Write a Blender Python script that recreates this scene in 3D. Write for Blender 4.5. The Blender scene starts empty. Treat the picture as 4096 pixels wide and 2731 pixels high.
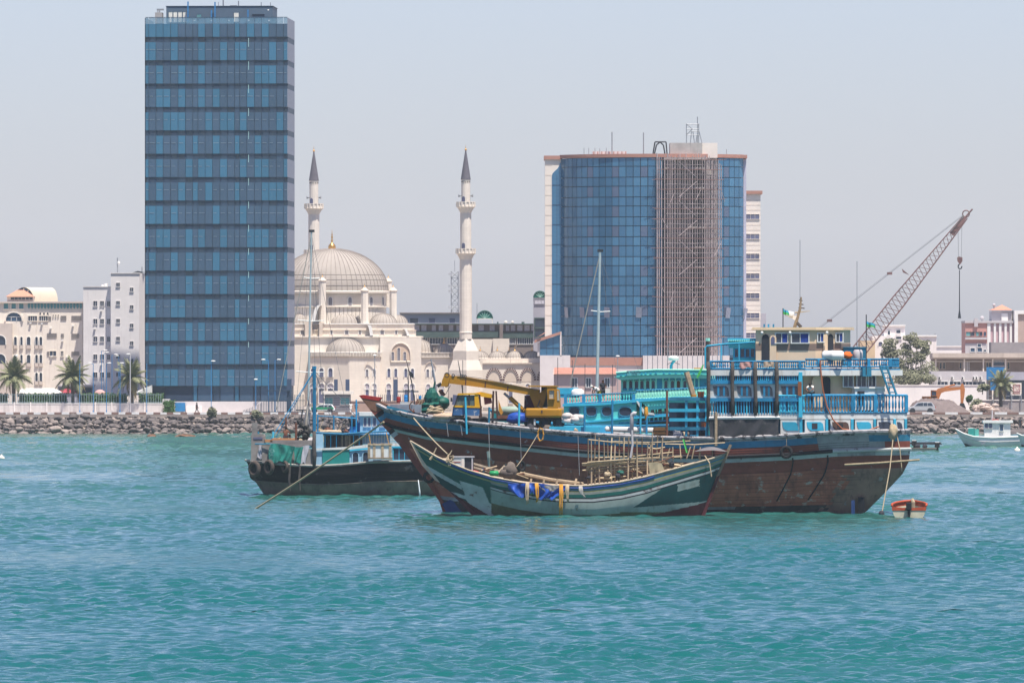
import bpy, math, random
import numpy as np
from mathutils import Vector, Matrix
random.seed(7); np.random.seed(7)
R = math.radians
SC = bpy.context.scene
COL = SC.collection

# ---------------------------------------------------------------- camera
FPX, CAMH, HOR = 36735.0, 13.4, 1400.0          # focal length in photo pixels, eye height (m), horizon row
cam_d = bpy.data.cameras.new('camera'); cam = bpy.data.objects.new('camera', cam_d); COL.objects.link(cam)
cam.location = (0, 0, CAMH); cam.rotation_euler = (R(90), 0, 0)
cam_d.sensor_width = 36.0; cam_d.lens = 36.0 * FPX / 4096.0
cam_d.shift_y = (HOR - 1365.5) / 4096.0
cam_d.clip_start = 1.0; cam_d.clip_end = 30000.0
SC.camera = cam
# ---------------------------------------------------------------- sky and sun
SUN_EL, SUN_AZ = R(70), R(31)                    # azimuth: to the right of "behind the camera"
sdir = Vector((math.cos(SUN_EL) * math.sin(SUN_AZ), -math.cos(SUN_EL) * math.cos(SUN_AZ), math.sin(SUN_EL)))
world = bpy.data.worlds.new('World'); SC.world = world; world.use_nodes = True
wn = world.node_tree.nodes; wl = world.node_tree.links
bg = wn['Background']
sky = wn.new('ShaderNodeTexSky'); sky.sky_type = 'NISHITA'; sky.sun_disc = False
sky.sun_elevation = SUN_EL; sky.sun_rotation = math.atan2(sdir.x, sdir.y)
sky.altitude = 0; sky.air_density = 0.8; sky.dust_density = 0.85; sky.ozone_density = 2.0
hs = wn.new('ShaderNodeMixRGB'); hs.blend_type = 'MULTIPLY'; hs.inputs[0].default_value = 1.0
hs.inputs[2].default_value = (0.93, 0.875, 1.02, 1)
wl.new(sky.outputs[0], hs.inputs[1]); wl.new(hs.outputs[0], bg.inputs[0])
bg.inputs[1].default_value = 0.1
sun_d = bpy.data.lights.new('sun', 'SUN'); sun = bpy.data.objects.new('sun', sun_d); COL.objects.link(sun)
sun_d.energy = 5.0; sun_d.angle = R(0.6); sun_d.color = (1.0, 0.94, 0.84)
sun.rotation_euler = (-sdir).to_track_quat('-Z', 'Y').to_euler(); sun.location = (300, 300, 400)
vs = SC.view_settings
vs.view_transform = 'Standard'; vs.look = 'None'; vs.exposure = 0.62; vs.gamma = 1.0; vs.use_curve_mapping = False
SC.cycles.use_denoising = True; SC.cycles.sample_clamp_direct = 2.5; SC.cycles.sample_clamp_indirect = 2.5
SC.cycles.max_bounces = 6; SC.cycles.diffuse_bounces = 3; SC.cycles.glossy_bounces = 3
SC.cycles.transparent_max_bounces = 12; SC.cycles.volume_bounces = 1

# ---------------------------------------------------------------- helpers
def lin(h):
    c = [int(h[i:i+2], 16) / 255.0 for i in (0, 2, 4)]
    return tuple(x / 12.92 if x <= .04045 else ((x + .055) / 1.055) ** 2.4 for x in c)
MATS = {}
def M(name, col=None, rough=.75, var=.16, sc=.7, metal=0.0, fl=None, fs=2.2, fa=.56, st=None, sa=.55, bump=.0, spec=.18, alpha=None, rnd=0, brick=0):
    """procedural paint: base colour with grain, optional flaked patches (fl), run-down stains (st), relief"""
    if name in MATS: return MATS[name]
    if isinstance(col, str): col = lin(col)
    m = bpy.data.materials.new(name); m.use_nodes = True; MATS[name] = m
    n = m.node_tree.nodes; l = m.node_tree.links; b = n['Principled BSDF']
    b.inputs['Roughness'].default_value = rough; b.inputs['Metallic'].default_value = metal
    b.inputs['Specular IOR Level'].default_value = spec
    g = n.new('ShaderNodeNewGeometry')
    no = n.new('ShaderNodeTexNoise'); no.inputs['Scale'].default_value = sc; no.inputs['Detail'].default_value = 7; no.inputs['Roughness'].default_value = .65
    l.new(g.outputs['Position'], no.inputs['Vector'])
    rp = n.new('ShaderNodeValToRGB'); rp.color_ramp.elements[0].position = .3; rp.color_ramp.elements[1].position = .7
    rp.color_ramp.elements[0].color = tuple(c * (1 - var) for c in col) + (1,)
    rp.color_ramp.elements[1].color = tuple(min(1, c * (1 + var)) for c in col) + (1,)
    l.new(no.outputs[0], rp.inputs[0]); out = rp.outputs[0]
    def layer(colr, scale, thr, stretch, width=.05):
        nonlocal out
        mp = n.new('ShaderNodeMapping'); mp.inputs['Scale'].default_value = stretch
        l.new(g.outputs['Position'], mp.inputs[0])
        n2 = n.new('ShaderNodeTexNoise'); n2.inputs['Scale'].default_value = scale; n2.inputs['Detail'].default_value = 9; n2.inputs['Roughness'].default_value = .68
        l.new(mp.outputs[0], n2.inputs['Vector'])
        r2 = n.new('ShaderNodeValToRGB'); r2.color_ramp.elements[0].position = thr; r2.color_ramp.elements[1].position = min(1, thr + width)
        l.new(n2.outputs[0], r2.inputs[0])
        mx = n.new('ShaderNodeMixRGB'); l.new(r2.outputs[0], mx.inputs[0]); l.new(out, mx.inputs[1])
        mx.inputs[2].default_value = tuple(colr) + (1,); out = mx.outputs[0]
    if st: layer(lin(st) if isinstance(st, str) else st, 1.0, sa, (1.6, 1.6, .16), .22)
    if fl: layer(lin(fl) if isinstance(fl, str) else fl, fs, fa, (1, 1, 1.2))
    if brick:
        sx = n.new('ShaderNodeSeparateXYZ'); cx = n.new('ShaderNodeCombineXYZ'); l.new(g.outputs['Position'], sx.inputs[0]); l.new(sx.outputs[0], cx.inputs[0]); l.new(sx.outputs[2], cx.inputs[1])
        bt = n.new('ShaderNodeTexBrick'); l.new(cx.outputs[0], bt.inputs['Vector']); bt.inputs['Scale'].default_value = 1.0; bt.inputs['Brick Width'].default_value = 1.1; bt.inputs['Row Height'].default_value = .5; bt.inputs['Mortar Size'].default_value = .02
        bt.inputs['Color1'].default_value = (1, 1, 1, 1); bt.inputs['Color2'].default_value = (1 - brick, 1 - brick, 1 - brick, 1); bt.inputs['Mortar'].default_value = (1 - 2 * brick,) * 3 + (1,)
        mb_ = n.new('ShaderNodeMixRGB'); mb_.blend_type = 'MULTIPLY'; mb_.inputs[0].default_value = 1; l.new(out, mb_.inputs[1]); l.new(bt.outputs[0], mb_.inputs[2]); out = mb_.outputs[0]
    if rnd:
        oi = n.new('ShaderNodeObjectInfo'); mr = n.new('ShaderNodeMapRange'); mr.inputs[3].default_value = 1 - rnd; mr.inputs[4].default_value = 1 + rnd; l.new(oi.outputs['Random'], mr.inputs[0])
        vm = n.new('ShaderNodeVectorMath'); vm.operation = 'SCALE'; l.new(out, vm.inputs[0]); l.new(mr.outputs[0], vm.inputs['Scale']); out = vm.outputs[0]
    l.new(out, b.inputs['Base Color'])
    if bump:
        bp = n.new('ShaderNodeBump'); bp.inputs['Strength'].default_value = bump; bp.inputs['Distance'].default_value = .05
        n3 = n.new('ShaderNodeTexNoise'); n3.inputs['Scale'].default_value = 6; n3.inputs['Detail'].default_value = 5
        l.new(g.outputs['Position'], n3.inputs['Vector']); l.new(n3.outputs[0], bp.inputs['Height']); l.new(bp.outputs[0], b.inputs['Normal'])
    if alpha is not None: b.inputs['Alpha'].default_value = alpha
    return m
def rot2(a): return math.cos(a), math.sin(a)
class Fr:
    """a local frame standing at photo column px, distance Y; +x to the right, +y (b) away from the camera, turned by yaw degrees"""
    def __init__(s, px, Y, yaw=0.0, z=0.0):
        s.O = Vector(((px - 2048) * Y / FPX, Y, z)); s.a = R(yaw)
        c, q = rot2(s.a); s.ex = Vector((c, q, 0)); s.ey = Vector((-q, c, 0))
    def at(s, px, py, b=0.0):
        d = Vector(((px - 2048) / FPX, 1, (HOR - py) / FPX)); C0 = Vector((0, 0, CAMH)) - s.O
        t = (b - C0.dot(s.ey)) / d.dot(s.ey); p = C0 + d * t
        return Vector((p.dot(s.ex), b, p.z))
    def x(s, px, b=0.0): return s.at(px, 1400, b).x
    def z(s, py, b=0.0, px=None):
        return s.at(2048 + s.O.x * FPX / s.O.y if px is None else px, py, b).z
    def m(s, b=0.0): return (s.O.y + b) / FPX
    def world(s, p): return s.O + s.ex * p.x + s.ey * p.y + Vector((0, 0, p.z))
def tag(o, label=None, cat=None, group=None, kind=None):
    if label: o['label'] = label
    if cat: o['category'] = cat
    if group: o['group'] = group
    if kind: o['kind'] = kind
    return o
def empty(name, fr, label=None, cat=None, group=None, kind=None):
    o = bpy.data.objects.new(name, None); COL.objects.link(o); o.location = fr.O; o.rotation_euler = (0, 0, fr.a)
    return tag(o, label, cat, group, kind)
def link(name, me, parent=None, loc=None, rot=None, scale=None):
    o = bpy.data.objects.new(name, me); COL.objects.link(o)
    if parent is not None: o.parent = parent
    if loc is not None: o.location = loc
    if rot is not None: o.rotation_euler = rot
    if scale is not None: o.scale = scale
    return o
class MB:
    def __init__(s): s.v = []; s.f = []; s.mi = []
    def add(s, vs, fs, m=0):
        k = len(s.v); s.v += [tuple(p) for p in vs]
        for f in fs: s.f.append(tuple(i + k for i in f)); s.mi.append(m)
        return s
    def box(s, x0, x1, y0, y1, z0, z1, m=0):
        x0, x1 = min(x0, x1), max(x0, x1); y0, y1 = min(y0, y1), max(y0, y1); z0, z1 = min(z0, z1), max(z0, z1)
        return s.add([(x0,y0,z0),(x1,y0,z0),(x1,y1,z0),(x0,y1,z0),(x0,y0,z1),(x1,y0,z1),(x1,y1,z1),(x0,y1,z1)],
              [(0,3,2,1),(4,5,6,7),(0,1,5,4),(1,2,6,5),(2,3,7,6),(3,0,4,7)], m)
    def pr(s, fr, px0, px1, py0, py1, b0, b1, m=0):
        a = fr.at(px0, py0, b0); c = fr.at(px1, py1, b0)
        return s.box(a.x, c.x, b0, b1, a.z, c.z, m)
    def poly(s, pts, y0, y1, m=0):
        """prism: outline pts (x,z) from y0 to y1"""
        n = len(pts); area = sum(pts[i][0]*pts[(i+1)%n][1] - pts[(i+1)%n][0]*pts[i][1] for i in range(n))
        if area < 0: pts = pts[::-1]
        v = [(p[0], y0, p[1]) for p in pts] + [(p[0], y1, p[1]) for p in pts]
        f = [tuple(range(n)), tuple(range(2*n-1, n-1, -1))] + [(i, i+n, (i+1)%n+n, (i+1)%n) for i in range(n)]
        return s.add(v, f, m)
    def plan(s, pts, z0, z1, m=0):
        """prism: plan outline pts (x,y) from z0 to z1"""
        n = len(pts); area = sum(pts[i][0]*pts[(i+1)%n][1] - pts[(i+1)%n][0]*pts[i][1] for i in range(n))
        if area < 0: pts = pts[::-1]
        v = [(p[0], p[1], z0) for p in pts] + [(p[0], p[1], z1) for p in pts]
        f = [tuple(range(n-1, -1, -1)), tuple(range(n, 2*n))] + [(i, (i+1)%n, (i+1)%n+n, i+n) for i in range(n)]
        return s.add(v, f, m)
    def tube(s, p, q, r0, r1=None, n=6, m=0, cap=True):
        p = Vector(p); q = Vector(q); r1 = r0 if r1 is None else r1
        d = (q - p); 
        if d.length < 1e-6: return s
        d.normalize(); u = d.orthogonal().normalized(); w = d.cross(u)
        ring = lambda c, r: [c + (u * math.cos(2*math.pi*i/n) + w * math.sin(2*math.pi*i/n)) * r for i in range(n)]
        f = [(i, (i+1)%n, (i+1)%n+n, i+n) for i in range(n)]
        if cap: f += [tuple(range(n-1, -1, -1)), tuple(range(n, 2*n))]
        return s.add(ring(p, r0) + ring(q, r1), f, m)
    def path(s, pts, r, n=5, m=0, closed=False):
        pts = [Vector(p) for p in pts]; N = len(pts); rr = r if isinstance(r, (list, tuple)) else [r] * N
        v = []; u = None
        for i, p in enumerate(pts):
            d = (pts[(i+1) % N] - pts[i-1]) if closed or 0 < i < N-1 else (pts[1]-pts[0] if i == 0 else pts[-1]-pts[-2])
            d.normalize()
            if u is None: u = d.orthogonal().normalized()
            u = (u - d * u.dot(d)); u = u.normalized() if u.length > 1e-5 else d.orthogonal().normalized()
            w = d.cross(u)
            v += [p + (u * math.cos(2*math.pi*k/n) + w * math.sin(2*math.pi*k/n)) * rr[i] for k in range(n)]
        f = []
        for i in range(N if closed else N-1):
            j = (i+1) % N
            f += [(i*n+k, i*n+(k+1)%n, j*n+(k+1)%n, j*n+k) for k in range(n)]
        if not closed: f += [tuple(range(n-1, -1, -1)), tuple(range((N-1)*n, N*n))]
        return s.add(v, f, m)
    def lathe(s, cx, cy, prof, n=24, a0=0, a1=360, m=0):
        full = abs(a1 - a0) >= 360; k = n if full else n + 1
        v = []
        for r, z in prof:
            for i in range(k):
                a = R(a0 + (a1 - a0) * i / n); v.append((cx + r * math.cos(a), cy + r * math.sin(a), z))
        f = []
        for j in range(len(prof) - 1):
            for i in range(n):
                i2 = (i + 1) % k
                f.append((j*k+i, j*k+i2, (j+1)*k+i2, (j+1)*k+i))
        return s.add(v, f, m)
    def ell(s, c, rx, ry, rz, nu=10, nv=7, m=0, jit=0):
        v = []; f = []
        for j in range(nv + 1):
            t = math.pi * j / nv
            for i in range(nu):
                a = 2 * math.pi * i / nu; k = 1 + random.uniform(-jit, jit)
                v.append((c[0] + rx*k*math.sin(t)*math.cos(a), c[1] + ry*k*math.sin(t)*math.sin(a), c[2] + rz*k*math.cos(t)))
        for j in range(nv):
            for i in range(nu): f.append((j*nu+i, (j+1)*nu+i, (j+1)*nu+(i+1)%nu, j*nu+(i+1)%nu))
        return s.add(v, f, m)
    def grid(s, rows, m=0, mf=None):
        n = len(rows[0]); k = len(s.v); s.v += [tuple(p) for r in rows for p in r]
        for j in range(len(rows) - 1):
            for i in range(n - 1):
                s.f.append((k+j*n+i, k+j*n+i+1, k+(j+1)*n+i+1, k+(j+1)*n+i)); s.mi.append(mf(j, i) if mf else m)
        return s
    def mesh(s, name, mats, smooth=False):
        me = bpy.data.meshes.new(name); me.from_pydata(s.v, [], s.f)
        for m in (mats if isinstance(mats, (list, tuple)) else [mats]): me.materials.append(m)
        if any(s.mi): me.polygons.foreach_set('material_index', s.mi)
        if smooth:
            me.polygons.foreach_set('use_smooth', [True] * len(s.f))
            if smooth is not True: me.set_sharp_from_angle(angle=R(smooth))
        me.update(); return me
    def build(s, name, mats, parent=None, smooth=False, **kw):
        return link(name, s.mesh(name, mats, smooth), parent, **kw)
    def thing(s, name, mats, fr, label, cat, group=None, smooth=False, kind=None):
        o = link(name, s.mesh(name, mats, smooth)); o.location = fr.O; o.rotation_euler = (0, 0, fr.a)
        return tag(o, label, cat, group, kind)
UNIT = {}
def unit(kind, mat):
    """shared unit meshes: box (base at origin, 1x1x1), rod (radius 1, height 1), baluster (radius 1, height 1)"""
    k = (kind, mat.name)
    if k not in UNIT:
        b = MB()
        if kind == 'box': b.box(-.5, .5, -.5, .5, 0, 1)
        elif kind == 'rod': b.tube((0, 0, 0), (0, 0, 1), 1, n=6)
        elif kind == 'baluster': b.lathe(0, 0, [(.9,0),(.9,.08),(.55,.14),(.5,.2),(1,.34),(1,.55),(.5,.74),(.55,.84),(.9,.9),(.9,1)], 6)
        elif kind == 'rock':
            b.ell((0, 0, 0), 1, 1, 1, 7, 5, jit=.22)
        UNIT[k] = b.mesh(kind + '_piece', mat)
    return UNIT[k]
def rod(name, mat, p, q, r, parent=None, kind='rod'):
    p = Vector(p); q = Vector(q); d = q - p
    o = link(name, unit(kind, mat), parent); o.location = p; o.scale = (r, r, d.length)
    o.rotation_euler = d.to_track_quat('Z', 'Y').to_euler(); return o
def bar(name, mat, parent, x0, x1, y0, y1, z0, z1):
    o = link(name, unit('box', mat), parent); o.location = ((x0+x1)/2, (y0+y1)/2, min(z0, z1)); o.scale = (abs(x1-x0), abs(y1-y0), abs(z1-z0)); return o
def arch_pts(x0, x1, z0, z1, n=8, point=.0):
    """arched outline: jambs to the springing, then a round (or slightly pointed) head"""
    r = (x1 - x0) / 2; cx = (x0 + x1) / 2; hh = min(r * (1 + point), (z1 - z0) * .8); zs = z1 - hh
    return [(x0, z0), (x1, z0)] + [(cx + r * math.cos(math.pi * i / n), zs + hh * math.sin(math.pi * i / n)) for i in range(n + 1)]
def window(fr, parent, px0, px1, py0, py1, b, frame, pane, arch=False, fw=.1, d=.12, name='window', mull=0, point=0):
    a = fr.at(px0, py0, b); c = fr.at(px1, py1, b); x0, x1, z0, z1 = a.x, c.x, c.z, a.z
    mb = MB()
    if arch:
        o = arch_pts(x0 - fw, x1 + fw, z0, z1 + fw, 8, point); i = arch_pts(x0, x1, z0, z1, 8, point); n = len(o)
        v = [(p[0], b - d, p[1]) for p in o] + [(p[0], b - d, p[1]) for p in i] + [(p[0], b + .02, p[1]) for p in o] + [(p[0], b + .02, p[1]) for p in i]
        f = []
        for k in range(1, n):
            q = (k + 1) % n
            f += [(k, q, q+n, k+n), (k+2*n, q+2*n, q, k), (k+n, q+n, q+3*n, k+3*n)]
        mb.add(v, f)
        w = MB().poly(i, b - .02, b + .02)
    else:
        mb.box(x0 - fw, x0, b - d, b + .02, z0, z1); mb.box(x1, x1 + fw, b - d, b + .02, z0, z1)
        mb.box(x0 - fw, x1 + fw, b - d, b + .02, z1, z1 + fw); mb.box(x0 - fw, x1 + fw, b - d - .06, b + .02, z0 - fw, z0)
        for k in range(mull):
            xm = x0 + (x1 - x0) * (k + 1) / (mull + 1); mb.box(xm - fw*.3, xm + fw*.3, b - .06, b, z0, z1)
        w = MB().box(x0, x1, b - .02, b + .02, z0, z1)
    o = mb.build(name, frame, parent); w.build('pane', pane, o); return o
def text_mesh(s, size, mat, name, parent, loc, rot=(R(90), 0, 0), sx=1.0, align='CENTER'):
    cu = bpy.data.curves.new(name, 'FONT'); cu.body = s; cu.size = size; cu.align_x = align; cu.align_y = 'CENTER'; cu.extrude = .004
    t = bpy.data.objects.new(name + '_tmp', cu); COL.objects.link(t)
    dg = bpy.context.evaluated_depsgraph_get(); me = bpy.data.meshes.new_from_object(t.evaluated_get(dg)); bpy.data.objects.remove(t)
    me.materials.clear(); me.materials.append(mat)
    return link(name, me, parent, loc, rot, (sx, 1, 1))
def interp(x, xs, ys): return float(np.interp(x, xs, ys))
# ================================================================ the setting
def sea_material():
    m = bpy.data.materials.new('sea_water'); m.use_nodes = True; n = m.node_tree.nodes; l = m.node_tree.links; b = n['Principled BSDF']
    g = n.new('ShaderNodeNewGeometry')
    sp = n.new('ShaderNodeSeparateXYZ'); l.new(g.outputs['Position'], sp.inputs[0])
    mr = n.new('ShaderNodeMapRange'); mr.inputs[1].default_value = 560; mr.inputs[2].default_value = 1250; l.new(sp.outputs['Y'], mr.inputs[0])
    ns = n.new('ShaderNodeTexNoise'); ns.inputs['Scale'].default_value = .02; ns.inputs['Detail'].default_value = 3; l.new(g.outputs['Position'], ns.inputs['Vector'])
    ad = n.new('ShaderNodeMath'); ad.operation = 'MULTIPLY_ADD'; l.new(ns.outputs[0], ad.inputs[0]); ad.inputs[1].default_value = .5; 
    sb = n.new('ShaderNodeMath'); sb.operation = 'SUBTRACT'; l.new(mr.outputs[0], sb.inputs[0]); sb.inputs[1].default_value = .25; l.new(sb.outputs[0], ad.inputs[2])
    rp = n.new('ShaderNodeValToRGB'); e = rp.color_ramp.elements
    e[0].position = .0; e[0].color = (.004, .090, .088, 1); e[1].position = 1.0; e[1].color = (.052, .150, .112, 1)   # deep water, then the shallows by the shore
    l.new(ad.outputs[0], rp.inputs[0]); l.new(rp.outputs[0], b.inputs['Base Color'])
    b.inputs['IOR'].default_value = 1.33; b.inputs['Roughness'].default_value = .07; b.inputs['Specular IOR Level'].default_value = .37
    # wind ripples too fine for the mesh; calmer and rougher patches
    pn = n.new('ShaderNodeTexNoise'); pn.inputs['Scale'].default_value = 1; pn.inputs['Detail'].default_value = 3
    pm = n.new('ShaderNodeMapping'); pm.inputs['Scale'].default_value = (.02, .012, .02); l.new(g.outputs['Position'], pm.inputs[0]); l.new(pm.outputs[0], pn.inputs['Vector'])
    pr = n.new('ShaderNodeMapRange'); pr.inputs[1].default_value = .40; pr.inputs[2].default_value = .60; pr.inputs[3].default_value = .22; pr.inputs[4].default_value = 1.0; l.new(pn.outputs[0], pr.inputs[0])
    last = None
    for sc, dist in ((1.7, .085), (4.5, .042), (11.0, .014)):
        t = n.new('ShaderNodeTexNoise'); t.inputs['Scale'].default_value = sc; t.inputs['Detail'].default_value = 4; t.inputs['Roughness'].default_value = .6
        mp = n.new('ShaderNodeMapping'); mp.inputs['Scale'].default_value = (.75, 1.2, 1); l.new(g.outputs['Position'], mp.inputs[0]); l.new(mp.outputs[0], t.inputs['Vector'])
        bp = n.new('ShaderNodeBump'); bp.inputs['Distance'].default_value = dist; l.new(pr.outputs[0], bp.inputs['Strength']); l.new(t.outputs[0], bp.inputs['Height'])
        if last: l.new(last.outputs[0], bp.inputs['Normal'])
        last = bp
    l.new(last.outputs[0], b.inputs['Normal'])
    return m
rng = np.random.RandomState(3)
WAVES = []
for i in range(64):
    lam = .55 * (3.4 / .55) ** rng.rand(); th = rng.normal(0, .8) + .3
    WAVES.append((2 * math.pi / lam * math.sin(th), 2 * math.pi / lam * math.cos(th), rng.rand() * 6.28, (.0060 * lam ** .9)))
def wave_z(X, Y, minlam):
    Z = np.zeros_like(X); tot = sum((a * math.hypot(kx, ky)) ** 2 for kx, ky, ph, a in WAVES); kept = sum((a * math.hypot(kx, ky)) ** 2 for kx, ky, ph, a in WAVES if 2 * math.pi / math.hypot(kx, ky) >= minlam); gain = min(2.6, math.sqrt(tot / kept)) if kept else 1
    for kx, ky, ph, a in WAVES:
        if 2 * math.pi / math.hypot(kx, ky) < minlam: continue
        s = np.sin(kx * X + ky * Y + ph); Z += a * (s + .35 * (np.abs(s) * s - .0))
    g = .75 + .45 * np.sin(X * .05 + 1.3 * np.sin(Y * .021)) * np.sin(Y * .033 + .8)
    return Z * g * gain
sv, sf = [], []
def strip(y0, y1, dy, xw, dx, fade=True):
    ys = np.arange(y0, y1 + dy * .5, dy); xs = np.arange(-xw, xw + dx * .5, dx); X, Y = np.meshgrid(xs, ys)
    Z = wave_z(X, Y, dx * 2.2); base = len(sv); n = len(xs)
    sv.extend(zip(X.ravel().tolist(), Y.ravel().tolist(), Z.ravel().tolist()))
    idx = np.arange(len(ys) * n).reshape(len(ys), n) + base
    sf.extend(zip(idx[:-1, :-1].ravel().tolist(), idx[:-1, 1:].ravel().tolist(), idx[1:, 1:].ravel().tolist(), idx[1:, :-1].ravel().tolist()))
strip(340, 472, .24, 30, .27); strip(470, 643, .36, 42, .38); strip(640, 864, .5, 56, .5); strip(860, 1476, .95, 92, .9)
b0 = len(sv); sv += [(-5000, -2500, -.42), (5000, -2500, -.42), (5000, 1490, -.42), (-5000, 1490, -.42)]; sf.append((b0, b0+1, b0+2, b0+3))
me = bpy.data.meshes.new('sea'); me.from_pydata(sv, [], sf); me.materials.append(sea_material()); me.polygons.foreach_set('use_smooth', [True] * len(sf)); me.update()
tag(link('sea', me), 'choppy teal harbour water with pale blue sky reflections', kind='structure')

QY, QZ = 1470.0, 3.2                               # water's edge and quay level
G0 = Fr(2048, 0.001)                               # world frame
m_earth = M('packed_earth', (.33, .28, .24), .9, .2, .25)
MB().box(-5000, 5000, QY + 8.6, 6000, -2, QZ - .02).thing('ground', m_earth, Fr(2048, 1e-6), 'pale dusty land behind the harbour edge', None, kind='structure')
m_pave = M('pale_paving', (.50, .44, .40), .85, .12, .6, st=(.33, .29, .26), sa=.6)
MB().box(-300, 300, QY + 9.2, QY + 17, QZ - .15, QZ + .02).thing('pavement', m_pave, Fr(2048, 1e-6), 'pale paved promenade along the top of the rocks', None, kind='structure')
m_asph = M('asphalt', (.09, .088, .09), .9, .15, .5)
MB().box(-300, 300, QY + 17, QY + 30, QZ - .1, QZ + .01).thing('road', m_asph, Fr(2048, 1e-6), 'dark road behind the promenade', None, kind='structure')

# rock armour along the water's edge
m_rock = M('basalt_rock', (.185, .16, .147), .92, .35, 1.3, bump=.6)
nt = m_rock.node_tree; oi = nt.nodes.new('ShaderNodeObjectInfo'); mul = nt.nodes.new('ShaderNodeMixRGB'); mul.blend_type = 'MULTIPLY'; mul.inputs[0].default_value = 1
rr = nt.nodes.new('ShaderNodeValToRGB'); rr.color_ramp.elements[0].color = (.55, .55, .6, 1); rr.color_ramp.elements[1].color = (1.55, 1.47, 1.42, 1)
nt.links.new(oi.outputs['Random'], rr.inputs[0]); bs = nt.nodes['Principled BSDF']; src = bs.inputs['Base Color'].links[0].from_socket
nt.links.new(src, mul.inputs[1]); nt.links.new(rr.outputs[0], mul.inputs[2]); nt.links.new(mul.outputs[0], bs.inputs['Base Color'])
rocks = []
for k in range(7):
    b = MB(); pts = []
    b.ell((0, 0, 0), 1, .9, .8, 10, 7, jit=.08)
    dirs = [Vector((random.gauss(0, 1), random.gauss(0, 1), random.gauss(0, 1))).normalized() for _ in range(13)]
    cut = [random.uniform(.5, .8) for _ in dirs]
    v2 = []
    for p in b.v:
        p = Vector(p)
        for d, c in zip(dirs, cut):
            e = p.dot(d) - c
            if e > 0: p = p - d * e
        v2.append(tuple(p))
    b.v = v2; rocks.append(b.mesh('rock_piece', m_rock))
rev = MB().add([(-300, QY - 3, -2.2), (300, QY - 3, -2.2), (300, QY + 8.3, QZ - .9), (-300, QY + 8.3, QZ - .9), (300, QY + 9, QZ - .2), (-300, QY + 9, QZ - .2)], [(0, 1, 2, 3), (3, 2, 4, 5)]).build('rock_revetment', m_rock)
tag(rev, 'sloping bank of grey brown boulders along the water', kind='structure')
def rock_at(x, t, sz):
    """t 0 at the water, 1 at the kerb"""
    return (x, QY - 1.2 + t * 9.0, -.4 + t * (QZ + .1) + random.uniform(-.12, .12)), (sz * random.uniform(.75, 1.35), sz * random.uniform(.8, 1.1), sz * random.uniform(.55, .85)), (random.uniform(-.4, .4), random.uniform(-.3, .3), random.uniform(0, 6.28))
S = QY / FPX
def rocks_in(px0, px1, rows, step, fn):
    for j in range(rows):
        x = (px0 - 2048) * S + random.uniform(0, step)
        while x < (px1 - 2048) * S:
            t = (j + random.uniform(.2, .8)) / rows; sz = random.choice((.36, .44, .52, .6, .75, 1.0)) * (1.08 - .25 * t)
            fn(*rock_at(x, t, sz)); x += sz * random.uniform(1.15, 1.7)
cnt = 0; spare = []
def one(l, s_, r_):
    global cnt
    if cnt < 300: link('rock', rocks[cnt % 7], rev, l, r_, s_); cnt += 1
    else: spare.append((l, s_, r_))
rocks_in(3630, 4110, 5, .5, one); rocks_in(-10, 1215, 5, .5, one)
rocks_in(1215, 1760, 6, .5, lambda *a: spare.append(a)); rocks_in(2100, 3630, 3, .5, lambda *a: spare.append(a)); rocks_in(-500, -10, 6, .5, lambda *a: spare.append(a)); rocks_in(4110, 4600, 6, .5, lambda *a: spare.append(a))
for _ in (0, 1, 2): rocks_in(-400, 4500, 4, .3, lambda l, s_, r_: spare.append(((l[0], l[1] + .2, l[2] - .38), tuple(q * .8 for q in s_), r_)))
b = MB()
for i, (l, s_, r_) in enumerate(spare):
    mtx = Matrix.LocRotScale(Vector(l), Matrix.Rotation(r_[2], 3, 'Z').to_quaternion(), Vector(s_)); src_ = rocks[i % 7]
    b.add([mtx @ v.co for v in src_.vertices], [tuple(p.vertices) for p in src_.polygons])
tag(b.build('smaller_rocks', m_rock, rev), kind='stuff')

# kerb of white and brown painted stones
m_white = M('white_paint', (.74, .72, .69), .6, .08, 1.0, st=(.45, .40, .36), sa=.62)
m_kbrown = M('brown_kerb_paint', (.24, .15, .125), .8, .15)
kerb = empty('kerb', Fr(2048, QY + 8.8, 0, QZ - .14), 'low kerb of alternating white and brown stones on the rocks', kind='structure')
x = (-80 - 2048) * S
i = 0
while x < (4180 - 2048) * S:
    px = x / S + 2048
    if px < 1720 or px > 3580:
        w = (1.13 if px < 2000 else 1.95) + random.uniform(-.12, .12)
        bar('kerb_stone', m_white if i % 2 else m_kbrown, kerb, x, x + w - .03, -.22, .22 + random.uniform(-.02, .02), 0, .34 + random.uniform(-.02, .02)); i += 1
    else: w = 1.13
    x += w

# the air
m_haze = bpy.data.materials.new('haze_air'); m_haze.use_nodes = True; hn = m_haze.node_tree.nodes
hn.remove(hn['Principled BSDF']); pv = hn.new('ShaderNodeVolumePrincipled'); pv.inputs['Color'].default_value = (.86, .92, 1.0, 1)
pv.inputs['Density'].default_value = HAZE_D = .000042; pv.inputs['Anisotropy'].default_value = .0
m_haze.node_tree.links.new(pv.outputs[0], hn['Material Output'].inputs['Volume'])
tag(MB().box(-6000, 6000, -3000, 6500, -4.5, 95).build('haze', m_haze), 'thin pale sea haze over the harbour', kind='stuff')
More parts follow.
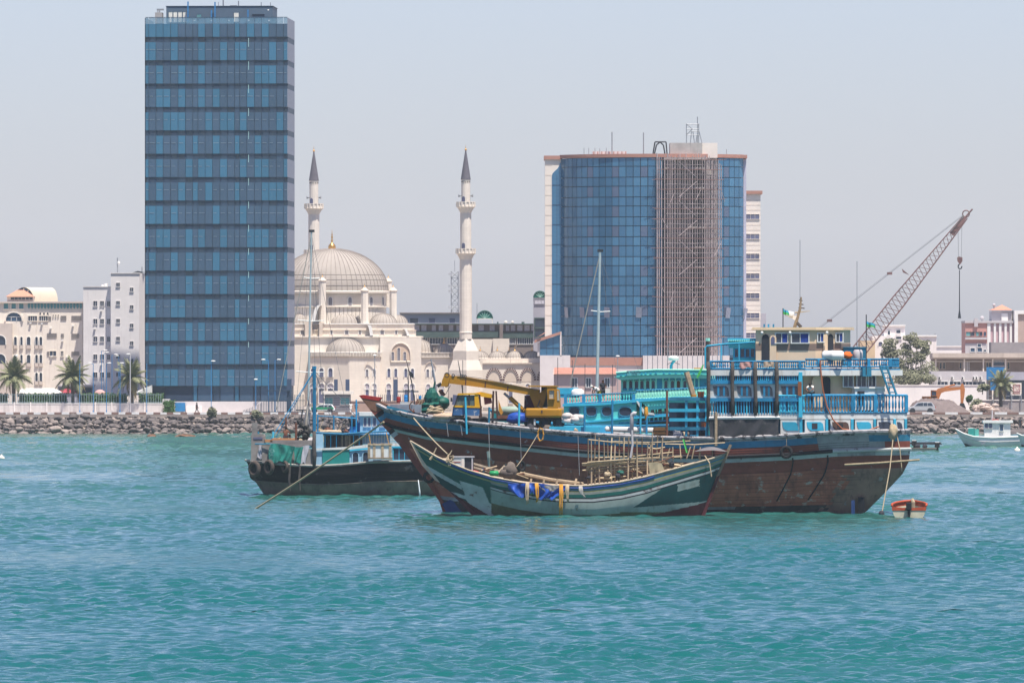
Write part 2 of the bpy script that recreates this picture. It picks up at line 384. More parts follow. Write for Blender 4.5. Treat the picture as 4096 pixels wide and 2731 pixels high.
# ================================================================ waterfront buildings, left
m_cream = M('cream_render', (.76, .68, .595), .85, .08, .5, st=(.58, .49, .42), sa=.54)
m_creamd = M('beige_render', (.55, .47, .42), .85, .08, .5, st=(.42, .35, .31), sa=.58)
m_grey = M('grey_white_render', (.72, .68, .67), .85, .06, .4, st=(.58, .53, .53), sa=.56)
m_glass = M('dark_window_glass', (.035, .045, .075), .12, .3, .8, spec=.6)
m_bglass = M('blue_window_glass', (.035, .075, .14), .12, .3, .8, spec=.6)
m_tile = M('terracotta_tile', (.56, .25, .17), .8, .2, 3)
m_teal = M('teal_tile_ornament', (.12, .30, .31), .6, .25, 4)
m_conc = M('bare_concrete', (.40, .37, .35), .9, .15, .6, st=(.25, .225, .21), sa=.56)
m_steel = M('galvanised_steel', (.30, .31, .33), .5, .15, 2, metal=.4)
m_dark = M('dark_metal', (.035, .037, .045), .6, .2, 2)
m_blue = M('blue_enamel', (.03, .19, .42), .5, .15, 2, fl=(.10, .13, .16), fa=.66)
m_vault = M('ochre_vault_render', (.60, .53, .42), .8, .08, .5, st=(.48, .42, .34), sa=.6)

# cream hotel
f = Fr(166, 1540, 0, QZ); h = empty('hotel_building', f, 'cream hotel with teal ornaments and a vaulted roof pavilion at the left edge', 'building')
MB().pr(f, -160, 331, 1212, 1575, 0, 22).build('wall', m_cream, h)
MB().pr(f, -160, 48, 1293, 1575, -1.2, 0).build('beige_bay', m_creamd, h)
MB().pr(f, -162, 333, 1206, 1212, -.5, 22).build('parapet_coping', m_creamd, h)
c = lambda x: x / 1.959
for x0 in (30, 90, 150): window(f, h, c(x0), c(x0 + 34), 1214, 1235, 0, m_cream, m_teal, fw=.12, name='ornament_panel')
for k in range(17):
    x0 = c(218 + k * 25.4); b = MB(); p = f.at(x0, 1214, -.05); q = f.at(x0 + 9, 1236, -.05)
    b.poly([(p.x, p.z), (q.x, p.z), (q.x, q.z + .3), ((p.x + q.x) / 2, q.z), (p.x, q.z + .3)], -.22, 0); b.build('hanging_ornament', m_teal, h)
window(f, h, 24, 87, 1250, 1284, 0, m_cream, m_bglass, True, .25, .3, mull=3)
MB().pr(f, 24, 87, 1266, 1268, -.1, 0).build('glazing_bar', m_white, h)
for a_ in (44, 66): MB().pr(f, a_, a_ + 1.6, 1266, 1284, -.1, 0).build('glazing_bar', m_white, h)
for x0, x1 in ((113, 148), (157, 191)): window(f, h, x0, x1, 1264, 1283, 0, m_cream, m_glass, mull=3)
for x0 in (158, 173, 188): window(f, h, x0, x0 + 6, 1249, 1259, 0, m_cream, m_glass, True, .06)
for x0 in (212, 222, 232): window(f, h, x0, x0 + 2.5, 1258, 1266, 0, m_cream, m_glass, False, .05)
def louvre(x0, x1, y0, y1):
    g = MB()
    for k in range(4): g.pr(f, c(x0), c(x1), 1000 + c(y0 + k * (y1 - y0) / 4), 1000 + c(y0 + (k + .38) * (y1 - y0) / 4), -.12, 0)
    g.build('louvre', M('louvre_shade', (.22, .19, .18), .8), h)
for r_ in ((475,520,515,555),(560,637,515,557),(368,445,652,692),(478,500,655,692),(560,620,655,694),(560,620,795,832),(368,388,795,832),(368,400,520,552)): louvre(*r_)
for x0, x1, y0, y1 in ((390, 440, 792, 830), (478, 496, 792, 832)): window(f, h, c(x0), c(x1), 1000 + c(y0), 1000 + c(y1), 0, m_cream, m_glass, mull=1)
for y0, y1 in ((680, 745), (820, 885), (960, 1027)):
    for x0, x1 in ((111, 131), (160, 177), (211, 238), (277, 296), (311, 330)):
        if y0 == 960 and x0 < 270: continue
        window(f, h, c(x0), c(x1), 1000 + c(y0), 1000 + c(y1), 0, m_white, m_glass, True, .1, .2)
        MB().pr(f, c(x0) - 2, c(x1) + 2, 1000 + c(y1) + 1, 1000 + c(y1) + 14, -.3, 0).build('sill_panel', m_creamd, h)
for y0 in (670, 815): window(f, h, -20, 22, 1000 + c(y0), 1000 + c(y0 + 73), -1.2, m_white, m_glass, True, .14, .2, mull=2)
def aircon(fr, par, px, py, b_): o = bar('air_conditioner', m_white, par, fr.x(px - 4), fr.x(px + 4), b_ - .4, b_, fr.z(py + 5), fr.z(py)); return o
for px, py in ((122, 1290), (168, 1292), (203, 1310), (207, 1422), (250, 1360), (268, 1425), (292, 1300), (300, 1450)): aircon(f, h, px, py, 0)
# roof pavilion with a barrel vault and a tiled canopy
b = MB(); cx0 = f.x(118, 5); z0 = f.z(1206, 5); rad = 57 * f.m(5)
for (x_a, x_b, mname) in ((0, 1, 0),):
    rows = []
    for i in range(13):
        a_ = math.pi * i / 12
        rows.append([(f.x(95, 5) + rad * math.cos(a_) * .72, 5, z0 + rad * math.sin(a_)), (f.x(196, 5) + rad * math.cos(a_) * .46, 13, z0 + rad * math.sin(a_))])
    b.grid(rows)
b.build('barrel_vault', m_vault, h, smooth=50)
arc = [(f.x(95, 5) + rad * .72 * math.cos(math.pi * i / 12) * .92, z0 + rad * math.sin(math.pi * i / 12) * .93) for i in range(13)]
MB().poly(arc, 4.9, 5.05).build('vault_glazing', m_glass, h)
for i in (2, 4, 6, 8, 10): MB().tube((f.x(95, 5), 4.85, z0), (arc[i][0], 4.85, arc[i][1]), .07).build('glazing_bar', m_vault, h)
MB().pr(f, 28, 132, 1186, 1207, 2, 6).build('pavilion_wall', m_cream, h)
window(f, h, 43, 131, 1189, 1199, 2, m_cream, m_glass, fw=.1, mull=5)
p = f.at(24, 1186, 2); q = f.at(136, 1186, 2); t_ = f.at(79, 1160, 2)
MB().add([(p.x, 1.2, p.z), (q.x, 1.2, p.z), (q.x, 7, p.z), (p.x, 7, p.z), (t_.x - .6, 4, t_.z), (t_.x + .6, 4, t_.z)], [(0, 1, 5, 4), (1, 2, 5), (2, 3, 4, 5), (3, 0, 4), (0, 3, 2, 1)]).build('canopy_roof', m_tile, h)

# grey white block with a stair tower
f = Fr(456, 1528, 0, QZ); h = empty('office_block', f, 'plain grey white block with small square windows beside the blue tower', 'building')
MB().pr(f, 333, 470, 1147, 1580, 0, 16).build('wall', m_grey, h)
MB().pr(f, 443, 557, 1093, 1580, -1.6, 14).build('stair_tower', m_grey, h)
MB().add([*(lambda a_, b_: [(a_.x, -1.6, a_.z), (a_.x + .02, -1.6, b_.z), (a_.x + 2.6, 9, b_.z), (a_.x + 2.6, 9, a_.z)])(f.at(557, 1093, -1.6), f.at(557, 1580, -1.6))], [(0, 1, 2, 3)]).build('side_wall', M('white_render', (.66, .62, .60), .85, .06, .4), h)
MB().pr(f, 331, 445, 1145, 1148, -.15, 16).build('parapet', m_grey, h)
MB().pr(f, 441, 560, 1091, 1094, -1.75, 14).build('parapet', m_grey, h)
for y0 in (400, 540, 678, 818, 958):
    for x0, x1 in ((732, 762), (785, 814), (840, 862)): window(f, h, c(x0), c(x1), 1000 + c(y0), 1000 + c(y0 + 40), 0, m_grey, m_glass, fw=.07, d=.1, mull=1)
for y0 in (257, 400, 540, 680, 820, 960): window(f, h, c(911), c(939), 1000 + c(y0), 1000 + c(y0 + 30), -1.6, m_grey, m_glass, fw=.07, d=.1, mull=1)
for y0 in (295, 433, 577, 715, 853): window(f, h, c(1019), c(1045), 1000 + c(y0), 1000 + c(y0 + 31), -1.6, m_grey, m_glass, fw=.07, d=.1, mull=1)
for px, py in ((405, 1240), (379, 1312), (432, 1380), (405, 1455)): aircon(f, h, px, py, 0)
g = MB(); g.pr(f, 406, 416, 1139, 1146, 4, 6); g.pr(f, 418, 429, 1134, 1146, 4, 6); g.build('roof_unit', m_white, h)
rod('antenna', m_steel, f.at(470, 1093, 3), f.at(470, 1031, 3), .1, h); MB().ell(f.at(475, 1052, 3), .25, .25, .3).build('dish', m_white, h)
rod('antenna', m_steel, f.at(568, 1093, 3), f.at(568, 1067, 3), .08, h)
p = f.at(528, 1092, 1); MB().poly([(p.x, p.z), (p.x + 1, p.z + .35), (p.x + 2.2, p.z + .1)], 0, 4).build('roof_awning', m_dark, h)

# ---------------------------------------------------------------- glass tower
m_gl = M('pale_blue_glass_panel', (.048, .168, .27), .16, .10, .12, metal=.3, spec=.55, rnd=.07)
m_gd = M('slate_blue_glass_panel', (.060, .106, .168), .2, .12, .12, metal=.25, spec=.5, rnd=.09)
m_sp = M('spandrel_glass', (.030, .053, .088), .2, .35, .25, metal=.2, spec=.5, rnd=.35)
m_core = M('tower_core_dark', (.034, .055, .095), .5, .2, .3)
m_side = M('grey_side_cladding', (.24, .25, .31), .6, .08, 1)
m_pent = M('slate_penthouse', (.085, .125, .175), .6, .08, .5)
f = Fr(865, 1492, -2.3, QZ); h = empty('glass_office_tower', f, 'tall dark blue glass tower with lighter panels in a chequered pattern', 'tower')
XS = [520 + v / 3.136 for v in (192,235,325,415,508,602,695,787,852,942,1035,1127,1220,1312,1375,1465,1560,1650,1742,1835,1925,1975)]
LIGHT = ['0,1,2,3,4,8,10,13,15,17','0,1,4,8,11,13,14,18,20','0,2,5,8,16,17,18','2,3,5,8,10,15,17','0,3,4,5,9,11,12,14,19','2,5,7,10,13,16,20','0,2,6,8,9,11,14,16,17,20','0,2,5,7,9,13,17,18,19','0,1,2,4,10,14','0,2,3,6,8,11,15,16,17,19','1,4,6,10,13,15,18,20','0,3,6,9,11,14,15,20','1,4,5,9,13,17,20','0,3,4,6,8,11,12,13,14,17,20','1,3,6,8,9,12,13,17,20','2,3,4,7,9,10,12,16,17,20']
LIGHT = [set(int(v) for v in s_.split(',')) for s_ in LIGHT]
X0, X1 = f.x(581.5), f.x(1149.5); DEP = 17.5
zz = lambda py: f.z(py)
MB().box(X0 + .12, X1 - .12, .22, DEP, zz(1541), zz(96)).build('core', m_core, h)
spare_p = MB(); spare_s = MB(); cntp = cnts = 0; m_pan = [m_gl, m_gd]
for k in range(16):
    yt = 96 if k == 0 else 169.6 + (k - 1) * 93.4; yb = 148.3 + k * 93.4 if k < 15 else 1543
    strips = MB()
    for cix in range(21):
        a_ = f.x(XS[cix]) + .035; e_ = f.x(XS[cix + 1]) - .035; lt = cix in LIGHT[k]; mt = m_gl if lt else m_gd
        if cntp < 300 or False:
            o = link('glass_panel', unit('box', mt), h); o.location = ((a_ + e_) / 2, .1 + random.uniform(-.012, .012), zz(yb)); o.scale = (e_ - a_, .12, zz(yt) - zz(yb)); o.rotation_euler = (random.uniform(-.004, .004), 0, random.uniform(-.006, .006)); cntp += 1
        else: spare_p.box(a_, e_, .04, .16, zz(yb), zz(yt), 0 if lt else 1)
        if k and random.random() < .93:
            zc = zz(yt + 29); fade = random.uniform(.4, .85); strips.box(a_ + .12, a_ + .12 + (e_ - a_) * fade, .0, .03, zc - .035, zc + .035)
    if k: strips.build('pale_strip', M('pale_strip_grey', (.22, .27, .32), .5), h)  # short pale strips across the panes of each storey
    if k < 15:
        y2 = yb + 21.3
        for cix in range(21):
            a_ = f.x(XS[cix]) + .05; e_ = f.x(XS[cix + 1]) - .05
            cnts += 1
            if cnts <= 300: bar('spandrel_panel', m_sp if random.random() < .8 else m_core, h, a_ + (.12 if random.random() < .8 else 0), e_, .17, .25, zz(y2) + .02, zz(yb) - .02)
            else: spare_s.box(a_ + .12, e_, .17, .25, zz(y2) + .02, zz(yb) - .02)
    # side face, facing right
    MB().box(X1 - .02, X1 + .06, .1, DEP, zz(yb), zz(yt if k else 72)).build('side_panel', m_side, h)
    g = MB()
    for q in range(14): g.box(X1 + .05, X1 + .075, .4 + q * 1.25, .48 + q * 1.25, zz(yb), zz(yt if k else 72))
    g.build('side_fins', m_side, h)
    if k < 15: MB().box(X1 - .14, X1 + .04, .3, DEP, zz(yb + 21.3), zz(yb)).build('side_band', m_core, h)
tag(spare_p.build('glass_panels_lower', m_pan, h), kind='stuff')
tag(spare_s.build('spandrel_panels_lower', m_sp, h), kind='stuff')
MB().box(X0, X1 - .1, .2, DEP, zz(1543), zz(1537)).build('soffit', m_core, h)
for a_, e_, mt in ((600, 660, m_sp), (660, 772, m_core), (772, 788, m_gl), (790, 850, m_gd), (852, 878, m_sp), (880, 935, m_gd), (938, 955, m_gl), (958, 1012, m_gd), (1014, 1040, m_sp), (1042, 1150, m_gd)):
    bar('ground_floor_pane', mt, h, f.x(a_) + .05, f.x(e_) - .05, .5, .6, zz(1604), zz(1543) - .05)
MB().pr(f, 610, 1150, 1543, 1606, .62, 16).build('lobby', m_core, h)
m_clear = M('clear_parapet_glass', (.16, .30, .42), .1, .1, .5, spec=.5, alpha=.5)
for cix in range(21): bar('parapet_glass', m_clear, h, f.x(XS[cix]) + .03, f.x(XS[cix + 1]) - .03, .06, .12, zz(96) + .02, zz(70))
MB().box(X0, X1, .02, .15, zz(70), zz(69)).build('parapet_rail', m_core, h)
MB().box(X0 - .1, X0 - .02, .2, DEP, 0, zz(72)).build('left_edge_cladding', m_sp, h)
P0 = f.x(665, 3.5); P1 = f.x(1090, 3.5)
MB().box(P0, P1, 3.5, 15, zz(100), f.z(26, 3.5)).build('penthouse', m_pent, h)
MB().box(P0 - .1, P1 + .1, 3.4, 15.1, f.z(26, 3.5), f.z(24.5, 3.5)).build('penthouse_coping', m_core, h)
for a_ in (675, 694, 713, 732): window(f, h, a_, a_ + 15, 48, 90, 3.5, m_pent, M('cream_blind', (.75, .72, .62), .7), fw=.06, d=.06)  # plain cream panes
window(f, h, 936, 955, 50, 88, 3.5, m_pent, M('cream_blind'), fw=.06, d=.06, name='door')
window(f, h, 788, 805, 58, 72, 3.5, m_pent, m_teal, fw=.06, d=.06); window(f, h, 1009, 1058, 58, 74, 3.5, m_pent, m_core, fw=.08)
for a_, y0 in ((752, 7), (860, 9), (846, 42), (992, 40)): bar('service_post', m_blue, h, f.x(a_ - 2.5, 2.8), f.x(a_ + 2.5, 2.8), 2.7, 2.95, zz(90), f.z(y0, 2.8))
for a_, y0, r_ in ((874, 9, .05), (893, -2, .12), (954, 5, .1), (1045, 10, .07), (1082, 11, .06)): rod('antenna', m_steel, (f.x(a_, 6), 6, f.z(26, 6)), (f.x(a_, 6), 6, f.z(y0, 6)), r_, h)
MB().pr(f, 920, 945, 22, 26, 6, 8).build('roof_unit', m_steel, h)
g = MB(); g.pr(f, 620, 648, 51, 95, 3, 6); g.build('roof_chimney', m_conc, h)
g = MB(); g.pr(f, 627, 653, 36, 42, 4, 5); g.pr(f, 628, 631, 38, 51, 4, 4.3); g.pr(f, 634, 640, 42, 51, 4, 4.5); g.build('roof_winch', m_steel, h)
for a_, y0 in ((778, 84), (845, 84), (915, 84), (995, 84), (1077, 84), (1073, 42)): MB().ell(f.at(a_, y0, 2.0), .16, .12, .12, 6, 4).build('floodlight', m_white, h)
for k in range(14): MB().box(f.x(993.5), f.x(995), -.02, .02, zz(148 + 93.4 * k + 40 - k), zz(148 + 93.4 * k + 5)).build('facade_light', M('facade_light', (.5, .75, .72), .4), h)
# ================================================================ the mosque
m_lime = M('pale_limestone', (.73, .655, .575), .85, .07, .35, st=(.61, .54, .47), sa=.56, brick=.05)
m_limed = M('weathered_limestone', (.60, .51, .43), .85, .08, .6, st=(.47, .385, .33), sa=.56)
m_lead = M('pale_lead_roofing', (.345, .305, .275), .75, .10, .35, st=(.34, .29, .27), sa=.58)
m_rib = M('lead_seam', (.25, .215, .195), .7)
m_gold = M('gilded_finial', (.75, .42, .14), .3, .1, 2, metal=.8)
m_spire = M('dark_lead_spire', (.125, .115, .135), .6, .15, 2)
m_latt = M('lattice_window', (.20, .19, .22), .6, .35, 5)
m_bwin = M('blue_grey_window', (.12, .125, .20), .2, .2, 1)
f = Fr(1500, 1548, 0, QZ); h = empty('mosque', f, 'pale stone mosque with a large ribbed dome and stacked half domes', 'mosque')
U = lambda px, b: px * f.m(b)
def dome(px, pyb, pyt, rpx, b, parent, a0=0, a1=360, ribs=24, name='dome', mat=None, seg=36, fin=True):
    cx, cz = f.x(px, b), f.z(pyb, b); r = U(rpx, b); hh = U(pyb - pyt, b)
    prof = [(r * math.cos(t), cz + hh * math.sin(t)) for t in [math.pi / 2 * i / 12 for i in range(13)]]
    d = MB().lathe(cx, b, prof, seg, a0, a1).build(name, mat or m_lead, parent, smooth=True)
    g = MB()
    for k in range(ribs + (0 if a1 - a0 >= 360 else 1)):
        a_ = R(a0 + (a1 - a0) * k / ribs)
        g.path([(cx + (q + .02) * math.cos(a_), b + (q + .02) * math.sin(a_), z + .02) for q, z in prof[:12]], max(.05, r * .006), 4)
    g.build('seams', m_rib, d)
    MB().lathe(cx, b, [(r * 1.0, cz - .35), (r * 1.03, cz - .3), (r * 1.035, cz - .02), (r * .99, cz + .1)], seg, a0, a1).build('eave', m_lime, d, smooth=40)
    return d, cx, cz, r, hh
def finial(parent, cx, cy, z, s_, mat=None):
    MB().lathe(cx, cy, [(.05*s_, 0+z), (.42*s_, .02*s_+z), (.5*s_, .22*s_+z), (.42*s_, .5*s_+z), (.14*s_, .78*s_+z), (.08*s_, .95*s_+z), (.17*s_, 1.08*s_+z), (.08*s_, 1.22*s_+z), (.07*s_, 1.35*s_+z), (.15*s_, 1.5*s_+z), (.06*s_, 1.65*s_+z), (.11*s_, 1.8*s_+z), (.04*s_, 1.95*s_+z), (.02*s_, 2.4*s_+z), (0, 2.42*s_+z)], 10).build('finial', mat or m_gold, parent, smooth=True)
DB = 15.0
d, cx, cz, r, hh = dome(1328, 1166, 994, 226, DB, h, ribs=64, seg=72)
finial(d, cx, DB, cz + hh - .1, 1.35)
for zf in (1100, 1120, 1143):
    t = math.asin((1166 - zf) / 172); MB().lathe(cx, DB, [(r * math.cos(t) + .03, f.z(zf, DB) - .03), (r * math.cos(t) + .06, f.z(zf, DB)), (r * math.cos(t) - .02, f.z(zf, DB) + .04)], 72).build('seam_ring', m_rib, d)
MB().lathe(cx, DB, [(U(216, DB), f.z(1226, DB)), (U(216, DB), f.z(1166, DB))], 64).build('drum', m_lime, h, smooth=40)
MB().lathe(cx, DB, [(U(216, DB), f.z(1230, DB)), (U(224, DB), f.z(1229, DB)), (U(224, DB), f.z(1225, DB)), (U(216, DB), f.z(1224.5, DB))], 64).build('drum_cornice', m_lime, h, smooth=40)
MB().lathe(cx, DB, [(U(208, DB), f.z(1296, DB)), (U(208, DB), f.z(1229, DB))], 64).build('lower_drum', m_limed, h, smooth=40)
for k in range(40):
    a_ = R(180 + 180 * (k + .5) / 40); rr_ = U(211, DB)
    o = bar('drum_pilaster', m_lime, h, -.32, .32, -.25, .25, 0, f.z(1229, DB) - f.z(1295, DB)); o.location = (cx + rr_ * math.cos(a_), DB + rr_ * math.sin(a_), f.z(1295, DB)); o.rotation_euler = (0, 0, a_ + math.pi / 2)
for px in (1225, 1321.6, 1400, 1485, 1532):
    sn = (px - 1328) / 216; yb = DB - math.sqrt(1 - sn * sn) * U(216, DB)
    w = MB(); a_ = math.asin(sn); hw = .29; pts = arch_pts(-hw, hw, 0, 1.35)
    w.poly(pts, -.06, .3); o = w.build('drum_window', m_latt, h); o.location = (f.x(px, yb), yb, f.z(1221, yb)); o.rotation_euler = (0, 0, a_)
    w = MB(); po = arch_pts(-hw - .13, hw + .13, -.1, 1.5); w.poly(po, 0, .3); o2 = w.build('drum_window_surround', m_white, h); o2.location = (f.x(px, yb), yb + .0, f.z(1221, yb)); o2.rotation_euler = (0, 0, a_)
def turret(px0, px1, pyt, pyb, b):
    x_, rr_ = f.x((px0 + px1) / 2, b), U((px1 - px0) / 2, b)
    t = MB().lathe(x_, b, [(rr_, f.z(pyb, b)), (rr_, f.z(pyt, b)), (0, f.z(pyt, b))], 8, 22.5, 382.5).build('turret', m_lime, h)
    MB().lathe(x_, b, [(rr_ * .98, f.z(pyt + 2, b)), (rr_ * 1.2, f.z(pyt, b)), (rr_ * 1.2, f.z(pyt - 2, b)), (rr_ * .45, f.z(pyt - 13, b)), (0, f.z(pyt - 18, b))], 8, 22.5, 382.5).build('turret_cap', m_limed, t)
    finial(t, x_, b, f.z(pyt - 18, b) - .1, .3)
turret(1274, 1305, 1124, 1293, 4.5); turret(1443, 1474, 1164, 1293, 5); turret(1557, 1588, 1164, 1293, 9.5); turret(1538, 1568, 1127, 1230, 20)
turret(1182, 1205, 1164, 1293, 9.5)
# tiers under the dome
MB().pr(f, 1090, 1652, 1295, 1320, 4.2, 28).build('upper_tier', m_lime, h)
MB().pr(f, 1090, 1658, 1320, 1346, 3.4, 29).build('lower_tier', m_lime, h)
MB().pr(f, 1088, 1654, 1293, 1297, 4.0, 28).build('tier_cornice', m_white, h)
MB().pr(f, 1088, 1660, 1318, 1321, 3.2, 28).build('tier_cornice', m_limed, h)
MB().pr(f, 1088, 1687, 1344, 1349, 1.6, 30).build('roof_cornice', m_lime, h)
for px0, px1, pt in ((1309, 1442, 1252), (1479, 1588, 1254)): dome((px0 + px1) / 2, 1295, pt, (px1 - px0) / 2, 7.5 if px0 < 1400 else 8.5, h, 180, 360, 12, 'half_dome')
dome(1206, 1295, 1252, 40, 8, h, 180, 360, 9, 'half_dome'); dome(1592, 1296, 1260, 40, 13, h, 180, 360, 9, 'half_dome')
for px, w_ in ((1387, 7), (1529, 7), (1210, 7), (1326, 4), (1440, 4), (1585, 4)): window(f, h, px - w_, px + w_, 1316 if w_ > 5 else 1318, 1338, 3.4, m_white, m_latt, True, .1, .1, name='lattice_window')
# curved buttresses
def buttress(px0, py0, px1, py1, b, wpx, mat):
    g = MB(); n = 8; rows = []
    for i in range(n + 1):
        t = i / n; px = px0 + (px1 - px0) * t ** .6; py = py0 + (py1 - py0) * t ** 1.5
        p = f.at(px, py, b); p2 = f.at(px + wpx, py, b); rows.append([(p.x, b, p.z), (p2.x, b, p.z)])
    back = [[(q[0][0], b + 3.4, q[0][2]), (q[1][0], b + 3.4, q[1][2])] for q in rows]
    g.grid(rows); g.grid([[r_[0], k_[0]] for r_, k_ in zip(rows, back)]); g.grid([[r_[1], k_[1]] for r_, k_ in zip(rows, back)])
    g.build('flying_buttress', mat, h)
buttress(1275, 1220, 1246, 1286, 2.2, 13, m_white); buttress(1467, 1300, 1480, 1342, 1.5, 12, m_white); buttress(1612, 1316, 1628, 1343, 1.5, 9, m_white)
MB().pr(f, 1220, 1248, 1285, 1345, 2.0, 4).build('pier', m_limed, h); MB().pr(f, 1277, 1290, 1290, 1345, 2.0, 4).build('pier', m_limed, h)
# main body
MB().pr(f, 1090, 1523, 1348, 1625, 2.0, 30).build('prayer_hall_wall', m_lime, h)
MB().pr(f, 1521, 1685, 1350, 1625, 0.6, 29).build('corner_block', m_lime, h)
d = dome(1382, 1409, 1353, 77, 1.9, h, 180, 360, 14, 'apse_half_dome')
xa, xm, xb = f.x(1240, -1.5), f.x(1398, -1.5), f.x(1521, -1.5)
zt, zb = f.z(1426, -1.5), f.z(1625, -1.5)
MB().plan([(xa, 2), (xa, .4), (xm, -2.6), (xb, -1.5), (xb, 2)], zb, zt).build('apse_wall', m_lime, h)
MB().plan([(xa - .15, 2), (xa - .15, .25), (xm, -2.8), (xb + .15, -1.7), (xb + .15, 2)], f.z(1428, -1.5), f.z(1425.6, -1.5)).build('apse_cornice', m_limed, h)
MB().plan([(xa - .15, 2), (xa - .15, .25), (xm, -2.8), (xb + .15, -1.7), (xb + .15, 2)], f.z(1410.5, -1.5), f.z(1408, -1.5)).build('apse_cornice', m_white, h)
MB().plan([(xa + .1, 2), (xa + .1, .6), (xm, -2.3), (xb - .1, -1.2), (xb - .1, 2)], f.z(1426, -1.5), f.z(1409, -1.5)).build('apse_frieze', m_limed, h)
for i in range(48):
    t = i / 47
    if t < .56: q = t / .56; x_, y_ = xa + (xm - xa) * q, .3 + (-2.75 - .3) * q; ang = math.atan2(-3.05, xm - xa)
    else: q = (t - .56) / .44; x_, y_ = xm + (xb - xm) * q, -2.75 + 1.1 * q; ang = math.atan2(1.1, xb - xm)
    o = bar('frieze_block', m_lime, h, -.07, .07, -.1, .25, 0, f.z(1411, -1.5) - f.z(1425, -1.5)); o.location = (x_, y_, f.z(1425, -1.5)); o.rotation_euler = (0, 0, ang)
# the great niche on the corner block
p0, p1 = f.at(1563, 1371, .6), f.at(1642, 1446, .6)
MB().poly(arch_pts(p0.x, p1.x, p1.z, p0.z, 14, .12), .56, .62).build('niche', M('peach_niche', (.56, .43, .34), .85, .06), h); MB().path([(q[0], .5, q[1]) for q in arch_pts(p0.x, p1.x, p1.z, p0.z, 14, .12)], .13, 5, closed=True).build('niche_moulding', m_lime, h)
for px, y0, y1 in ((1571, 1407, 1442), (1595, 1391, 1442), (1619, 1407, 1442)): window(f, h, px - 5.5, px + 5.5, y0, y1, .55, m_lime, m_latt, True, .08, .1, name='lattice_window')
for px in (1555.5, 1583, 1623, 1650): window(f, h, px - 5.5, px + 5.5, 1474, 1508, .6, m_white, m_bwin, True, .14, .12)
for px in (1468, 1497): window(f, h, px - 4.5, px + 4.5, 1477, 1506, -2.0 if px < 1480 else -1.72, m_white, m_latt, True, .12, .12)
for px in (1468, 1497, 1555, 1625, 1649):
    bb = .6 if px > 1520 else (-2.0 if px < 1480 else -1.72)
    window(f, h, px - 9, px + 9, 1534, 1558, bb, m_white, M('pale_tympanum', (.40, .37, .42), .7), True, .12, .14, name='blind_arch'); window(f, h, px - 7, px + 7, 1558, 1612, bb, m_white, m_bwin, False, .1, .14)
p0, p1 = f.at(1461, 1447, -2.0), f.at(1506, 1510, -2.0)
pts = arch_pts(p0.x, p1.x, p1.z, p0.z, 12, .1); MB().path([(q[0], -2.15, q[1]) for q in pts[2:]], .09, 4).build('arch_moulding', m_limed, h)
for px in (1252, 1286, 1322):
    yy = .35 - 3.05 * (px - 1240) / 158 - .12
    window(f, h, px - 8, px + 8, 1472, 1508, yy, m_white, m_bwin, True, .16, .18); window(f, h, px - 13, px + 13, 1533, 1554, yy, m_white, M('pale_tympanum'), True, .12, .18, name='blind_arch'); window(f, h, px - 10, px + 10, 1554, 1612, yy, m_white, m_bwin, False, .1, .18)
# link block between corner block and minaret, with small domes
MB().pr(f, 1684, 1806, 1428, 1625, 1.0, 18).build('link_wall', m_lime, h)
MB().pr(f, 1684, 1812, 1411, 1428, .9, 18).build('link_frieze', m_limed, h)
for y0, y1 in ((1409, 1412), (1426, 1429)): MB().pr(f, 1683, 1813, y0, y1, .6, 18).build('link_cornice', m_lime, h)
for i in range(22): bar('frieze_block', m_lime, h, f.x(1687 + i * 5.6, .7), f.x(1689.6 + i * 5.6, .7), .66, .95, f.z(1426, .7), f.z(1412, .7))
dome(1689, 1410, 1360, 44, 6, h, 0, 360, 20, 'small_dome', seg=28); d = dome(1776, 1410, 1375, 40, 5, h, 0, 360, 20, 'small_dome', seg=28); finial(d[0], d[1], 5, d[2] + d[4] - .05, .5)
for px in (1711, 1732): window(f, h, px - 5, px + 5, 1477, 1508, 1.0, m_white, m_latt, True, .1, .12)
p0, p1 = f.at(1701, 1447, 1.), f.at(1744, 1512, 1.); pts = arch_pts(p0.x, p1.x, p1.z, p0.z, 12, .1); MB().path([(q[0], .85, q[1]) for q in pts[2:]], .08, 4).build('arch_moulding', m_limed, h)
for px in (1713, 1742, 1768): window(f, h, px - 8, px + 8, 1536, 1556, 1.0, m_white, M('pale_tympanum'), True, .1, .12, name='blind_arch'); window(f, h, px - 6.5, px + 6.5, 1556, 1612, 1.0, m_white, m_bwin, False, .1, .12)
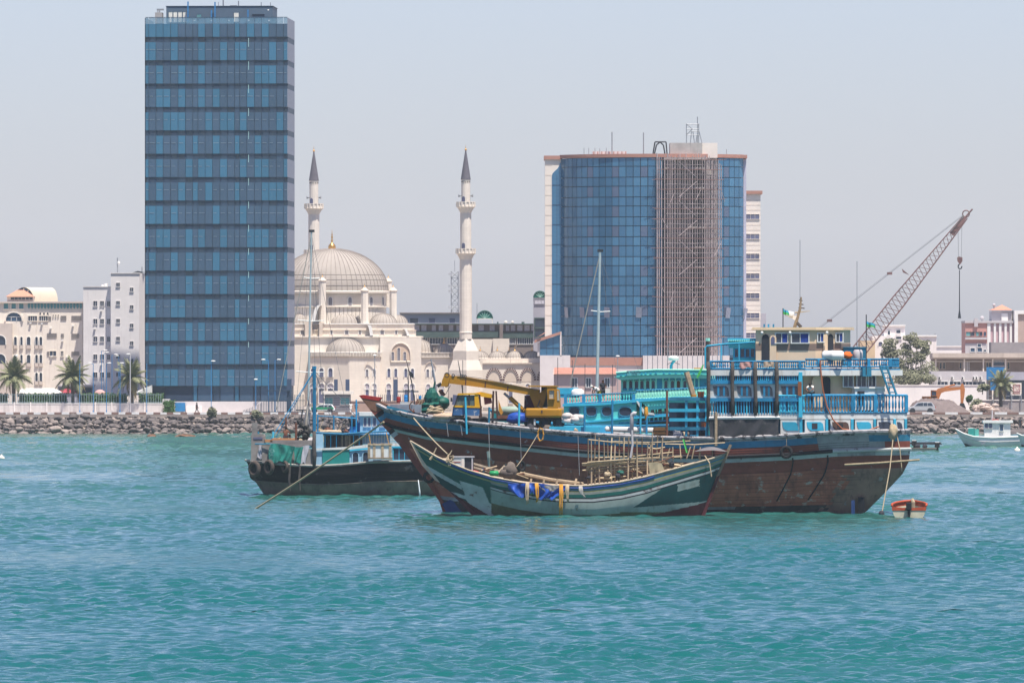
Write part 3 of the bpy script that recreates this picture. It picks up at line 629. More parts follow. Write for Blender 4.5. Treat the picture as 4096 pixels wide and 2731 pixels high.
# arcade wall with striped arches
MB().pr(f, 1930, 2220, 1453, 1625, 1.5, 16).build('arcade_wall', m_lime, h)
MB().pr(f, 1930, 2224, 1450.5, 1455, 1.2, 16).build('arcade_coping', m_limed, h)
for k, px in enumerate((1921, 1989, 2059, 2128)):
    xx = (1919, 1973, 2043, 2110)[k]; xe = (1973, 2042, 2110, 2176)[k]
    MB().pr(f, xx, xe, 1433, 1451, 2.2 + .02 * k, 9).build('dome_base', m_lime, h)
    d = dome(px, 1433, 1404, 35, 5.5, h, 0, 360, 18, 'small_dome', seg=28); finial(d[0], d[1], 5.5, d[2] + d[4] - .05, .42)
d = dome(2036, 1433, 1406, 30, 12, h, 0, 360, 16, 'small_dome', seg=24); finial(d[0], d[1], 12, d[2] + d[4] - .05, .42)
m_vous = M('dark_voussoir', (.11, .055, .06), .8)
for px in (1976, 2043, 2111, 2180):
    c0 = f.at(px, 1520, 1.5); ro = U(33, 1.5); ri = U(24.5, 1.5); ho = U(50, 1.5); hi = U(39, 1.5); nv = 29
    MB().poly([(c0.x + ri * math.cos(math.pi * i / 16), c0.z - .3 + (hi * math.sin(math.pi * i / 16))) for i in range(17)], 1.46, 1.52).build('arch_recess', m_limed, h)
    for i in range(nv):
        e_ = .2 if i % 2 == 0 else -.23; a0_, a1_ = math.pi * (i + .03 - e_) / nv, math.pi * (i + .97 + e_) / nv
        MB().poly([(c0.x + ro*math.cos(a0_), c0.z + ho*math.sin(a0_)), (c0.x + ro*math.cos(a1_), c0.z + ho*math.sin(a1_)), (c0.x + ri*math.cos(a1_), c0.z + hi*math.sin(a1_)), (c0.x + ri*math.cos(a0_), c0.z + hi*math.sin(a0_))], 1.34, 1.49).build('voussoir', m_vous if i % 2 == 0 else m_lime, h)
for px in (2043, 2111, 2180): window(f, h, px - 8, px + 8, 1535, 1556, 1.46, m_white, M('pale_tympanum'), True, .1, .12, name='blind_arch'); window(f, h, px - 7, px + 7, 1556, 1612, 1.46, m_white, m_bwin, False, .1, .12)

def minaret(px, Y, label, tip, cb, b1, b2, sh, low):
    fr = Fr(px, Y, 0, QZ); m_ = fr.m(); t = empty('minaret', fr, label, 'minaret', 'the two minarets of the mosque'); z = lambda py: fr.z(py)
    def l_(name, prof, mat, n=16, par=None, smooth=False): return MB().lathe(0, 0, [(r_ * m_, z(py)) for r_, py in prof], n).build(name, mat, par or t, smooth=smooth)
    s_ = l_('spire', [(0, cb + 1), (19.5, cb + 1), (20, cb), (2, tip + 22)], m_spire, 18)
    finial(s_, 0, 0, z(tip + 23), .42)
    l_('upper_shaft', [(18, b1 + 22), (18, cb + 6), (19.3, cb + 2), (19.3, cb)], m_lime, 14)
    for k in range(7):
        a_ = R(205 + k * 22); o = bar('vent_hole', m_dark, t, -.06, .06, -.05, .05, 0, .22); o.location = (18.1 * m_ * math.cos(a_), 18.1 * m_ * math.sin(a_), z(cb + 13)); o.rotation_euler = (0, 0, a_ + math.pi / 2)
    def balcony(b_, r_, s0, s1):
        k = l_('balcony', [(s1, b_ + 46), (s1 + 1, b_ + 42), (s1 + 4, b_ + 36), (r_ * .8, b_ + 28), (r_ * .82, b_ + 26), (r_ * .95, b_ + 21), (r_, b_ + 20.5), (r_, b_ + 19), (r_ - 2.5, b_ + 19), (r_ - 2.5, b_ + 2), (r_ - .2, b_ + 2), (r_ - .2, b_), (r_ - 3, b_), (r_ - 3, b_ + 20), (0, b_ + 20)], m_lime, 16)
        for i in range(16):
            a_ = R(i * 22.5); o = bar('balcony_post', m_lime, k, -.12, .12, -.06, .1, 0, z(b_ + 1) - z(b_ + 20)); o.location = ((r_ - 1.2) * m_ * math.cos(a_), (r_ - 1.2) * m_ * math.sin(a_), z(b_ + 20)); o.rotation_euler = (0, 0, a_ + math.pi / 2)
    balcony(b1, 38.5, 18, 22); balcony(b2, 40, 22.5, 24)
    l_('middle_shaft', [(22.3, b2 + 22), (22.3, b1 + 40)], m_lime, 14)
    for b_, r_ in ((b1, 18), (b2, 22.3)):
        MB().poly(arch_pts(-.27, .27, 0, .95), -.06, .06).build('balcony_door', m_bwin, t, loc=(-9 * m_, -math.sqrt(r_ * r_ - 81) * m_, z(b_ + 1)), rot=(0, 0, -.5))
    for sx in (-1, 1):
        g = MB(); g.tube((0, 0, 0), (sx * .45, -.1, 0), .06, .26, 8); g.build('loudspeaker', m_steel, t, loc=(sx * 18 * m_, -.2, z(b1 - 24)))
    l_('lower_shaft', [(25, low), (25, sh + 2), (24.2, b2 + 40)], m_lime, 14)
    return fr, t, m_, l_
minaret(1255.5, 1572, 'left minaret rising behind the dome beside the blue tower', 584, 722, 814.5, 999, 1100, 1300)
fr, t, m_, l_ = minaret(1863, 1546, 'right minaret standing clear of the dome on a tapering base', 579, 717, 807.6, 994, 1329, 1356)
l_('shaft_ring', [(25, 1333), (26.5, 1331), (26.5, 1328), (25, 1326)], m_lime, 14)
def sq(w, py, rot=8):   # square turned so its edge shows near the front
    hw = w * m_ / math.sqrt(2); return [(hw * math.cos(R(a_ + rot)), hw * math.sin(R(a_ + rot)), fr.z(py)) for a_ in (225+40, 315+40, 45+40, 135+40)]
g = MB(); ring = [(25 * m_ * math.cos(R(a_)), 25 * m_ * math.sin(R(a_)), fr.z(1354)) for a_ in (265+8, 355+8, 85+8, 175+8)]
def frust(name, w0, y0, w1, y1): MB().add(sq(w0, y0) + sq(w1, y1), [(0, 1, 5, 4), (1, 2, 6, 5), (2, 3, 7, 6), (3, 0, 4, 7), (4, 5, 6, 7)]).build(name, m_lime, t)
frust('taper', 72, 1403, 37, 1354); frust('base_block', 73, 1446, 73, 1403); frust('plinth_slope', 96, 1480, 74, 1440); frust('plinth', 96, 1640, 96, 1480)

# ================================================================ buildings behind the mosque
m_bb = M('brown_grey_render', (.21, .175, .165), .85, .12, .6, st=(.12, .10, .10), sa=.55)
m_gb = M('green_grey_band', (.075, .11, .105), .8, .2, .8)
m_lav = M('lavender_grey_render', (.36, .35, .40), .85, .08, .5)
f = Fr(1868, 1600, 0, QZ); h = empty('hotel_building', f, 'dark green and brown hotel with white lattice parapet behind the right minaret', 'building')
MB().pr(f, 1600, 2138, 1297, 1560, 0, 18).build('wall', m_bb, h)
MB().pr(f, 1600, 2000, 1327, 1350, -.5, 0).build('green_band', m_gb, h); MB().pr(f, 2012, 2138, 1330, 1352, -.3, 0).build('green_band', m_gb, h)
MB().pr(f, 1998, 2012, 1297, 1440, -1.0, 0).build('corner_pier', m_bb, h)
MB().pr(f, 1598, 2138, 1294, 1298, -.8, 18).build('parapet_coping', m_gb, h)
cc = lambda x: 1640 + x / 2.613
m_wl = M('white_lattice', (.52, .50, .54), .7, .35, 6)
for x0, x1 in ((40,98),(118,173),(228,270),(300,345),(405,452),(485,525),(715,772),(832,885),(960,985),(1000,1038),(1053,1100),(1120,1175),(1195,1250),(1268,1290)): window(f, h, cc(x0), cc(x1), 1300, 1323, 0, m_bb, m_wl, fw=.1, d=.12, name='lattice_panel')
for x0, x1, n_ in ((60,108,2),(120,180,2),(205,352,4),(390,490,3),(1040,1100,4),(1125,1285,6)): window(f, h, cc(x0), cc(x1), 1351, 1376, 0, m_white, m_glass, fw=.08, d=.1, mull=n_)
MB().pr(f, 1600, 1845, 1254, 1297, 3, 14).build('penthouse', m_lav, h); MB().pr(f, 1598, 1850, 1250, 1254.5, 2.5, 14).build('penthouse_roof', m_bb, h)
for x0, x1 in ((1640, 1672), (1716, 1740), (1798, 1820)): window(f, h, x0, x1, 1273, 1292, 3, m_lav, m_glass if x0 < 1700 else m_bwin, fw=.06)
def fan(fr, h, px, py, rpx, b, mat, n=10):
    p = fr.at(px, py, b); r_ = rpx * fr.m(b)
    MB().poly([(p.x + r_ * math.cos(math.pi * i / 14), p.z + r_ * math.sin(math.pi * i / 14)) for i in range(15)], b, b + .25).build('fan_light', mat, h)
    MB().path([(p.x + r_ * math.cos(math.pi * i / 14), b - .05, p.z + r_ * math.sin(math.pi * i / 14)) for i in range(15)], .12, 5).build('arch_rim', M('dark_green_paint', (.03, .10, .085), .6), h)
    for i in (3, 5, 7, 9, 11): MB().tube((p.x, b - .03, p.z), (p.x + r_ * math.cos(math.pi * i / 14), b - .03, p.z + r_ * math.sin(math.pi * i / 14)), .05).build('fan_bar', M('pale_green_paint', (.30, .50, .42), .6), h)
m_gg = M('green_glass', (.02, .17, .13), .25, .2, 1)
fan(f, h, 1939, 1274, 31, 6, m_gg)
for px in (1909, 1969): MB().pr(f, px - 1.6, px + 1.6, 1272, 1297, 5.9, 6.2).build('arch_post', m_cream, h)
MB().pr(f, 1908, 1970, 1273, 1276, 5.9, 6.2).build('arch_beam', m_cream, h)
rod('antenna', m_steel, f.at(1908, 1297, 6), f.at(1908, 1212, 6), .05, h)
for px, r_ in ((2023, .32), (2050, .26)): MB().ell(f.at(px, 1289, 4), r_, .12, r_, 10, 6).build('satellite_dish', m_cream, h)
for px in (1990, 2088, 2094): MB().pr(f, px - 2, px + 4, 1287, 1296, 4, 4.6).build('roof_unit', m_gb, h)
f = Fr(1962, 1575, 0, QZ); MB().pr(f, 1860, 2036, 1356, 1560, 0, 8).pr(f, 1972, 2037, 1354, 1560, -.6, 0).thing('annex_building', m_lime, f, 'plain pale block standing behind the small arcade domes', 'building')
f = Fr(2158, 1585, 0, QZ); h = empty('stair_tower_building', f, 'narrow grey building topped by a green glazed half round arch', 'building')
MB().pr(f, 2134, 2200, 1190, 1560, 0, 10).build('wall', m_lav, h); fan(f, h, 2160, 1190, 25, -.1, m_gg)
window(f, h, 2140, 2178, 1194, 1214, 0, m_lav, m_wl, fw=.1, mull=2); window(f, h, 2140, 2200, 1274, 1310, 0, m_gb, m_glass, fw=.15); window(f, h, 2140, 2200, 1312, 1346, 0, m_gb, m_glass, fw=.15)

m_lgr0 = M('pale_antenna_grey', (.42, .42, .45), .6)
# lattice telecom mast
f = Fr(1819, 1640, 0, QZ); h = empty('telecom_mast', f, 'grey lattice telecom mast with antenna racks behind the right minaret', 'mast')
w_ = 14 * f.m(); zt, zb = f.z(1086), 0.
for sx in (-1, 1):
    for sy in (-1, 1): rod('mast_leg', m_steel, (sx * w_, sy * w_, zb), (sx * w_, sy * w_, zt), .09, h)
g = MB(); n_ = 26
for i in range(n_):
    z0_, z1_ = zt - (i + 1) * 1.15, zt - i * 1.15
    for sy in (-1, 1):
        g.tube((-w_, sy * w_, z0_), (w_, sy * w_, z1_), .05, n=4); g.tube((w_, sy * w_, z0_), (-w_, sy * w_, z1_), .05, n=4); g.tube((-w_, sy * w_, z0_), (w_, sy * w_, z0_), .05, n=4)
g.build('lattice_bracing', m_steel, h)
for py in (1092, 1140, 1160, 1225):
    for sx in (-1.6, -1.0, 1.2): MB().box(sx * w_ - .06, sx * w_ + .06, -w_ - .5, -w_ - .3, f.z(py + 12), f.z(py - 2)).build('panel_antenna', m_lgr0, h)
    MB().tube((-w_ * 1.8, -w_ - .3, f.z(py + 4)), (w_ * 1.4, -w_ - .3, f.z(py + 4)), .06).build('antenna_arm', m_steel, h)
rod('lightning_rod', m_steel, (0, 0, zt), (0, 0, f.z(1042)), .05, h)
# ================================================================ curved glass tower with scaffolding
m_cg = [M('curtain_glass_mid', (.062, .18, .31), .14, .10, .10, metal=.3, spec=.55, rnd=.07), M('curtain_glass_light', (.072, .205, .34), .14, .1, .10, metal=.3, spec=.55, rnd=.07), M('curtain_glass_deep', (.056, .162, .285), .14, .1, .10, metal=.3, spec=.55, rnd=.07), M('curtain_glass_grey', (.12, .16, .25), .2, .1, .2, metal=.3, spec=.5)]
m_stone = M('pale_cladding_stone', (.74, .66, .59), .8, .06, .6, st=(.64, .56, .50), sa=.62)
m_corn = M('rose_brown_cornice', (.40, .205, .16), .75, .1, .6)
m_mull = M('mullion_dark', (.026, .05, .10), .4)
m_podg = M('grey_podium_panel', (.62, .57, .56), .8, .07, .8, st=(.40, .36, .36), sa=.6)
m_scaf = M('scaffold_tube', (.36, .295, .29), .6, .3, 1.5, rnd=.3)
m_plank = M('rusty_scaffold_deck', (.26, .15, .13), .85, .25, 2)
f = Fr(2631, 1535, 0, QZ); h = empty('curved_glass_building', f, 'curved blue glass building with rose cornice, partly scaffolded', 'building')
RC = 421 * f.m(4); CB = RC                       # cylinder axis lies RC behind the front
PXC = 2631
def phi(px): return math.asin(max(-1, min(1, (px - PXC) / 421)))
rows_y = [631]
while rows_y[-1] < 1425: rows_y.append(rows_y[-1] + (36.0 if len(rows_y) % 2 else 43.2))
rows_y[-1] = 1430
dphi = 1.24 / RC; ph0, ph1 = phi(2247), phi(2974)
zf = lambda py: f.z(py, 3)
g = MB(); n_ = 40
arc = [(RC * .988 * math.sin(ph0 + (ph1 - ph0) * i / n_), CB - RC * .988 * math.cos(ph0 + (ph1 - ph0) * i / n_)) for i in range(n_ + 1)]
g.plan(arc, 0, zf(632)); g.build('core', m_mull, h)
arc = [(RC * 1.012 * math.sin(ph0 - .01 + (ph1 - ph0 + .02) * i / n_), CB - RC * 1.012 * math.cos(ph0 - .01 + (ph1 - ph0 + .02) * i / n_)) for i in range(n_ + 1)]
MB().plan(arc, zf(631), zf(617)).build('cornice', m_corn, h)
k = 0; spare_c = MB(); pcount = 0; ph = ph0
cells = []
while ph < ph1 - .01:
    for j in range(len(rows_y) - 1):
        mid = PXC + 421 * math.sin(ph + dphi / 2)
        if 2655 < mid < 2872: continue
        tall = j % 2 == 1; rn = random.random()
        mi = 3 if (tall and k in (6, 10, 14) and rn < .8) or (tall and mid > 2890 and mid < 2915 and rn < .8) else (1 if rn < .25 else 2 if rn < .5 else 0)
        if k < 4: mi = 2
        cells.append((abs(mid - PXC), ph + dphi / 2, j, mi))
    ph += dphi; k += 1
cells.sort(key=lambda c_: c_[0])
for q, (_, pm, j, mi) in enumerate(cells):
    z0_, z1_ = zf(rows_y[j + 1]) + .06, zf(rows_y[j]) - .06; wd = dphi * RC - .11; tx = random.uniform(-.006, .006); tz = random.uniform(-.008, .008)
    loc = Vector((RC * math.sin(pm), CB - RC * math.cos(pm), z0_))
    if q < 300:
        o = link('glass_pane', unit('box', m_cg[mi]), h); o.location = loc; o.scale = (wd, .08, z1_ - z0_); o.rotation_euler = (tx, 0, pm + tz)
    else:
        mt = Matrix.Translation(loc) @ Matrix.Rotation(pm + tz, 4, 'Z') @ Matrix.Rotation(tx, 4, 'X')
        v_ = [mt @ Vector((sx * wd / 2, sy * .04, sz * (z1_ - z0_))) for sx, sy, sz in ((-1,-1,0),(1,-1,0),(1,1,0),(-1,1,0),(-1,-1,1),(1,-1,1),(1,1,1),(-1,1,1))]
        spare_c.add(v_, [(0,3,2,1),(4,5,6,7),(0,1,5,4),(1,2,6,5),(2,3,7,6),(3,0,4,7)], mi)
tag(spare_c.build('glass_panes_outer', m_cg, h), kind='stuff')
# opened casements
for px, py in ((2273, 1228), (2334, 1228), (2431, 1228), (2556, 1228), (2908, 1230), (2978, 1232)):
    pm = phi(px); o = bar('open_casement', M('casement_reflection_tint', (.28, .31, .40), .2, .1, .5, metal=.3), h, -.5, .5, -.03, .03, 0, 1.75); o.location = (RC * 1.012 * math.sin(pm), CB - RC * 1.012 * math.cos(pm), zf(py + 42)); o.rotation_euler = (.12, .05, pm)  # pale colour stands in for the reflection on the tilted panes
# left stone frame with an ogee headed glass bay
b_ = 10.6; x0, x1 = f.x(2180, b_), f.x(2249, b_)
MB().pr(f, 2180, 2249, 638, 1345, b_, b_ + 12).build('stone_wing', m_stone, h); MB().pr(f, 2176, 2249, 623, 638, b_ - .3, b_ + 12).build('cornice', m_corn, h)
og = [(2208, 1345), (2247, 1345), (2247, 670), (2241, 648), (2238, 662), (2230, 675), (2219, 685), (2210, 695), (2208, 702)]
MB().poly([(f.x(a_, b_), f.z(e_, b_)) for a_, e_ in og], b_ - .12, b_ + .02).build('ogee_bay', m_cg[0], h)
for py in range(740, 1340, 79): MB().pr(f, 2208, 2247, py, py + 1.5, b_ - .17, b_ - .1).build('glazing_bar', m_mull, h)
MB().pr(f, 2227, 2228.5, 700, 1345, b_ - .17, b_ - .1).build('glazing_bar', m_mull, h); MB().pr(f, 2246, 2248.5, 650, 1345, b_ - .3, b_).build('edge_trim', m_podg, h)
for py in range(660, 1340, 40): MB().pr(f, 2180.5, 2207.5, py, py + 1.2, b_ - .03, b_).build('stone_joint', m_limed, h)
# right end strip and stepped wing
MB().pr(f, 2974, 2985, 638, 1430, 7.5, 20).build('end_strip', M('pale_lilac_cladding', (.46, .44, .53), .6), h)
MB().pr(f, 2870, 2989, 620, 633, 6.5, 20).build('cornice', m_corn, h)
MB().pr(f, 2983, 3042, 776, 1440, 9, 24).build('stone_wing', m_stone, h); MB().pr(f, 2981, 3050, 763, 776, 8.6, 24).build('cornice', m_corn, h)
MB().pr(f, 3036, 3064, 1253, 1440, 12, 24).build('grey_wing', m_lav, h)
for k in range(7):
    y0 = 857 + 79 * k; window(f, h, 2985, 3037, y0, y0 + 20, 9, m_stone, M('strip_window_glass', (.12, .125, .20), .15, .3, .3), fw=.06, d=.08, mull=2)
for py in range(800, 1430, 20):
    MB().pr(f, 2983, 3042, py, py + .8, 8.97, 9).build('stone_joint', m_limed, h)
# unfinished core behind the scaffolding
m_dk = M('shade_dark_concrete', (.15, .115, .125), .9, .3, .3)  # dark tone paints in the shade of the recessed interior
pa, pb, pc = phi(2657), phi(2818), phi(2870)
g = MB(); rr_ = RC * .995
g.add([(rr_ * math.sin(pa + (pb - pa) * i / 8), CB - rr_ * math.cos(pa + (pb - pa) * i / 8), z_) for z_ in (zf(1430), zf(640)) for i in range(9)], [(i, i + 1, i + 10, i + 9) for i in range(8)])
g.build('shaft_wall', m_dk, h)
g = MB(); g.add([(rr_ * math.sin(pb + (pc - pb) * i / 5), CB - rr_ * math.cos(pb + (pc - pb) * i / 5), z_) for z_ in (zf(1430), zf(612)) for i in range(6)], [(i, i + 1, i + 7, i + 6) for i in range(5)])
g.build('concrete_wall', m_conc, h)
for j in range(1, len(rows_y), 2): MB().pr(f, 2657, 2818, rows_y[j] + 2, rows_y[j] + 9, -.25, 1).build('floor_slab', m_conc, h)
MB().pr(f, 2655, 2820, 631, 641, -.3, 6).build('head_beam', m_conc, h)
MB().pr(f, 2680, 2809, 572, 632, 1.5, 10).build('lift_overrun', m_conc, h); MB().pr(f, 2809, 2870, 572, 632, 1.9, 10).build('lift_overrun_end', m_stone, h)
MB().pr(f, 2370, 2506, 606, 618, 6, 14).build('plant_parapet', m_podg, h)
for i in range(9): bar('parapet_post', m_corn, h, f.x(2374 + i * 16, 6), f.x(2377 + i * 16, 6), 5.9, 6, f.z(617, 6), f.z(606, 6))
for px, y0 in ((2336, 592), (2355, 592), (2380, 592), (2399, 594), (2425, 592), (2448, 528), (2574, 531), (2906, 598)): rod('roof_antenna', m_steel, f.at(px, 618, 5), f.at(px, y0, 5), .09 if y0 < 560 else .05, h)
g = MB()
for p_, q_ in (((2612, 617), (2620, 568)), ((2620, 568), (2664, 568)), ((2664, 568), (2668, 617)), ((2618, 617), (2626, 580)), ((2626, 580), (2640, 569)), ((2660, 617), (2654, 582)), ((2654, 582), (2640, 569))): g.tube(f.at(*p_, 4), f.at(*q_, 4), .12, n=5)
g.build('davit_frame', m_dark, h)
g = MB()
for p_, q_ in (((2746, 572), (2746, 495)), ((2795, 572), (2795, 495)), ((2790, 572), (2790, 468)), ((2746, 497), (2795, 497)), ((2746, 517), (2795, 517)), ((2746, 540), (2795, 540)), ((2746, 497), (2770, 517)), ((2770, 517), (2746, 540)), ((2762, 572), (2766, 526)), ((2766, 526), (2796, 526)), ((2796, 526), (2808, 572)), ((2778, 572), (2772, 528)), ((2784, 572), (2790, 530))): g.tube(f.at(*p_, 3), f.at(*q_, 3), .08, n=5)
g.build('roof_scaffold', m_steel, h)
# podium
MB().pr(f, 2160, 2281, 1421, 1600, -3, 10).build('podium_wall', m_podg, h)
MB().pr(f, 2281, 2572, 1429, 1461, -2, 6).build('podium_fascia', m_corn, h); MB().pr(f, 2281, 2572, 1461, 1600, -1.8, 6).build('podium_wall', m_podg, h)
MB().pr(f, 2572, 2918, 1422, 1600, -4, 6).build('podium_wall', m_podg, h)
for px in range(2590, 2910, 20): MB().pr(f, px, px + 1.2, 1422, 1600, -4.05, -4).build('panel_joint', m_mull, h)
p = f.at(2138, 1360, -2.5); q = f.at(2242, 1326, -2.5); m2 = f.m(-2.5)
MB().poly([(p.x, p.z), (q.x, q.z), (q.x, q.z - 11 * m2), (p.x, p.z - 11 * m2)], -3.2, 6).build('raking_fascia', m_corn, h)
MB().poly([(p.x + .5, p.z - 11 * m2), (q.x, q.z - 11 * m2), (q.x, f.z(1424, -2.5)), (p.x + .5, f.z(1424, -2.5))], -2.6, 6).build('entrance_wall', m_podg, h)
MB().poly([(f.x(2160, -2.7), f.z(1365, -2.7)), (f.x(2240, -2.7), f.z(1338, -2.7)), (f.x(2240, -2.7), f.z(1421, -2.7)), (f.x(2160, -2.7), f.z(1421, -2.7))], -2.75, -2.6).build('entrance_glazing', m_cg[0], h)
for px in (2186, 2212): MB().pr(f, px, px + 1.4, 1352, 1421, -2.82, -2.7).build('glazing_bar', m_mull, h)
MB().pr(f, 2160, 2240, 1390, 1391.4, -2.82, -2.7).build('glazing_bar', m_mull, h); MB().pr(f, 2240, 2246, 1326, 1424, -3.0, -2.4).build('edge_trim', m_podg, h)
p = f.at(2149, 1349, -3); q = f.at(2190, 1326, -3); MB().add([(p.x, -3.5, p.z), (q.x - 1, -3.5, p.z + .4), (q.x, 0, q.z), (p.x + 1, 0, q.z - .3)], [(0, 1, 2, 3)]).build('small_tiled_roof', m_tile, h)

# scaffolding, a thing of its own
f2 = Fr(2745, 1535, 0, QZ); h = empty('scaffolding', f2, 'grey tube scaffolding covering the bare shaft of the curved building', 'scaffolding')
RS = RC * 1.05
def sc_at(px, z_, off=0.0):
    pm = phi(px) ; r_ = RS + off; w = f.world(Vector((r_ * math.sin(pm), CB - r_ * math.cos(pm), z_))); return w - f2.O
xs_ = [2628, 2636, 2645] + list(range(2656, 2800, 9)) + list(range(2800, 2862, 6))
ztop, zbot = zf(628), 0
for i, px in enumerate(xs_):
    for off in (0, 1.05):
        zt_ = ztop + random.uniform(-.8, .6) - (.8 if px > 2830 else 0)
        rod('standard', m_scaf, sc_at(px + random.uniform(-1, 1), zbot, off), sc_at(px + random.uniform(-1.5, 1.5), zt_, off), random.uniform(.055, .085), h)
lv = [641]
while lv[-1] < 1425: lv.append(lv[-1] + 19.6)
for j, py in enumerate(lv):
    main = j % 2 == 0; a_, e_ = (2630, 2864) if main else (2660, 2858)
    for off in (0, 1.1):
        pts = [sc_at(a_ + (e_ - a_) * i / 6, zf(py) + random.uniform(-.05, .05), off) for i in range(7)]
        MB().path(pts, .055 if main else .042, 4).build('ledger', m_plank if main else m_scaf, h)
    if main:
        for a_, e_ in ((2632, 2740), (2742, 2860)):
            if random.random() < .8:
                rows = [[sc_at(a_ + (e_ - a_) * i / 5, zf(py) + .08, o_) for o_ in (.1, 1.0)] for i in range(6)]
                MB().grid(rows).build('deck_board', m_plank, h)
for k in range(10):
    y0 = 650 + k * 78; a_, e_ = (2706, 2770) if k % 2 else (2770, 2706)
    MB().path([sc_at(a_, zf(y0 + 62), 1.15), sc_at(e_, zf(y0), 1.15)], .055, 4).build('stair_brace', m_scaf, h)
for k in range(26):
    px = random.uniform(2632, 2860); y0 = random.uniform(660, 1340); MB().path([sc_at(px, zf(y0), 1.12), sc_at(px + random.choice((-1, 1)) * random.uniform(14, 24), zf(y0 + random.uniform(36, 60)), 1.12)], .045, 4).build('brace', m_scaf, h)
for k in range(34):
    py = random.choice(lv[::2]) + random.uniform(-1, 1); px = random.choice((2634, 2858)); MB().tube(sc_at(px, zf(py), 1.1), sc_at(px, zf(py), 1.1) + Vector((random.uniform(.5, 1.5) * (1 if px > 2700 else -1), 0, random.uniform(-.1, .2))), .05, n=4).build('pole_end', m_plank, h)

# pink house with a tiled roof by the mosque
m_pink = M('pink_render', (.52, .36, .33), .85, .1, .6); m_tpk = M('pale_pink_tile', (.62, .36, .30), .8, .15, 3)
f = Fr(2340, 1500, 0, QZ); h = empty('pink_house', f, 'low pink house with a pale tiled roof behind the turquoise dhow', 'house')
MB().pr(f, 2216, 2580, 1492, 1640, 0, 7).build('wall', m_pink, h)
p = f.at(2212, 1496, -.5); q = f.at(2470, 1470, 3); MB().add([(p.x, -.6, p.z), (q.x, -.6, p.z), (q.x - .4, 3.5, q.z), (p.x + .2, 3.5, q.z), (q.x, 7, p.z), (p.x, 7, p.z)], [(0, 1, 2, 3), (3, 2, 4, 5), (0, 3, 5), (1, 4, 2)]).build('roof', m_tpk, h)
for i in range(9): MB().add([(p.x + .2, -.62 + i * .45, p.z + .03 + i * (q.z - p.z) / 9), (q.x - .2, -.62 + i * .45, p.z + .03 + i * (q.z - p.z) / 9), (q.x - .2, -.62 + i * .45, p.z + .11 + i * (q.z - p.z) / 9), (p.x + .2, -.62 + i * .45, p.z + .11 + i * (q.z - p.z) / 9)], [(0, 1, 2, 3)]).build('tile_course', m_tile, h)
for px in (2290, 2345, 2420, 2510): window(f, h, px, px + 18, 1512, 1548, 0, m_white, m_glass, fw=.1, mull=1)
# ================================================================ right hand waterfront
m_wwall = M('white_yard_wall', (.76, .70, .67), .85, .07, .5, st=(.48, .42, .40), sa=.6)
m_lgrey = M('pale_grey_render', (.48, .45, .46), .85, .08, .6, st=(.36, .33, .34), sa=.58)
m_pk2 = M('salmon_render', (.50, .27, .24), .85, .1, .6); m_lil = M('lilac_pink_render', (.50, .34, .37), .85, .08, .6)
f = Fr(3640, 1720, 0, QZ); h = empty('white_villa', f, 'white flat roofed villa behind the trees left of the hanging hook', 'house')
MB().pr(f, 3490, 3746, 1343, 1560, 0, 14).build('wall', m_wwall, h); MB().pr(f, 3536, 3620, 1303, 1343, 2, 10).build('roof_room', m_wwall, h); MB().pr(f, 3534, 3622, 1299, 1304, 1.6, 10).build('roof_slab', m_white, h)
MB().pr(f, 3660, 3748, 1340, 1346, -.3, 14).build('parapet', m_white, h)
for a_, e_, y0, y1 in ((3551, 3560, 1323, 1339), (3585, 3602, 1320, 1333), (3584, 3605, 1346, 1356), (3560, 3572, 1352, 1362)): window(f, h, a_, e_, y0, y1, 2 if y0 < 1340 else 0, m_white, m_glass, fw=.1)
window(f, h, 3514, 3530, 1367, 1384, 0, m_white, m_bwin, True, .12)
MB().pr(f, 3440, 3500, 1362, 1560, -1, 8).build('ochre_room', M('ochre_render', (.56, .42, .27), .85, .1, .5), h)
rod('antenna', m_steel, f.at(3574, 1300, 3), f.at(3574, 1266, 3), .06, h); rod('antenna', m_steel, f.at(3740, 1345, 3), f.at(3740, 1333, 3), .1, h)
f = Fr(3800, 1760, 0, QZ); MB().pr(f, 3742, 3852, 1387, 1560, 0, 10).pr(f, 3742, 3852, 1383, 1387.5, -.2, 10).thing('warehouse', m_wwall, f, 'long low white warehouse between the villa and the salmon house', 'building')
f = Fr(3960, 1680, 0, QZ); h = empty('apartment_house', f, 'salmon and lilac striped house with a red hipped roof at the right edge', 'building')
MB().pr(f, 3861, 3948, 1290, 1560, 0, 14).build('salmon_wall', m_pk2, h); MB().pr(f, 3860, 4062, 1283, 1292, -.3, 14).build('parapet', m_lgrey, h)
MB().pr(f, 3861, 3948, 1374, 1560, -.15, 0).build('grey_storey', m_lgrey, h); MB().pr(f, 3861, 3948, 1349, 1358, -.5, 0).build('balcony_band', m_lgrey, h)
for a_, e_, mt in ((3864, 3882, m_teal), (3884, 3898, m_glass), (3904, 3916, m_teal), (3917, 3929, m_glass), (3935, 3944, m_bglass)): window(f, h, a_, e_, 1327, 1344, 0, m_pk2, mt, fw=.08)
for a_, e_, y0, y1 in ((3882, 3899, 1392, 1406), (3910, 3924, 1375, 1387), (3910, 3928, 1392, 1406), (3936, 3944, 1398, 1406)): window(f, h, a_, e_, y0, y1, -.15, m_white, m_bglass, fw=.08)
MB().pr(f, 3897, 3912, 1273, 1307, -.5, 1).build('gable_pier', m_lgrey, h)
MB().pr(f, 3947, 4062, 1292, 1560, .2, 14).build('lilac_wall', m_lil, h)
for a_, e_ in ((3949, 3962), (3975, 3984), (3996, 4006), (4018, 4027), (4039, 4048)): bar('white_pilaster', m_white, h, f.x(a_, -.1), f.x(e_, -.1), -.12, .25, f.z(1420, 0), f.z(1293, 0))
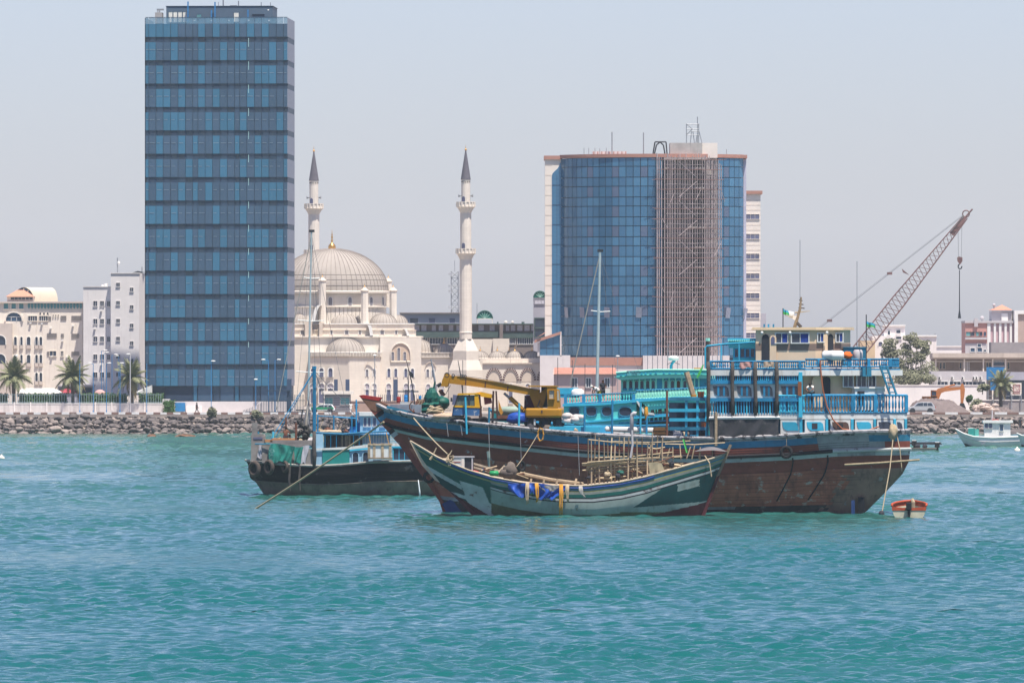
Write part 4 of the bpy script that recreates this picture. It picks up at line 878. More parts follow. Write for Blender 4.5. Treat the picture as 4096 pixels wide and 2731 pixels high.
MB().pr(f, 3967, 4047, 1243, 1284, 3, 12).build('roof_room', m_lgrey, h); MB().pr(f, 4006, 4032, 1252, 1284, 2.8, 3).build('white_bay', m_white, h)
p = f.at(3965, 1240, 2.6); q = f.at(4050, 1240, 2.6); t_ = f.at(4008, 1219, 7)
MB().add([(p.x, 2.4, p.z), (q.x, 2.4, p.z), (q.x, 12, p.z), (p.x, 12, p.z), (t_.x, 7, t_.z)], [(0, 1, 4), (1, 2, 4), (2, 3, 4), (3, 0, 4), (0, 3, 2, 1)]).build('hipped_roof', m_tile, h)
MB().pr(f, 4058, 4200, 1256, 1560, -.4, 14).build('brown_wall', M('fawn_render', (.42, .32, .28), .85, .08, .5), h)
MB().pr(f, 4058, 4072, 1242, 1370, -.8, 14).build('white_frame', m_white, h); MB().pr(f, 4072, 4200, 1242, 1256, -.8, 14).build('white_frame', m_white, h)
for px, r_ in ((3928, .4), (3976, .3)): MB().ell(f.at(px, 1272 if px < 3950 else 1220, 4), r_, .2, r_, 10, 6).build('rooftop_dish', m_lgrey, h); rod('dish_post', m_steel, f.at(px, 1285 if px < 3950 else 1240, 4), f.at(px, 1272 if px < 3950 else 1222, 4), .1, h)
f = Fr(4030, 1640, 0, QZ); MB().pr(f, 3965, 4200, 1369, 1560, 0, 8).thing('block_wall_building', M('grey_blockwork', (.30, .27, .275), .9, .15, .8), f, 'bare grey blockwork building in front of the striped house', 'building')
# long shaded colonnade
f = Fr(3960, 1600, 0, QZ); h = empty('colonnade_building', f, 'long low market building with a shaded front and pale columns', 'building')
m_tan = M('sandy_render', (.52, .44, .38), .85, .15, .6, st=(.36, .29, .25), sa=.54)
MB().pr(f, 3730, 4220, 1412, 1430, -3, 8).build('roof_slab', m_tan, h); MB().pr(f, 3730, 4220, 1430, 1436, -2.6, 8).build('fascia', m_creamd, h)
MB().pr(f, 3730, 4220, 1436, 1600, 1.2, 8).build('back_wall', M('shaded_brown_render', (.24, .195, .19), .9, .15, .6), h)  # dark brown carries the shade under the roof slab
for px in (3741, 3855, 3931, 3968, 4020): bar('column', m_cream, h, f.x(px - 2.6), f.x(px + 2.6), -2.4, -1.8, 0, f.z(1436))
for px in (3850, 3862, 3868, 3874): bar('slim_post', m_white, h, f.x(px - 1), f.x(px + 1), -2.0, -1.8, 0, f.z(1448))
MB().pr(f, 3730, 4200, 1444, 1446.5, -2.2, -2).build('tie_rail', m_cream, h)
window(f, h, 3973, 4018, 1440, 1462, -2.1, m_creamd, m_glass, fw=.1)
for px in (3758, 3772, 3838, 3945, 3956, 4030): window(f, h, px, px + 8, 1450, 1475, 1.2, m_creamd, m_glass, fw=.08)
f = Fr(3840, 1560, 0, QZ); h = empty('site_office', f, 'grey flat building with wall mounted air conditioners behind the excavator', 'building')
MB().pr(f, 3724, 3946, 1485, 1640, 0, 8).build('wall', m_lgrey, h)
for a_, e_ in ((3750, 3791), (3799, 3842), (3850, 3888), (3892, 3940)): window(f, h, a_, e_, 1526, 1541, 0, m_white, m_glass, fw=.1, mull=2)
for px in (3760, 3810, 3852, 3896, 3908, 3924): bar('air_conditioner', m_white, h, f.x(px - 5), f.x(px + 5), -.6, 0, f.z(1518), f.z(1506)); bar('fan_grille', m_dark, h, f.x(px - 4.5), f.x(px), -.66, -.6, f.z(1516), f.z(1507))
MB().pr(f, 4020, 4200, 1488, 1520, -.4, 6).build('fascia', m_lav, h); MB().pr(f, 4020, 4200, 1520, 1640, 1, 6).build('shop_front', m_glass, h)
f = Fr(3982, 1552, 0, QZ); h = empty('blue_hoarding', f, 'plain blue hoarding panel above the small palm on the right', 'hoarding')
MB().pr(f, 3946, 4020, 1468, 1518, 0, .3).build('panel', M('blue_hoarding', (.025, .16, .36), .6, .1, .5), h); 
for px in (3952, 4014): rod('post', m_steel, (f.x(px), .4, 0), (f.x(px), .4, f.z(1470)), .1, h)
MB().pr(f, 3962, 3985, 1524, 1560, .1, .4).build('lower_panel', M('blue_hoarding'), h)
f = Fr(3760, 1515, 0, QZ); MB().pr(f, 3560, 3945, 1541, 1640, 0, .4).pr(f, 3558, 3946, 1539, 1542, -.1, .5).thing('yard_wall', m_wwall, f, 'long white yard wall behind the earth mound', 'wall')
f = Fr(4010, 1506, 0, QZ); h = empty('grey_yard_wall', f, 'low grey blockwork wall under the sign board at right', 'wall'); MB().pr(f, 3895, 4200, 1602, 1650, 0, .4).build('wall', M('grey_blockwork'), h); MB().pr(f, 3895, 4200, 1598, 1602, -.1, .5).build('coping', m_wwall, h)
g = MB()
for px in (3972, 4045, 4084): g.pr(f, px, px + 3, 1575, 1640, -.5, -.3)
g.pr(f, 3950, 4040, 1582, 1584, -.45, -.35); g.build('wire_post', m_steel, h)
# sign board
f = Fr(4064, 1508, 0, QZ); h = empty('sign_board', f, 'square pale sign board with a red framed emblem and letters', 'sign')
MB().pr(f, 4043, 4086, 1531, 1581, 0, .15).build('panel', m_cream, h)
p, q = f.at(4052, 1538, -.03), f.at(4081, 1566, -.03); m_red = M('red_sign_paint', (.28, .04, .045), .6)
g = MB(); 
for k in ((p.x, q.x, q.z, q.z + .1), (p.x, q.x, p.z - .1, p.z), (p.x, p.x + .1, q.z, p.z), (q.x - .1, q.x, q.z, p.z)): g.box(k[0], k[1], -.04, 0, k[2], k[3])
g.build('emblem_frame', m_red, h)
text_mesh('IYZZ', .85, m_red, 'emblem_letters', h, ((p.x + q.x) / 2, -.02, (p.z + q.z) / 2), sx=.52)
g = MB()
for k in range(7): g.pr(f, 4051 + k * 4.3, 4053.6 + k * 4.3, 1569, 1576, -.03, 0)
g.build('small_lettering', m_red, h)
for px in (4050, 4080): rod('post', m_steel, (f.x(px), .25, 0), (f.x(px), .25, f.z(1560)), .12, h)
# earth mounds
m_soil = M('grey_brown_soil', (.17, .135, .13), .95, .2, 1.2, bump=.6)
def mound(px0, px1, pyt, Y, dep, label, name='earth_mound'):
    fr = Fr((px0 + px1) / 2, Y, 0, QZ); w_ = (px1 - px0) / 2 * fr.m(); hh = fr.z(pyt); rows = []
    for j in range(15):
        row = []
        for i in range(41):
            u, v = -1 + 2 * i / 40, -1 + 2 * j / 14; d_ = math.hypot(u, v); t = max(0, 1 - d_)
            z_ = hh * min(1, t * 1.9) * (1 - .25 * max(0, u)) + (random.uniform(-.12, .12) + .18 * math.sin(i * .9 + j) if 0 < t else -.1)
            row.append((u * w_, v * dep, z_))
        rows.append(row)
    return MB().grid(rows).thing(name, m_soil, fr, label, 'mound', smooth=True)
mound(3600, 3885, 1598, 1490, 5, 'long heap of grey brown soil in front of the orange excavator'); mound(3955, 4060, 1632, 1486, 3, 'low dark soil heap at the foot of the grey yard wall')
m_rub = M('pale_rubble', (.48, .38, .33), .9, .25, 1.5); g = MB()
fr = Fr(3935, 1484, 0, QZ)
for k in range(26):
    px, py = random.uniform(3900, 3985), random.uniform(1616, 1652); p = fr.at(px, py, random.uniform(-1, 2)); g.ell(p, random.uniform(.3, .8), .5, random.uniform(.2, .5), 6, 4, jit=.25)
g.thing('rubble_heap', m_rub, fr, 'pale broken rubble beside the dark soil heap', 'rubble')

# ---------------------------------------------------------------- vegetation
m_frond = M('palm_frond_green', (.20, .205, .115), .7, .35, 1.2); m_frondd = M('dry_frond', (.26, .20, .10), .8, .3, 1.5); m_trunk = M('palm_trunk', (.14, .105, .085), .95, .3, 4, bump=.8)
def frond_mesh(L, droop, mat, seed):
    rs = random.Random(seed); g = MB(); n_ = 9; pts = []
    for i in range(n_ + 1):
        t = i / n_; pts.append(Vector((L * (t - .18 * droop * t * t), 0, L * (.32 * t - droop * t * t))))
    g.path(pts, [.07 * (1 - .8 * i / n_) for i in range(n_ + 1)], 3)
    for i in range(26):
        t = .14 + .86 * i / 26; k = min(n_ - 1, int(t * n_)); p = pts[k].lerp(pts[k + 1], t * n_ - k); ln = L * .30 * math.sin(math.pi * min(.97, t * .8 + .18)); d_ = (pts[k + 1] - pts[k]).normalized()
        for s_ in (-1, 1):
            tip = p + d_ * ln * .55 + Vector((0, s_ * ln * .8, -ln * rs.uniform(.15, .5))); w_ = d_ * .075
            g.add([p - w_, p + w_, tip], [(0, 1, 2)])
    return g.mesh('frond', mat)
FRONDS = [frond_mesh(3.2, d_, m_frond, i) for i, d_ in enumerate((.25, .45, .65, .85))] + [frond_mesh(2.9, d_, m_frondd, 9) for d_ in (1.0, 1.2)]
def palm(px, pyc, pyb, Y, size, label, n_=40):
    fr = Fr(px, Y, 0, QZ); t = empty('palm_tree', fr, label, 'palm tree', 'date palms'); zc = fr.z(pyc)
    prof = [(.42, -.2), (.34, .4), (.3, zc * .5), (.36, zc - .3), (.42, zc), (.2, zc + .4), (0, zc + .5)]
    MB().lathe(0, 0, prof, 9).build('trunk', m_trunk, t, smooth=True)
    for k in range(n_):
        u = k / n_; el = R(72 - 105 * u + random.uniform(-8, 8)); az = k * 2.39996 + random.uniform(-.2, .2); mi = 0 if u < .25 else 1 if u < .5 else 2 if u < .75 else 3
        if u > .84: mi = random.choice((3, 4, 5))
        o = link('frond', FRONDS[mi], t); o.location = (0, 0, zc + .25); o.rotation_euler = (random.uniform(-.3, .3), -el, az); o.rotation_euler = (Matrix.Rotation(az, 3, 'Z') @ Matrix.Rotation(-el, 3, 'Y') @ Matrix.Rotation(random.uniform(-.5, .5), 3, 'X')).to_euler()
        s_ = size * random.uniform(.85, 1.1); o.scale = (s_, s_, s_)
palm(55, 1515, 1605, 1486, 1.1, 'date palm nearest the left edge in front of the hotel'); palm(291, 1515, 1605, 1485, 1.14, 'date palm standing between the hotel and the grey white block'); palm(526, 1520, 1605, 1484, 1.12, 'date palm in front of the left corner of the blue tower')
palm(4003, 1545, 1600, 1500, .95, 'small dusty palm beneath the blue hoarding', 26)
def leaf_mass(g, c, rx, ry, rz, n_, s0, s1, m=0, rs=random):
    for _ in range(n_):
        a_, u = rs.uniform(0, 6.283), rs.uniform(-1, 1); k = rs.uniform(.45, 1) ** .5; s_ = math.sqrt(1 - u * u)
        p = Vector((c[0] + rx * k * s_ * math.cos(a_), c[1] + ry * k * s_ * math.sin(a_), c[2] + rz * k * u))
        d1 = Vector((rs.gauss(0, 1), rs.gauss(0, 1), rs.gauss(0, .6))).normalized(); d2 = d1.orthogonal().normalized(); q = rs.uniform(s0, s1)
        g.add([p - d1 * q, p + d2 * q * .6, p + d1 * q, p - d2 * q * .6], [(0, 1, 2, 3)], m)
m_leaf = M('dusty_green_leaf', (.185, .185, .12), .8, .35, .9); m_leaf2 = M('hedge_leaf', (.05, .105, .032), .75, .35, 1.5); m_bark = M('grey_bark', (.16, .13, .11), .95, .25, 3)
def tree(px, pyb, Y, label, blobs, trunkpx):
    fr = Fr(px, Y, 0, QZ); t = empty('tree', fr, label, 'tree', 'trees in front of the white villa'); top = fr.z(min(b_[1] for b_ in blobs) + 20); g = MB()
    g.path([(0, 0, -.3), (.2, .1, top * .35), (-.1, .2, top * .6)], [trunkpx, trunkpx * .8, trunkpx * .55], 7)
    for b_ in blobs:
        e = fr.at(b_[0], b_[1], b_[4] if len(b_) > 4 else 0); g.path([(.1, .1, top * .3), (e.x * .5, e.y * .4, top * .45), (e.x, e.y, e.z)], [trunkpx * .5, trunkpx * .3, .05], 5)
    g.build('trunk', m_bark, t)
    c_ = MB()
    for b_ in blobs:
        e = fr.at(b_[0], b_[1], b_[4] if len(b_) > 4 else 0); rx, rz = b_[2] * fr.m(), b_[3] * fr.m()
        for _ in range(7):
            o_ = Vector((random.uniform(-.6, .6) * rx, random.uniform(-.6, .6) * rx, random.uniform(-.6, .6) * rz)); leaf_mass(c_, e + o_, rx * .62, rx * .62, rz * .55, 80, .12, .25)
    tag(c_.build('crown', m_leaf, t), kind='stuff')
tree(3560, 1560, 1590, 'slim tree left in front of the white villa', [(3562, 1376, 30, 24), (3545, 1410, 28, 28), (3580, 1420, 28, 26), (3560, 1460, 42, 34)], .3)
tree(3655, 1560, 1585, 'bigger leafy tree right in front of the white villa', [(3640, 1352, 28, 22), (3668, 1370, 30, 26), (3702, 1385, 24, 24), (3625, 1395, 30, 26), (3690, 1420, 34, 24), (3650, 1440, 50, 30), (3640, 1490, 60, 34), (3710, 1475, 40, 30), (3600, 1465, 40, 30), (3680, 1505, 50, 26), (3620, 1520, 50, 22), (3725, 1510, 34, 22)], .4)
tree(3590, 1560, 1560, 'low bushy tree beside the white yard wall', [(3600, 1500, 40, 30), (3640, 1515, 50, 24), (3700, 1510, 40, 24)], .25)
def shrub(px, pyt, pyb, wpx, Y, label, mat=None, z=QZ, n_=500):
    fr = Fr(px, Y, 0, 0); t = empty('shrub', fr, label, 'shrub'); p0, p1 = fr.z(pyb), fr.z(pyt); g = MB(); w_ = wpx / 2 * fr.m()
    for _ in range(6): leaf_mass(g, (random.uniform(-.5, .5) * w_, random.uniform(-.4, .4), p0 + (p1 - p0) * random.uniform(.3, .75)), w_ * .55, w_ * .5, (p1 - p0) * .33, n_ // 6, .1, .24)
    tag(g.build('foliage', mat or m_leaf, t), kind='stuff'); MB().path([(0, 0, p0 - .3), (.05, 0, p0 + (p1 - p0) * .5)], [.09, .04], 5).build('stem', m_bark, t)
shrub(848, 1626, 1668, 40, 1476, 'shrub on the rocks just right of the walking person'); shrub(1030, 1638, 1676, 46, 1476, 'shrub on the rocks below the black railings'); shrub(3900, 1596, 1655, 62, 1487, 'olive bush at the foot of the excavator arm', n_=900); shrub(3875, 1580, 1612, 34, 1496, 'dark rounded bush behind the excavator arm', m_leaf2)
shrub(3930, 1535, 1570, 60, 1500, 'dusty bush in front of the white yard wall by the palm', n_=700)
def hedge(px0, px1, label, y0=1573, y1=1612, Y=1487):
    fr = Fr((px0 + px1) / 2, Y, 0, QZ); t = empty('hedge', fr, label, 'hedge', 'clipped hedges behind the fence'); w_ = (px1 - px0) / 2 * fr.m(); hh = fr.z(y0); z_b = max(0, fr.z(y1) - .5); g = MB()
    g.box(-w_ + .15, w_ - .15, .15, 1.2, z_b, hh - .12)
    for _ in range(int(w_ * 210)):
        p = Vector((random.uniform(-w_, w_), random.choice((0, .1, .2, .6, 1.)), random.uniform(z_b, hh + .05))); d1 = Vector((random.gauss(0, 1), random.gauss(0, 1), random.gauss(0, 1))).normalized(); d2 = d1.orthogonal().normalized(); q = random.uniform(.1, .2); g.add([p - d1 * q, p + d2 * q, p + d1 * q, p - d2 * q], [(0, 1, 2, 3)])
    tag(g.build('foliage', m_leaf2, t), kind='stuff')
hedge(-60, 32, 'clipped hedge at the far left edge'); hedge(72, 268, 'long clipped hedge between the two left palms'); hedge(313, 511, 'clipped hedge between the middle and right palms'); hedge(553, 655, 'clipped hedge ending at the blue tower corner')

# ---------------------------------------------------------------- walls, fences, posts
f = Fr(300, 1483.5, 0, QZ); h = empty('promenade_wall', f, 'low pale wall under the railing on the left promenade', 'wall'); m_pw = M('stained_promenade_wall', (.58, .53, .51), .85, .1, .8, st=(.40, .36, .35), sa=.5); MB().pr(f, -100, 650, 1614, 1650, 0, .35).build('wall', m_pw, h); MB().pr(f, -100, 650, 1612, 1615, -.06, .41).build('coping', m_white, h)
for i in range(10): MB().pr(f, i * 65 - 10, i * 65 - 6, 1608, 1650, -.12, .45).build('pier', m_wwall, h)
f = Fr(300, 1483.8, 0, QZ); h = empty('railing', f, 'thin grey railing on top of the low promenade wall', 'railing'); g = MB(); m_rail = M('grey_green_rail', (.24, .30, .33), .6)
for i in range(76): px = -100 + i * 9.9; g.pr(f, px, px + 1.5, 1575 + random.uniform(-1, 1), 1613, 0, .06)
tag(g.build('bars', m_rail, h), kind='stuff'); MB().pr(f, -100, 650, 1577, 1578.6, -.02, .08).build('top_rail', m_rail, h); MB().pr(f, -100, 650, 1608, 1609.6, -.02, .08).build('bottom_rail', m_rail, h)
f = Fr(930, 1485, 0, QZ); h = empty('plinth_wall', f, 'pale plinth wall at the foot of the blue tower', 'wall'); MB().pr(f, 672, 1180, 1606, 1650, 0, 4).build('wall', m_podg, h); MB().pr(f, 744, 808, 1624, 1650, -.8, 0).build('planter', m_wwall, h); MB().pr(f, 650, 678, 1596, 1650, -.3, 3).build('pier', m_podg, h)
MB().pr(f, 700, 741, 1610, 1645, -.5, -.35).build('blue_gate', m_blue, h)
hedge(653, 700, 'small hedge in front of the tower plinth', 1601, 1645, 1483)
f = Fr(1110, 1481, 0, QZ); h = empty('railing', f, 'tall black railings rising in a curve by the tower gate', 'railing'); g = MB(); m_bk = M('black_rail', (.03, .05, .08), .5)
for i in range(40):
    px = 972 + i * 6.2; top = 1640 - min(1, max(0, (px - 972) / 130)) ** 1.2 * 60 if px < 1110 else 1578; g.pr(f, px, px + 2.2, top, 1652, 0, .08)
tag(g.build('bars', m_bk, h), kind='stuff'); MB().pr(f, 1090, 1220, 1600, 1602.5, -.02, .1).build('top_rail', m_bk, h); MB().pr(f, 980, 1220, 1645, 1648, -.02, .1).build('bottom_rail', m_bk, h)
f = Fr(1156, 1481.5, 0, QZ); h = empty('gate_pillar', f, 'dark blue gate pillar with a flat canopy beside the tower', 'gate pillar'); MB().pr(f, 1147, 1166, 1515, 1650, 0, .7).build('pillar', M('navy_panel', (.045, .07, .12), .6), h); MB().pr(f, 1064, 1160, 1560, 1564, -.3, 1.2).build('canopy', m_bk, h)
# pylons in front of the mosque
for a_, e_, y0, y1, lb in ((1336, 1351, 1517, 1564, 'left dark blue banner panel over the guard hut'), (1382, 1398, 1517, 1563, 'right dark blue banner panel over the guard hut'), (1573, 1591, 1517, 1608, 'dark blue banner pylon with a crossbar before the mosque corner')):
    f = Fr((a_ + e_) / 2, 1512, 0, QZ); h = empty('banner_pylon', f, lb, 'pylon', 'banner pylons'); MB().pr(f, a_, e_, y0, 1660, 0, .3).build('panel', M('navy_banner', (.06, .085, .15), .6, .15, 1), h)
    if a_ > 1500: MB().pr(f, 1591, 1674, 1563, 1568, .05, .25).build('crossbar', m_bk, h)
f = Fr(1350, 1484, 0, QZ); h = empty('guard_hut', f, 'grey boarded guard hut with a flat roof by the mosque', 'hut')
MB().pr(f, 1299, 1402, 1575, 1655, 0, 3).build('wall', M('grey_siding', (.26, .25, .27), .8, .1, 1), h); MB().pr(f, 1284, 1414, 1564, 1576, -.6, 3.4).build('roof', m_cream, h)
for k in range(8): MB().pr(f, 1298, 1403, 1582 + k * 9, 1583 + k * 9, -.05, 0).build('board', m_dark, h)
for a_, e_ in ((1300, 1331), (1362, 1398)): window(f, h, a_, e_, 1590, 1617, 0, m_conc, m_teal, fw=.08, mull=1)
f = Fr(1420, 1492, 0, QZ); MB().pr(f, 1401, 1700, 1606, 1660, 0, .4).pr(f, 1400, 1702, 1603, 1607, -.08, .5).thing('boundary_wall', M('terracotta_wall', (.45, .30, .24), .9, .12, .8), f, 'low orange brown boundary wall in front of the mosque', 'wall')
f = Fr(1560, 1491, 0, QZ); g = MB()
for i in range(24): g.pr(f, 1514 + i * 8, 1516 + i * 8, 1578, 1606, 0, .06)
tag(g.thing('railing', m_bk, f, 'dark railing on the boundary wall before the mosque', 'railing'), kind='stuff')
# lamp posts
def post(px, pyt, Y, label, r=.055, mat=None, arm=0, lamp=True, pyb=1648, grp='slim posts along the promenade'):
    fr = Fr(px, Y, 0, QZ); t = empty('lamp_post', fr, label, 'lamp post', grp); z1 = fr.z(pyt)
    rod('pole', mat or m_blue, (0, 0, 0), (0, 0, z1), r, t); rod('pole_base', mat or m_blue, (0, 0, 0), (0, 0, .5), r * 1.8, t)
    if arm: MB().tube((0, 0, z1 - .1), (arm * .9, -.2, z1 + .08), .035).build('arm', mat or m_blue, t); MB().ell((arm * 1.05, -.2, z1 + .1), .38, .16, .1, 8, 5).build('lamp_head', m_white, t)
    elif lamp: MB().ell((0, 0, z1 + .05), .34, .2, .12, 8, 5).build('lamp_head', m_white, t)
for k, px in enumerate((319, 373, 426, 480, 587)): post(px, 1454, 1481, ('slim blue post nearest the hotel', 'second slim blue post from the hotel', 'middle slim blue post before the grey block', 'slim blue post left of the white lamp', 'slim blue post at the tower corner')[k], arm=(0, -.5, .4, .3, 0)[k], lamp=False)
post(406, 1403, 1500, 'tall twin headed lamp in front of the grey block', arm=.6); post(416, 1412, 1502, 'tall lamp just right of the twin headed lamp', arm=.5); post(448, 1420, 1500, 'tall lamp under the grey block windows', arm=.6); post(475, 1425, 1500, 'tall lamp under the stair tower', arm=-.3); post(55, 1425, 1495, 'tall lamp behind the leftmost palm', arm=.4)
post(521, 1418, 1480, 'pale lamp post with a round head before the blue tower', .09, m_lgrey, -.3)
post(845, 1446, 1481, 'slim lamp post against the tower middle', arm=.3); post(1023, 1518, 1481, 'shorter lamp post against the tower right side'); post(1074, 1440, 1483, 'slim lamp post with a leaning arm near the gate', arm=-.8); post(1100, 1440, 1484, 'twin lamp post right of the leaning one', arm=.6)
post(1499, 1422, 1486, 'grey lamp post before the mosque apse', .07, m_steel); post(2471, 1425, 1492, 'lamp post with a round head before the rose fascia', .06, m_steel)
for px, pt in ((1851, 1440), (2231, 1430), (2289, 1440), (2340, 1455), (2450, 1458)): post(px, pt, 1488, {1851: 'slim dark pole in front of the right minaret base', 2231: 'slim dark pole at the left end of the pink house', 2289: 'slim dark pole before the pink house roof, left of the yacht mast', 2340: 'slim dark pole before the pink house nearest the grey yacht mast', 2450: 'slim dark pole at the right end of the tiled roof'}[px], .05, m_dark, 0, False)
# tents and things by the hotel
f = Fr(158, 1496, 0, QZ); h = empty('tent_awning', f, 'long low white tent roof below the hotel', 'awning'); p, q = f.at(66, 1571, 0), f.at(250, 1553, 0)
MB().add([(p.x, -1, p.z), (q.x, -1, p.z), (q.x - 1.4, 1.5, q.z), (p.x + 1, 1.5, q.z), (q.x, 4, p.z), (p.x, 4, p.z)], [(0, 1, 2, 3), (3, 2, 4, 5), (0, 3, 5), (1, 4, 2)]).build('canopy', m_white, h)
for px in (72, 130, 190, 246): rod('pole', m_white, (f.x(px), -.8, 0), (f.x(px), -.8, p.z), .06, h)
f = Fr(300, 1512, 0, QZ); h = empty('shop_pavilion', f, 'low dark glazed shop between the palms', 'shop'); MB().pr(f, 230, 372, 1543, 1640, 0, 5).build('wall', m_lav, h); MB().pr(f, 226, 376, 1538, 1544, -.5, 5).build('roof', m_podg, h)
for a_ in (236, 282, 328): window(f, h, a_, a_ + 40, 1550, 1572, 0, m_lav, m_glass, fw=.08)
f = Fr(400, 1498, 0, QZ); MB().ell((0, 0, f.z(1576)), .95, .9, .75, 14, 8).thing('pink_dome_tent', M('pink_canvas', (.55, .32, .30), .8), f, 'small pink domed tent behind the hedge', 'tent', smooth=True)
f = Fr(265, 1499, 0, QZ); g = MB(); g.lathe(0, 0, [(1.5, f.z(1570)), (.9, f.z(1560)), (.05, f.z(1553))], 10); g.tube((0, 0, 0), (0, 0, f.z(1556)), .06); g.thing('red_parasol', M('red_canvas', (.38, .06, .08), .8), f, 'red parasol at the end of the white tent', 'parasol')
f = Fr(590, 1489, 0, QZ); p, q = f.at(540, 1572, 0), f.at(606, 1540, 0); MB().add([(p.x, 0, p.z), (q.x, 0, p.z), (q.x, 0, q.z), (p.x, 3, p.z + .2), (q.x, 3, p.z), (q.x, 3, q.z)], [(0, 1, 2), (3, 5, 4), (0, 2, 5, 3)]).thing('ramp_canopy', m_white, f, 'white sloping canopy at the foot of the tower corner', 'canopy')
# ================================================================ people, vehicles, cranes
m_skin = M('brown_skin', (.20, .088, .052), .6, .08, 4); m_hair = M('black_hair', (.012, .011, .012), .8)
def person(fr, label, J, shirt=None, trousers=None, s=1.0, cap=None, hair=True, scarf=None):
    """J: joints in metres in the frame; body is one skinned mesh, clothes and hair its children"""
    t = empty('person', fr, label, 'person')
    def skinned(name, chains, mat, sub=2):
        vs_, es, rad = [], [], []; idx = {}
        for ch in chains:
            prev = None
            for key, p, r_ in ch:
                if key not in idx: idx[key] = len(vs_); vs_.append(tuple(p)); rad.append(r_)
                if prev is not None: es.append((prev, idx[key]))
                prev = idx[key]
        me_ = bpy.data.meshes.new(name); me_.from_pydata(vs_, es, []); me_.materials.append(mat); o = link(name, me_, t)
        o.modifiers.new('skin', 'SKIN').use_smooth_shade = True
        for i, d_ in enumerate(me_.skin_vertices[0].data): d_.radius = (rad[i] * s, rad[i] * s); d_.use_root = i == 0
        if sub: o.modifiers.new('sub', 'SUBSURF').levels = sub; o.modifiers['sub'].render_levels = sub
        return o
    j = {k: Vector(v) for k, v in J.items()}
    mid = j['pelvis'].lerp(j['chest'], .5); ch = [[('pelvis', j['pelvis'], .15), ('mid', mid, .135), ('chest', j['chest'], .16), ('neck', j['neck'], .06), ('head', j['head'], .1), ('crown', j['head'] + (j['head'] - j['neck']).normalized() * .09, .085)]]
    for sd in 'lr':
        ch.append([('chest', j['chest'], .16), ('sh' + sd, j['sh' + sd], .07), ('el' + sd, j['el' + sd], .048), ('ha' + sd, j['ha' + sd], .036)])
        d_ = (j['ha' + sd] - j['el' + sd]).normalized(); o_ = d_.orthogonal().normalized(); w_ = d_.cross(o_)
        ch[-1].append(('pa' + sd, j['ha' + sd] + d_ * .07, .034))
        for q in range(5): ch.append([('pa' + sd, None, 0), ('f%d' % q + sd, j['ha' + sd] + d_ * (.15 if q else .09) + o_ * (.022 * (q - 2) if q else .06) + w_ * .02, .009)])
        ch.append([('pelvis', j['pelvis'], .15), ('hip' + sd, j['hip' + sd], .095), ('kn' + sd, j['kn' + sd], .065), ('an' + sd, j['an' + sd], .045), ('fo' + sd, j['an' + sd] + Vector((.0, -.13, -.05)), .04)])
    skinned('body', ch, m_skin)
    if shirt:
        c2 = [[('mid', mid.lerp(j['pelvis'], 1.1), .2), ('c1', mid, .2), ('c3', mid.lerp(j['chest'], .6), .21), ('chest', j['chest'], .215), ('nk', j['neck'].lerp(j['chest'], .4), .1)]] + [[('chest', None, 0), ('sh' + sd, j['sh' + sd], .115), ('e' + sd, j['sh' + sd].lerp(j['el' + sd], .7), .075)] for sd in 'lr']
        skinned('shirt', c2, shirt)
    if trousers:
        c3 = [[('pelvis', j['pelvis'], .17), ('hip' + sd, j['hip' + sd], .125), ('kn' + sd, j['kn' + sd], .09), ('an' + sd, j['an' + sd].lerp(j['kn' + sd], .12), .07)] for sd in 'lr']
        skinned('trousers', c3, trousers)
    up = (j['head'] - j['neck']).normalized()
    if hair: MB().ell(j['head'] + up * .07 + Vector((0, .025, 0)), .112 * s, .12 * s, .1 * s, 10, 7).build('hair', m_hair, t, smooth=True)
    if cap: MB().ell(j['head'] + up * .09 + Vector((0, .01, 0)), .125 * s, .135 * s, .1 * s, 10, 7).build('headcloth', cap, t, smooth=True)
    return t
def standing(h_=1.72, stride=0., arm=.1):
    k = h_ / 1.72
    return dict(pelvis=(0, 0, .93*k), chest=(0, 0, 1.3*k), neck=(0, 0, 1.47*k), head=(0, -.02, 1.58*k), shl=(-.19, 0, 1.4*k), shr=(.19, 0, 1.4*k), ell=(-.25, arm, 1.13*k), elr=(.25, -arm, 1.13*k), hal=(-.25, arm*.2, .88*k), har=(.26, -arm*2, .9*k), hipl=(-.1, 0, .86*k), hipr=(.1, 0, .86*k), knl=(-.1, -stride*.5-.02, .48*k), knr=(.1, stride*.4-.02, .48*k), anl=(-.1, -stride, .07), anr=(.1, stride, .07))
m_shirtw = M('white_shirt', (.62, .60, .58), .8, .08, 4); m_shirtd = M('dark_shirt', (.035, .035, .045), .8); m_yel = M('yellow_wrap', (.55, .38, .06), .8); m_dkcl = M('dark_trousers', (.04, .04, .05), .85); m_camo = M('olive_grey_trousers', (.14, .13, .12), .85); m_wcap = M('white_headcloth', (.66, .62, .56), .8); m_blsh = M('blue_shirt', (.06, .17, .30), .8)
def walker(px, Y, label, z=QZ + .05, yaw=90, **kw): return person(Fr(px, Y, yaw, z), label, standing(1.72, .3), **kw)
walker(787, 1479.5, 'person in dark shirt walking on the promenade before the tower', shirt=m_shirtd, trousers=m_camo)
walker(1425, 1483, 'person in a blue shirt by the orange brown wall', shirt=m_blsh, trousers=m_dkcl, yaw=20); walker(1403, 1481, 'person in white clothes beside the guard hut', shirt=m_shirtw, trousers=m_shirtw, yaw=10)
walker(4081, 1460, 'person in dark clothes standing on the rocks at the right edge', z=.9, shirt=m_shirtd, trousers=m_dkcl, yaw=0)
MB().ell((0, 0, 0), 2.6, 1.4, .95, 9, 6, jit=.12).thing('flat_rock', m_rock, Fr(4085, 1459, 0, 0), 'low flat rock under the standing person at the right edge', 'rock')
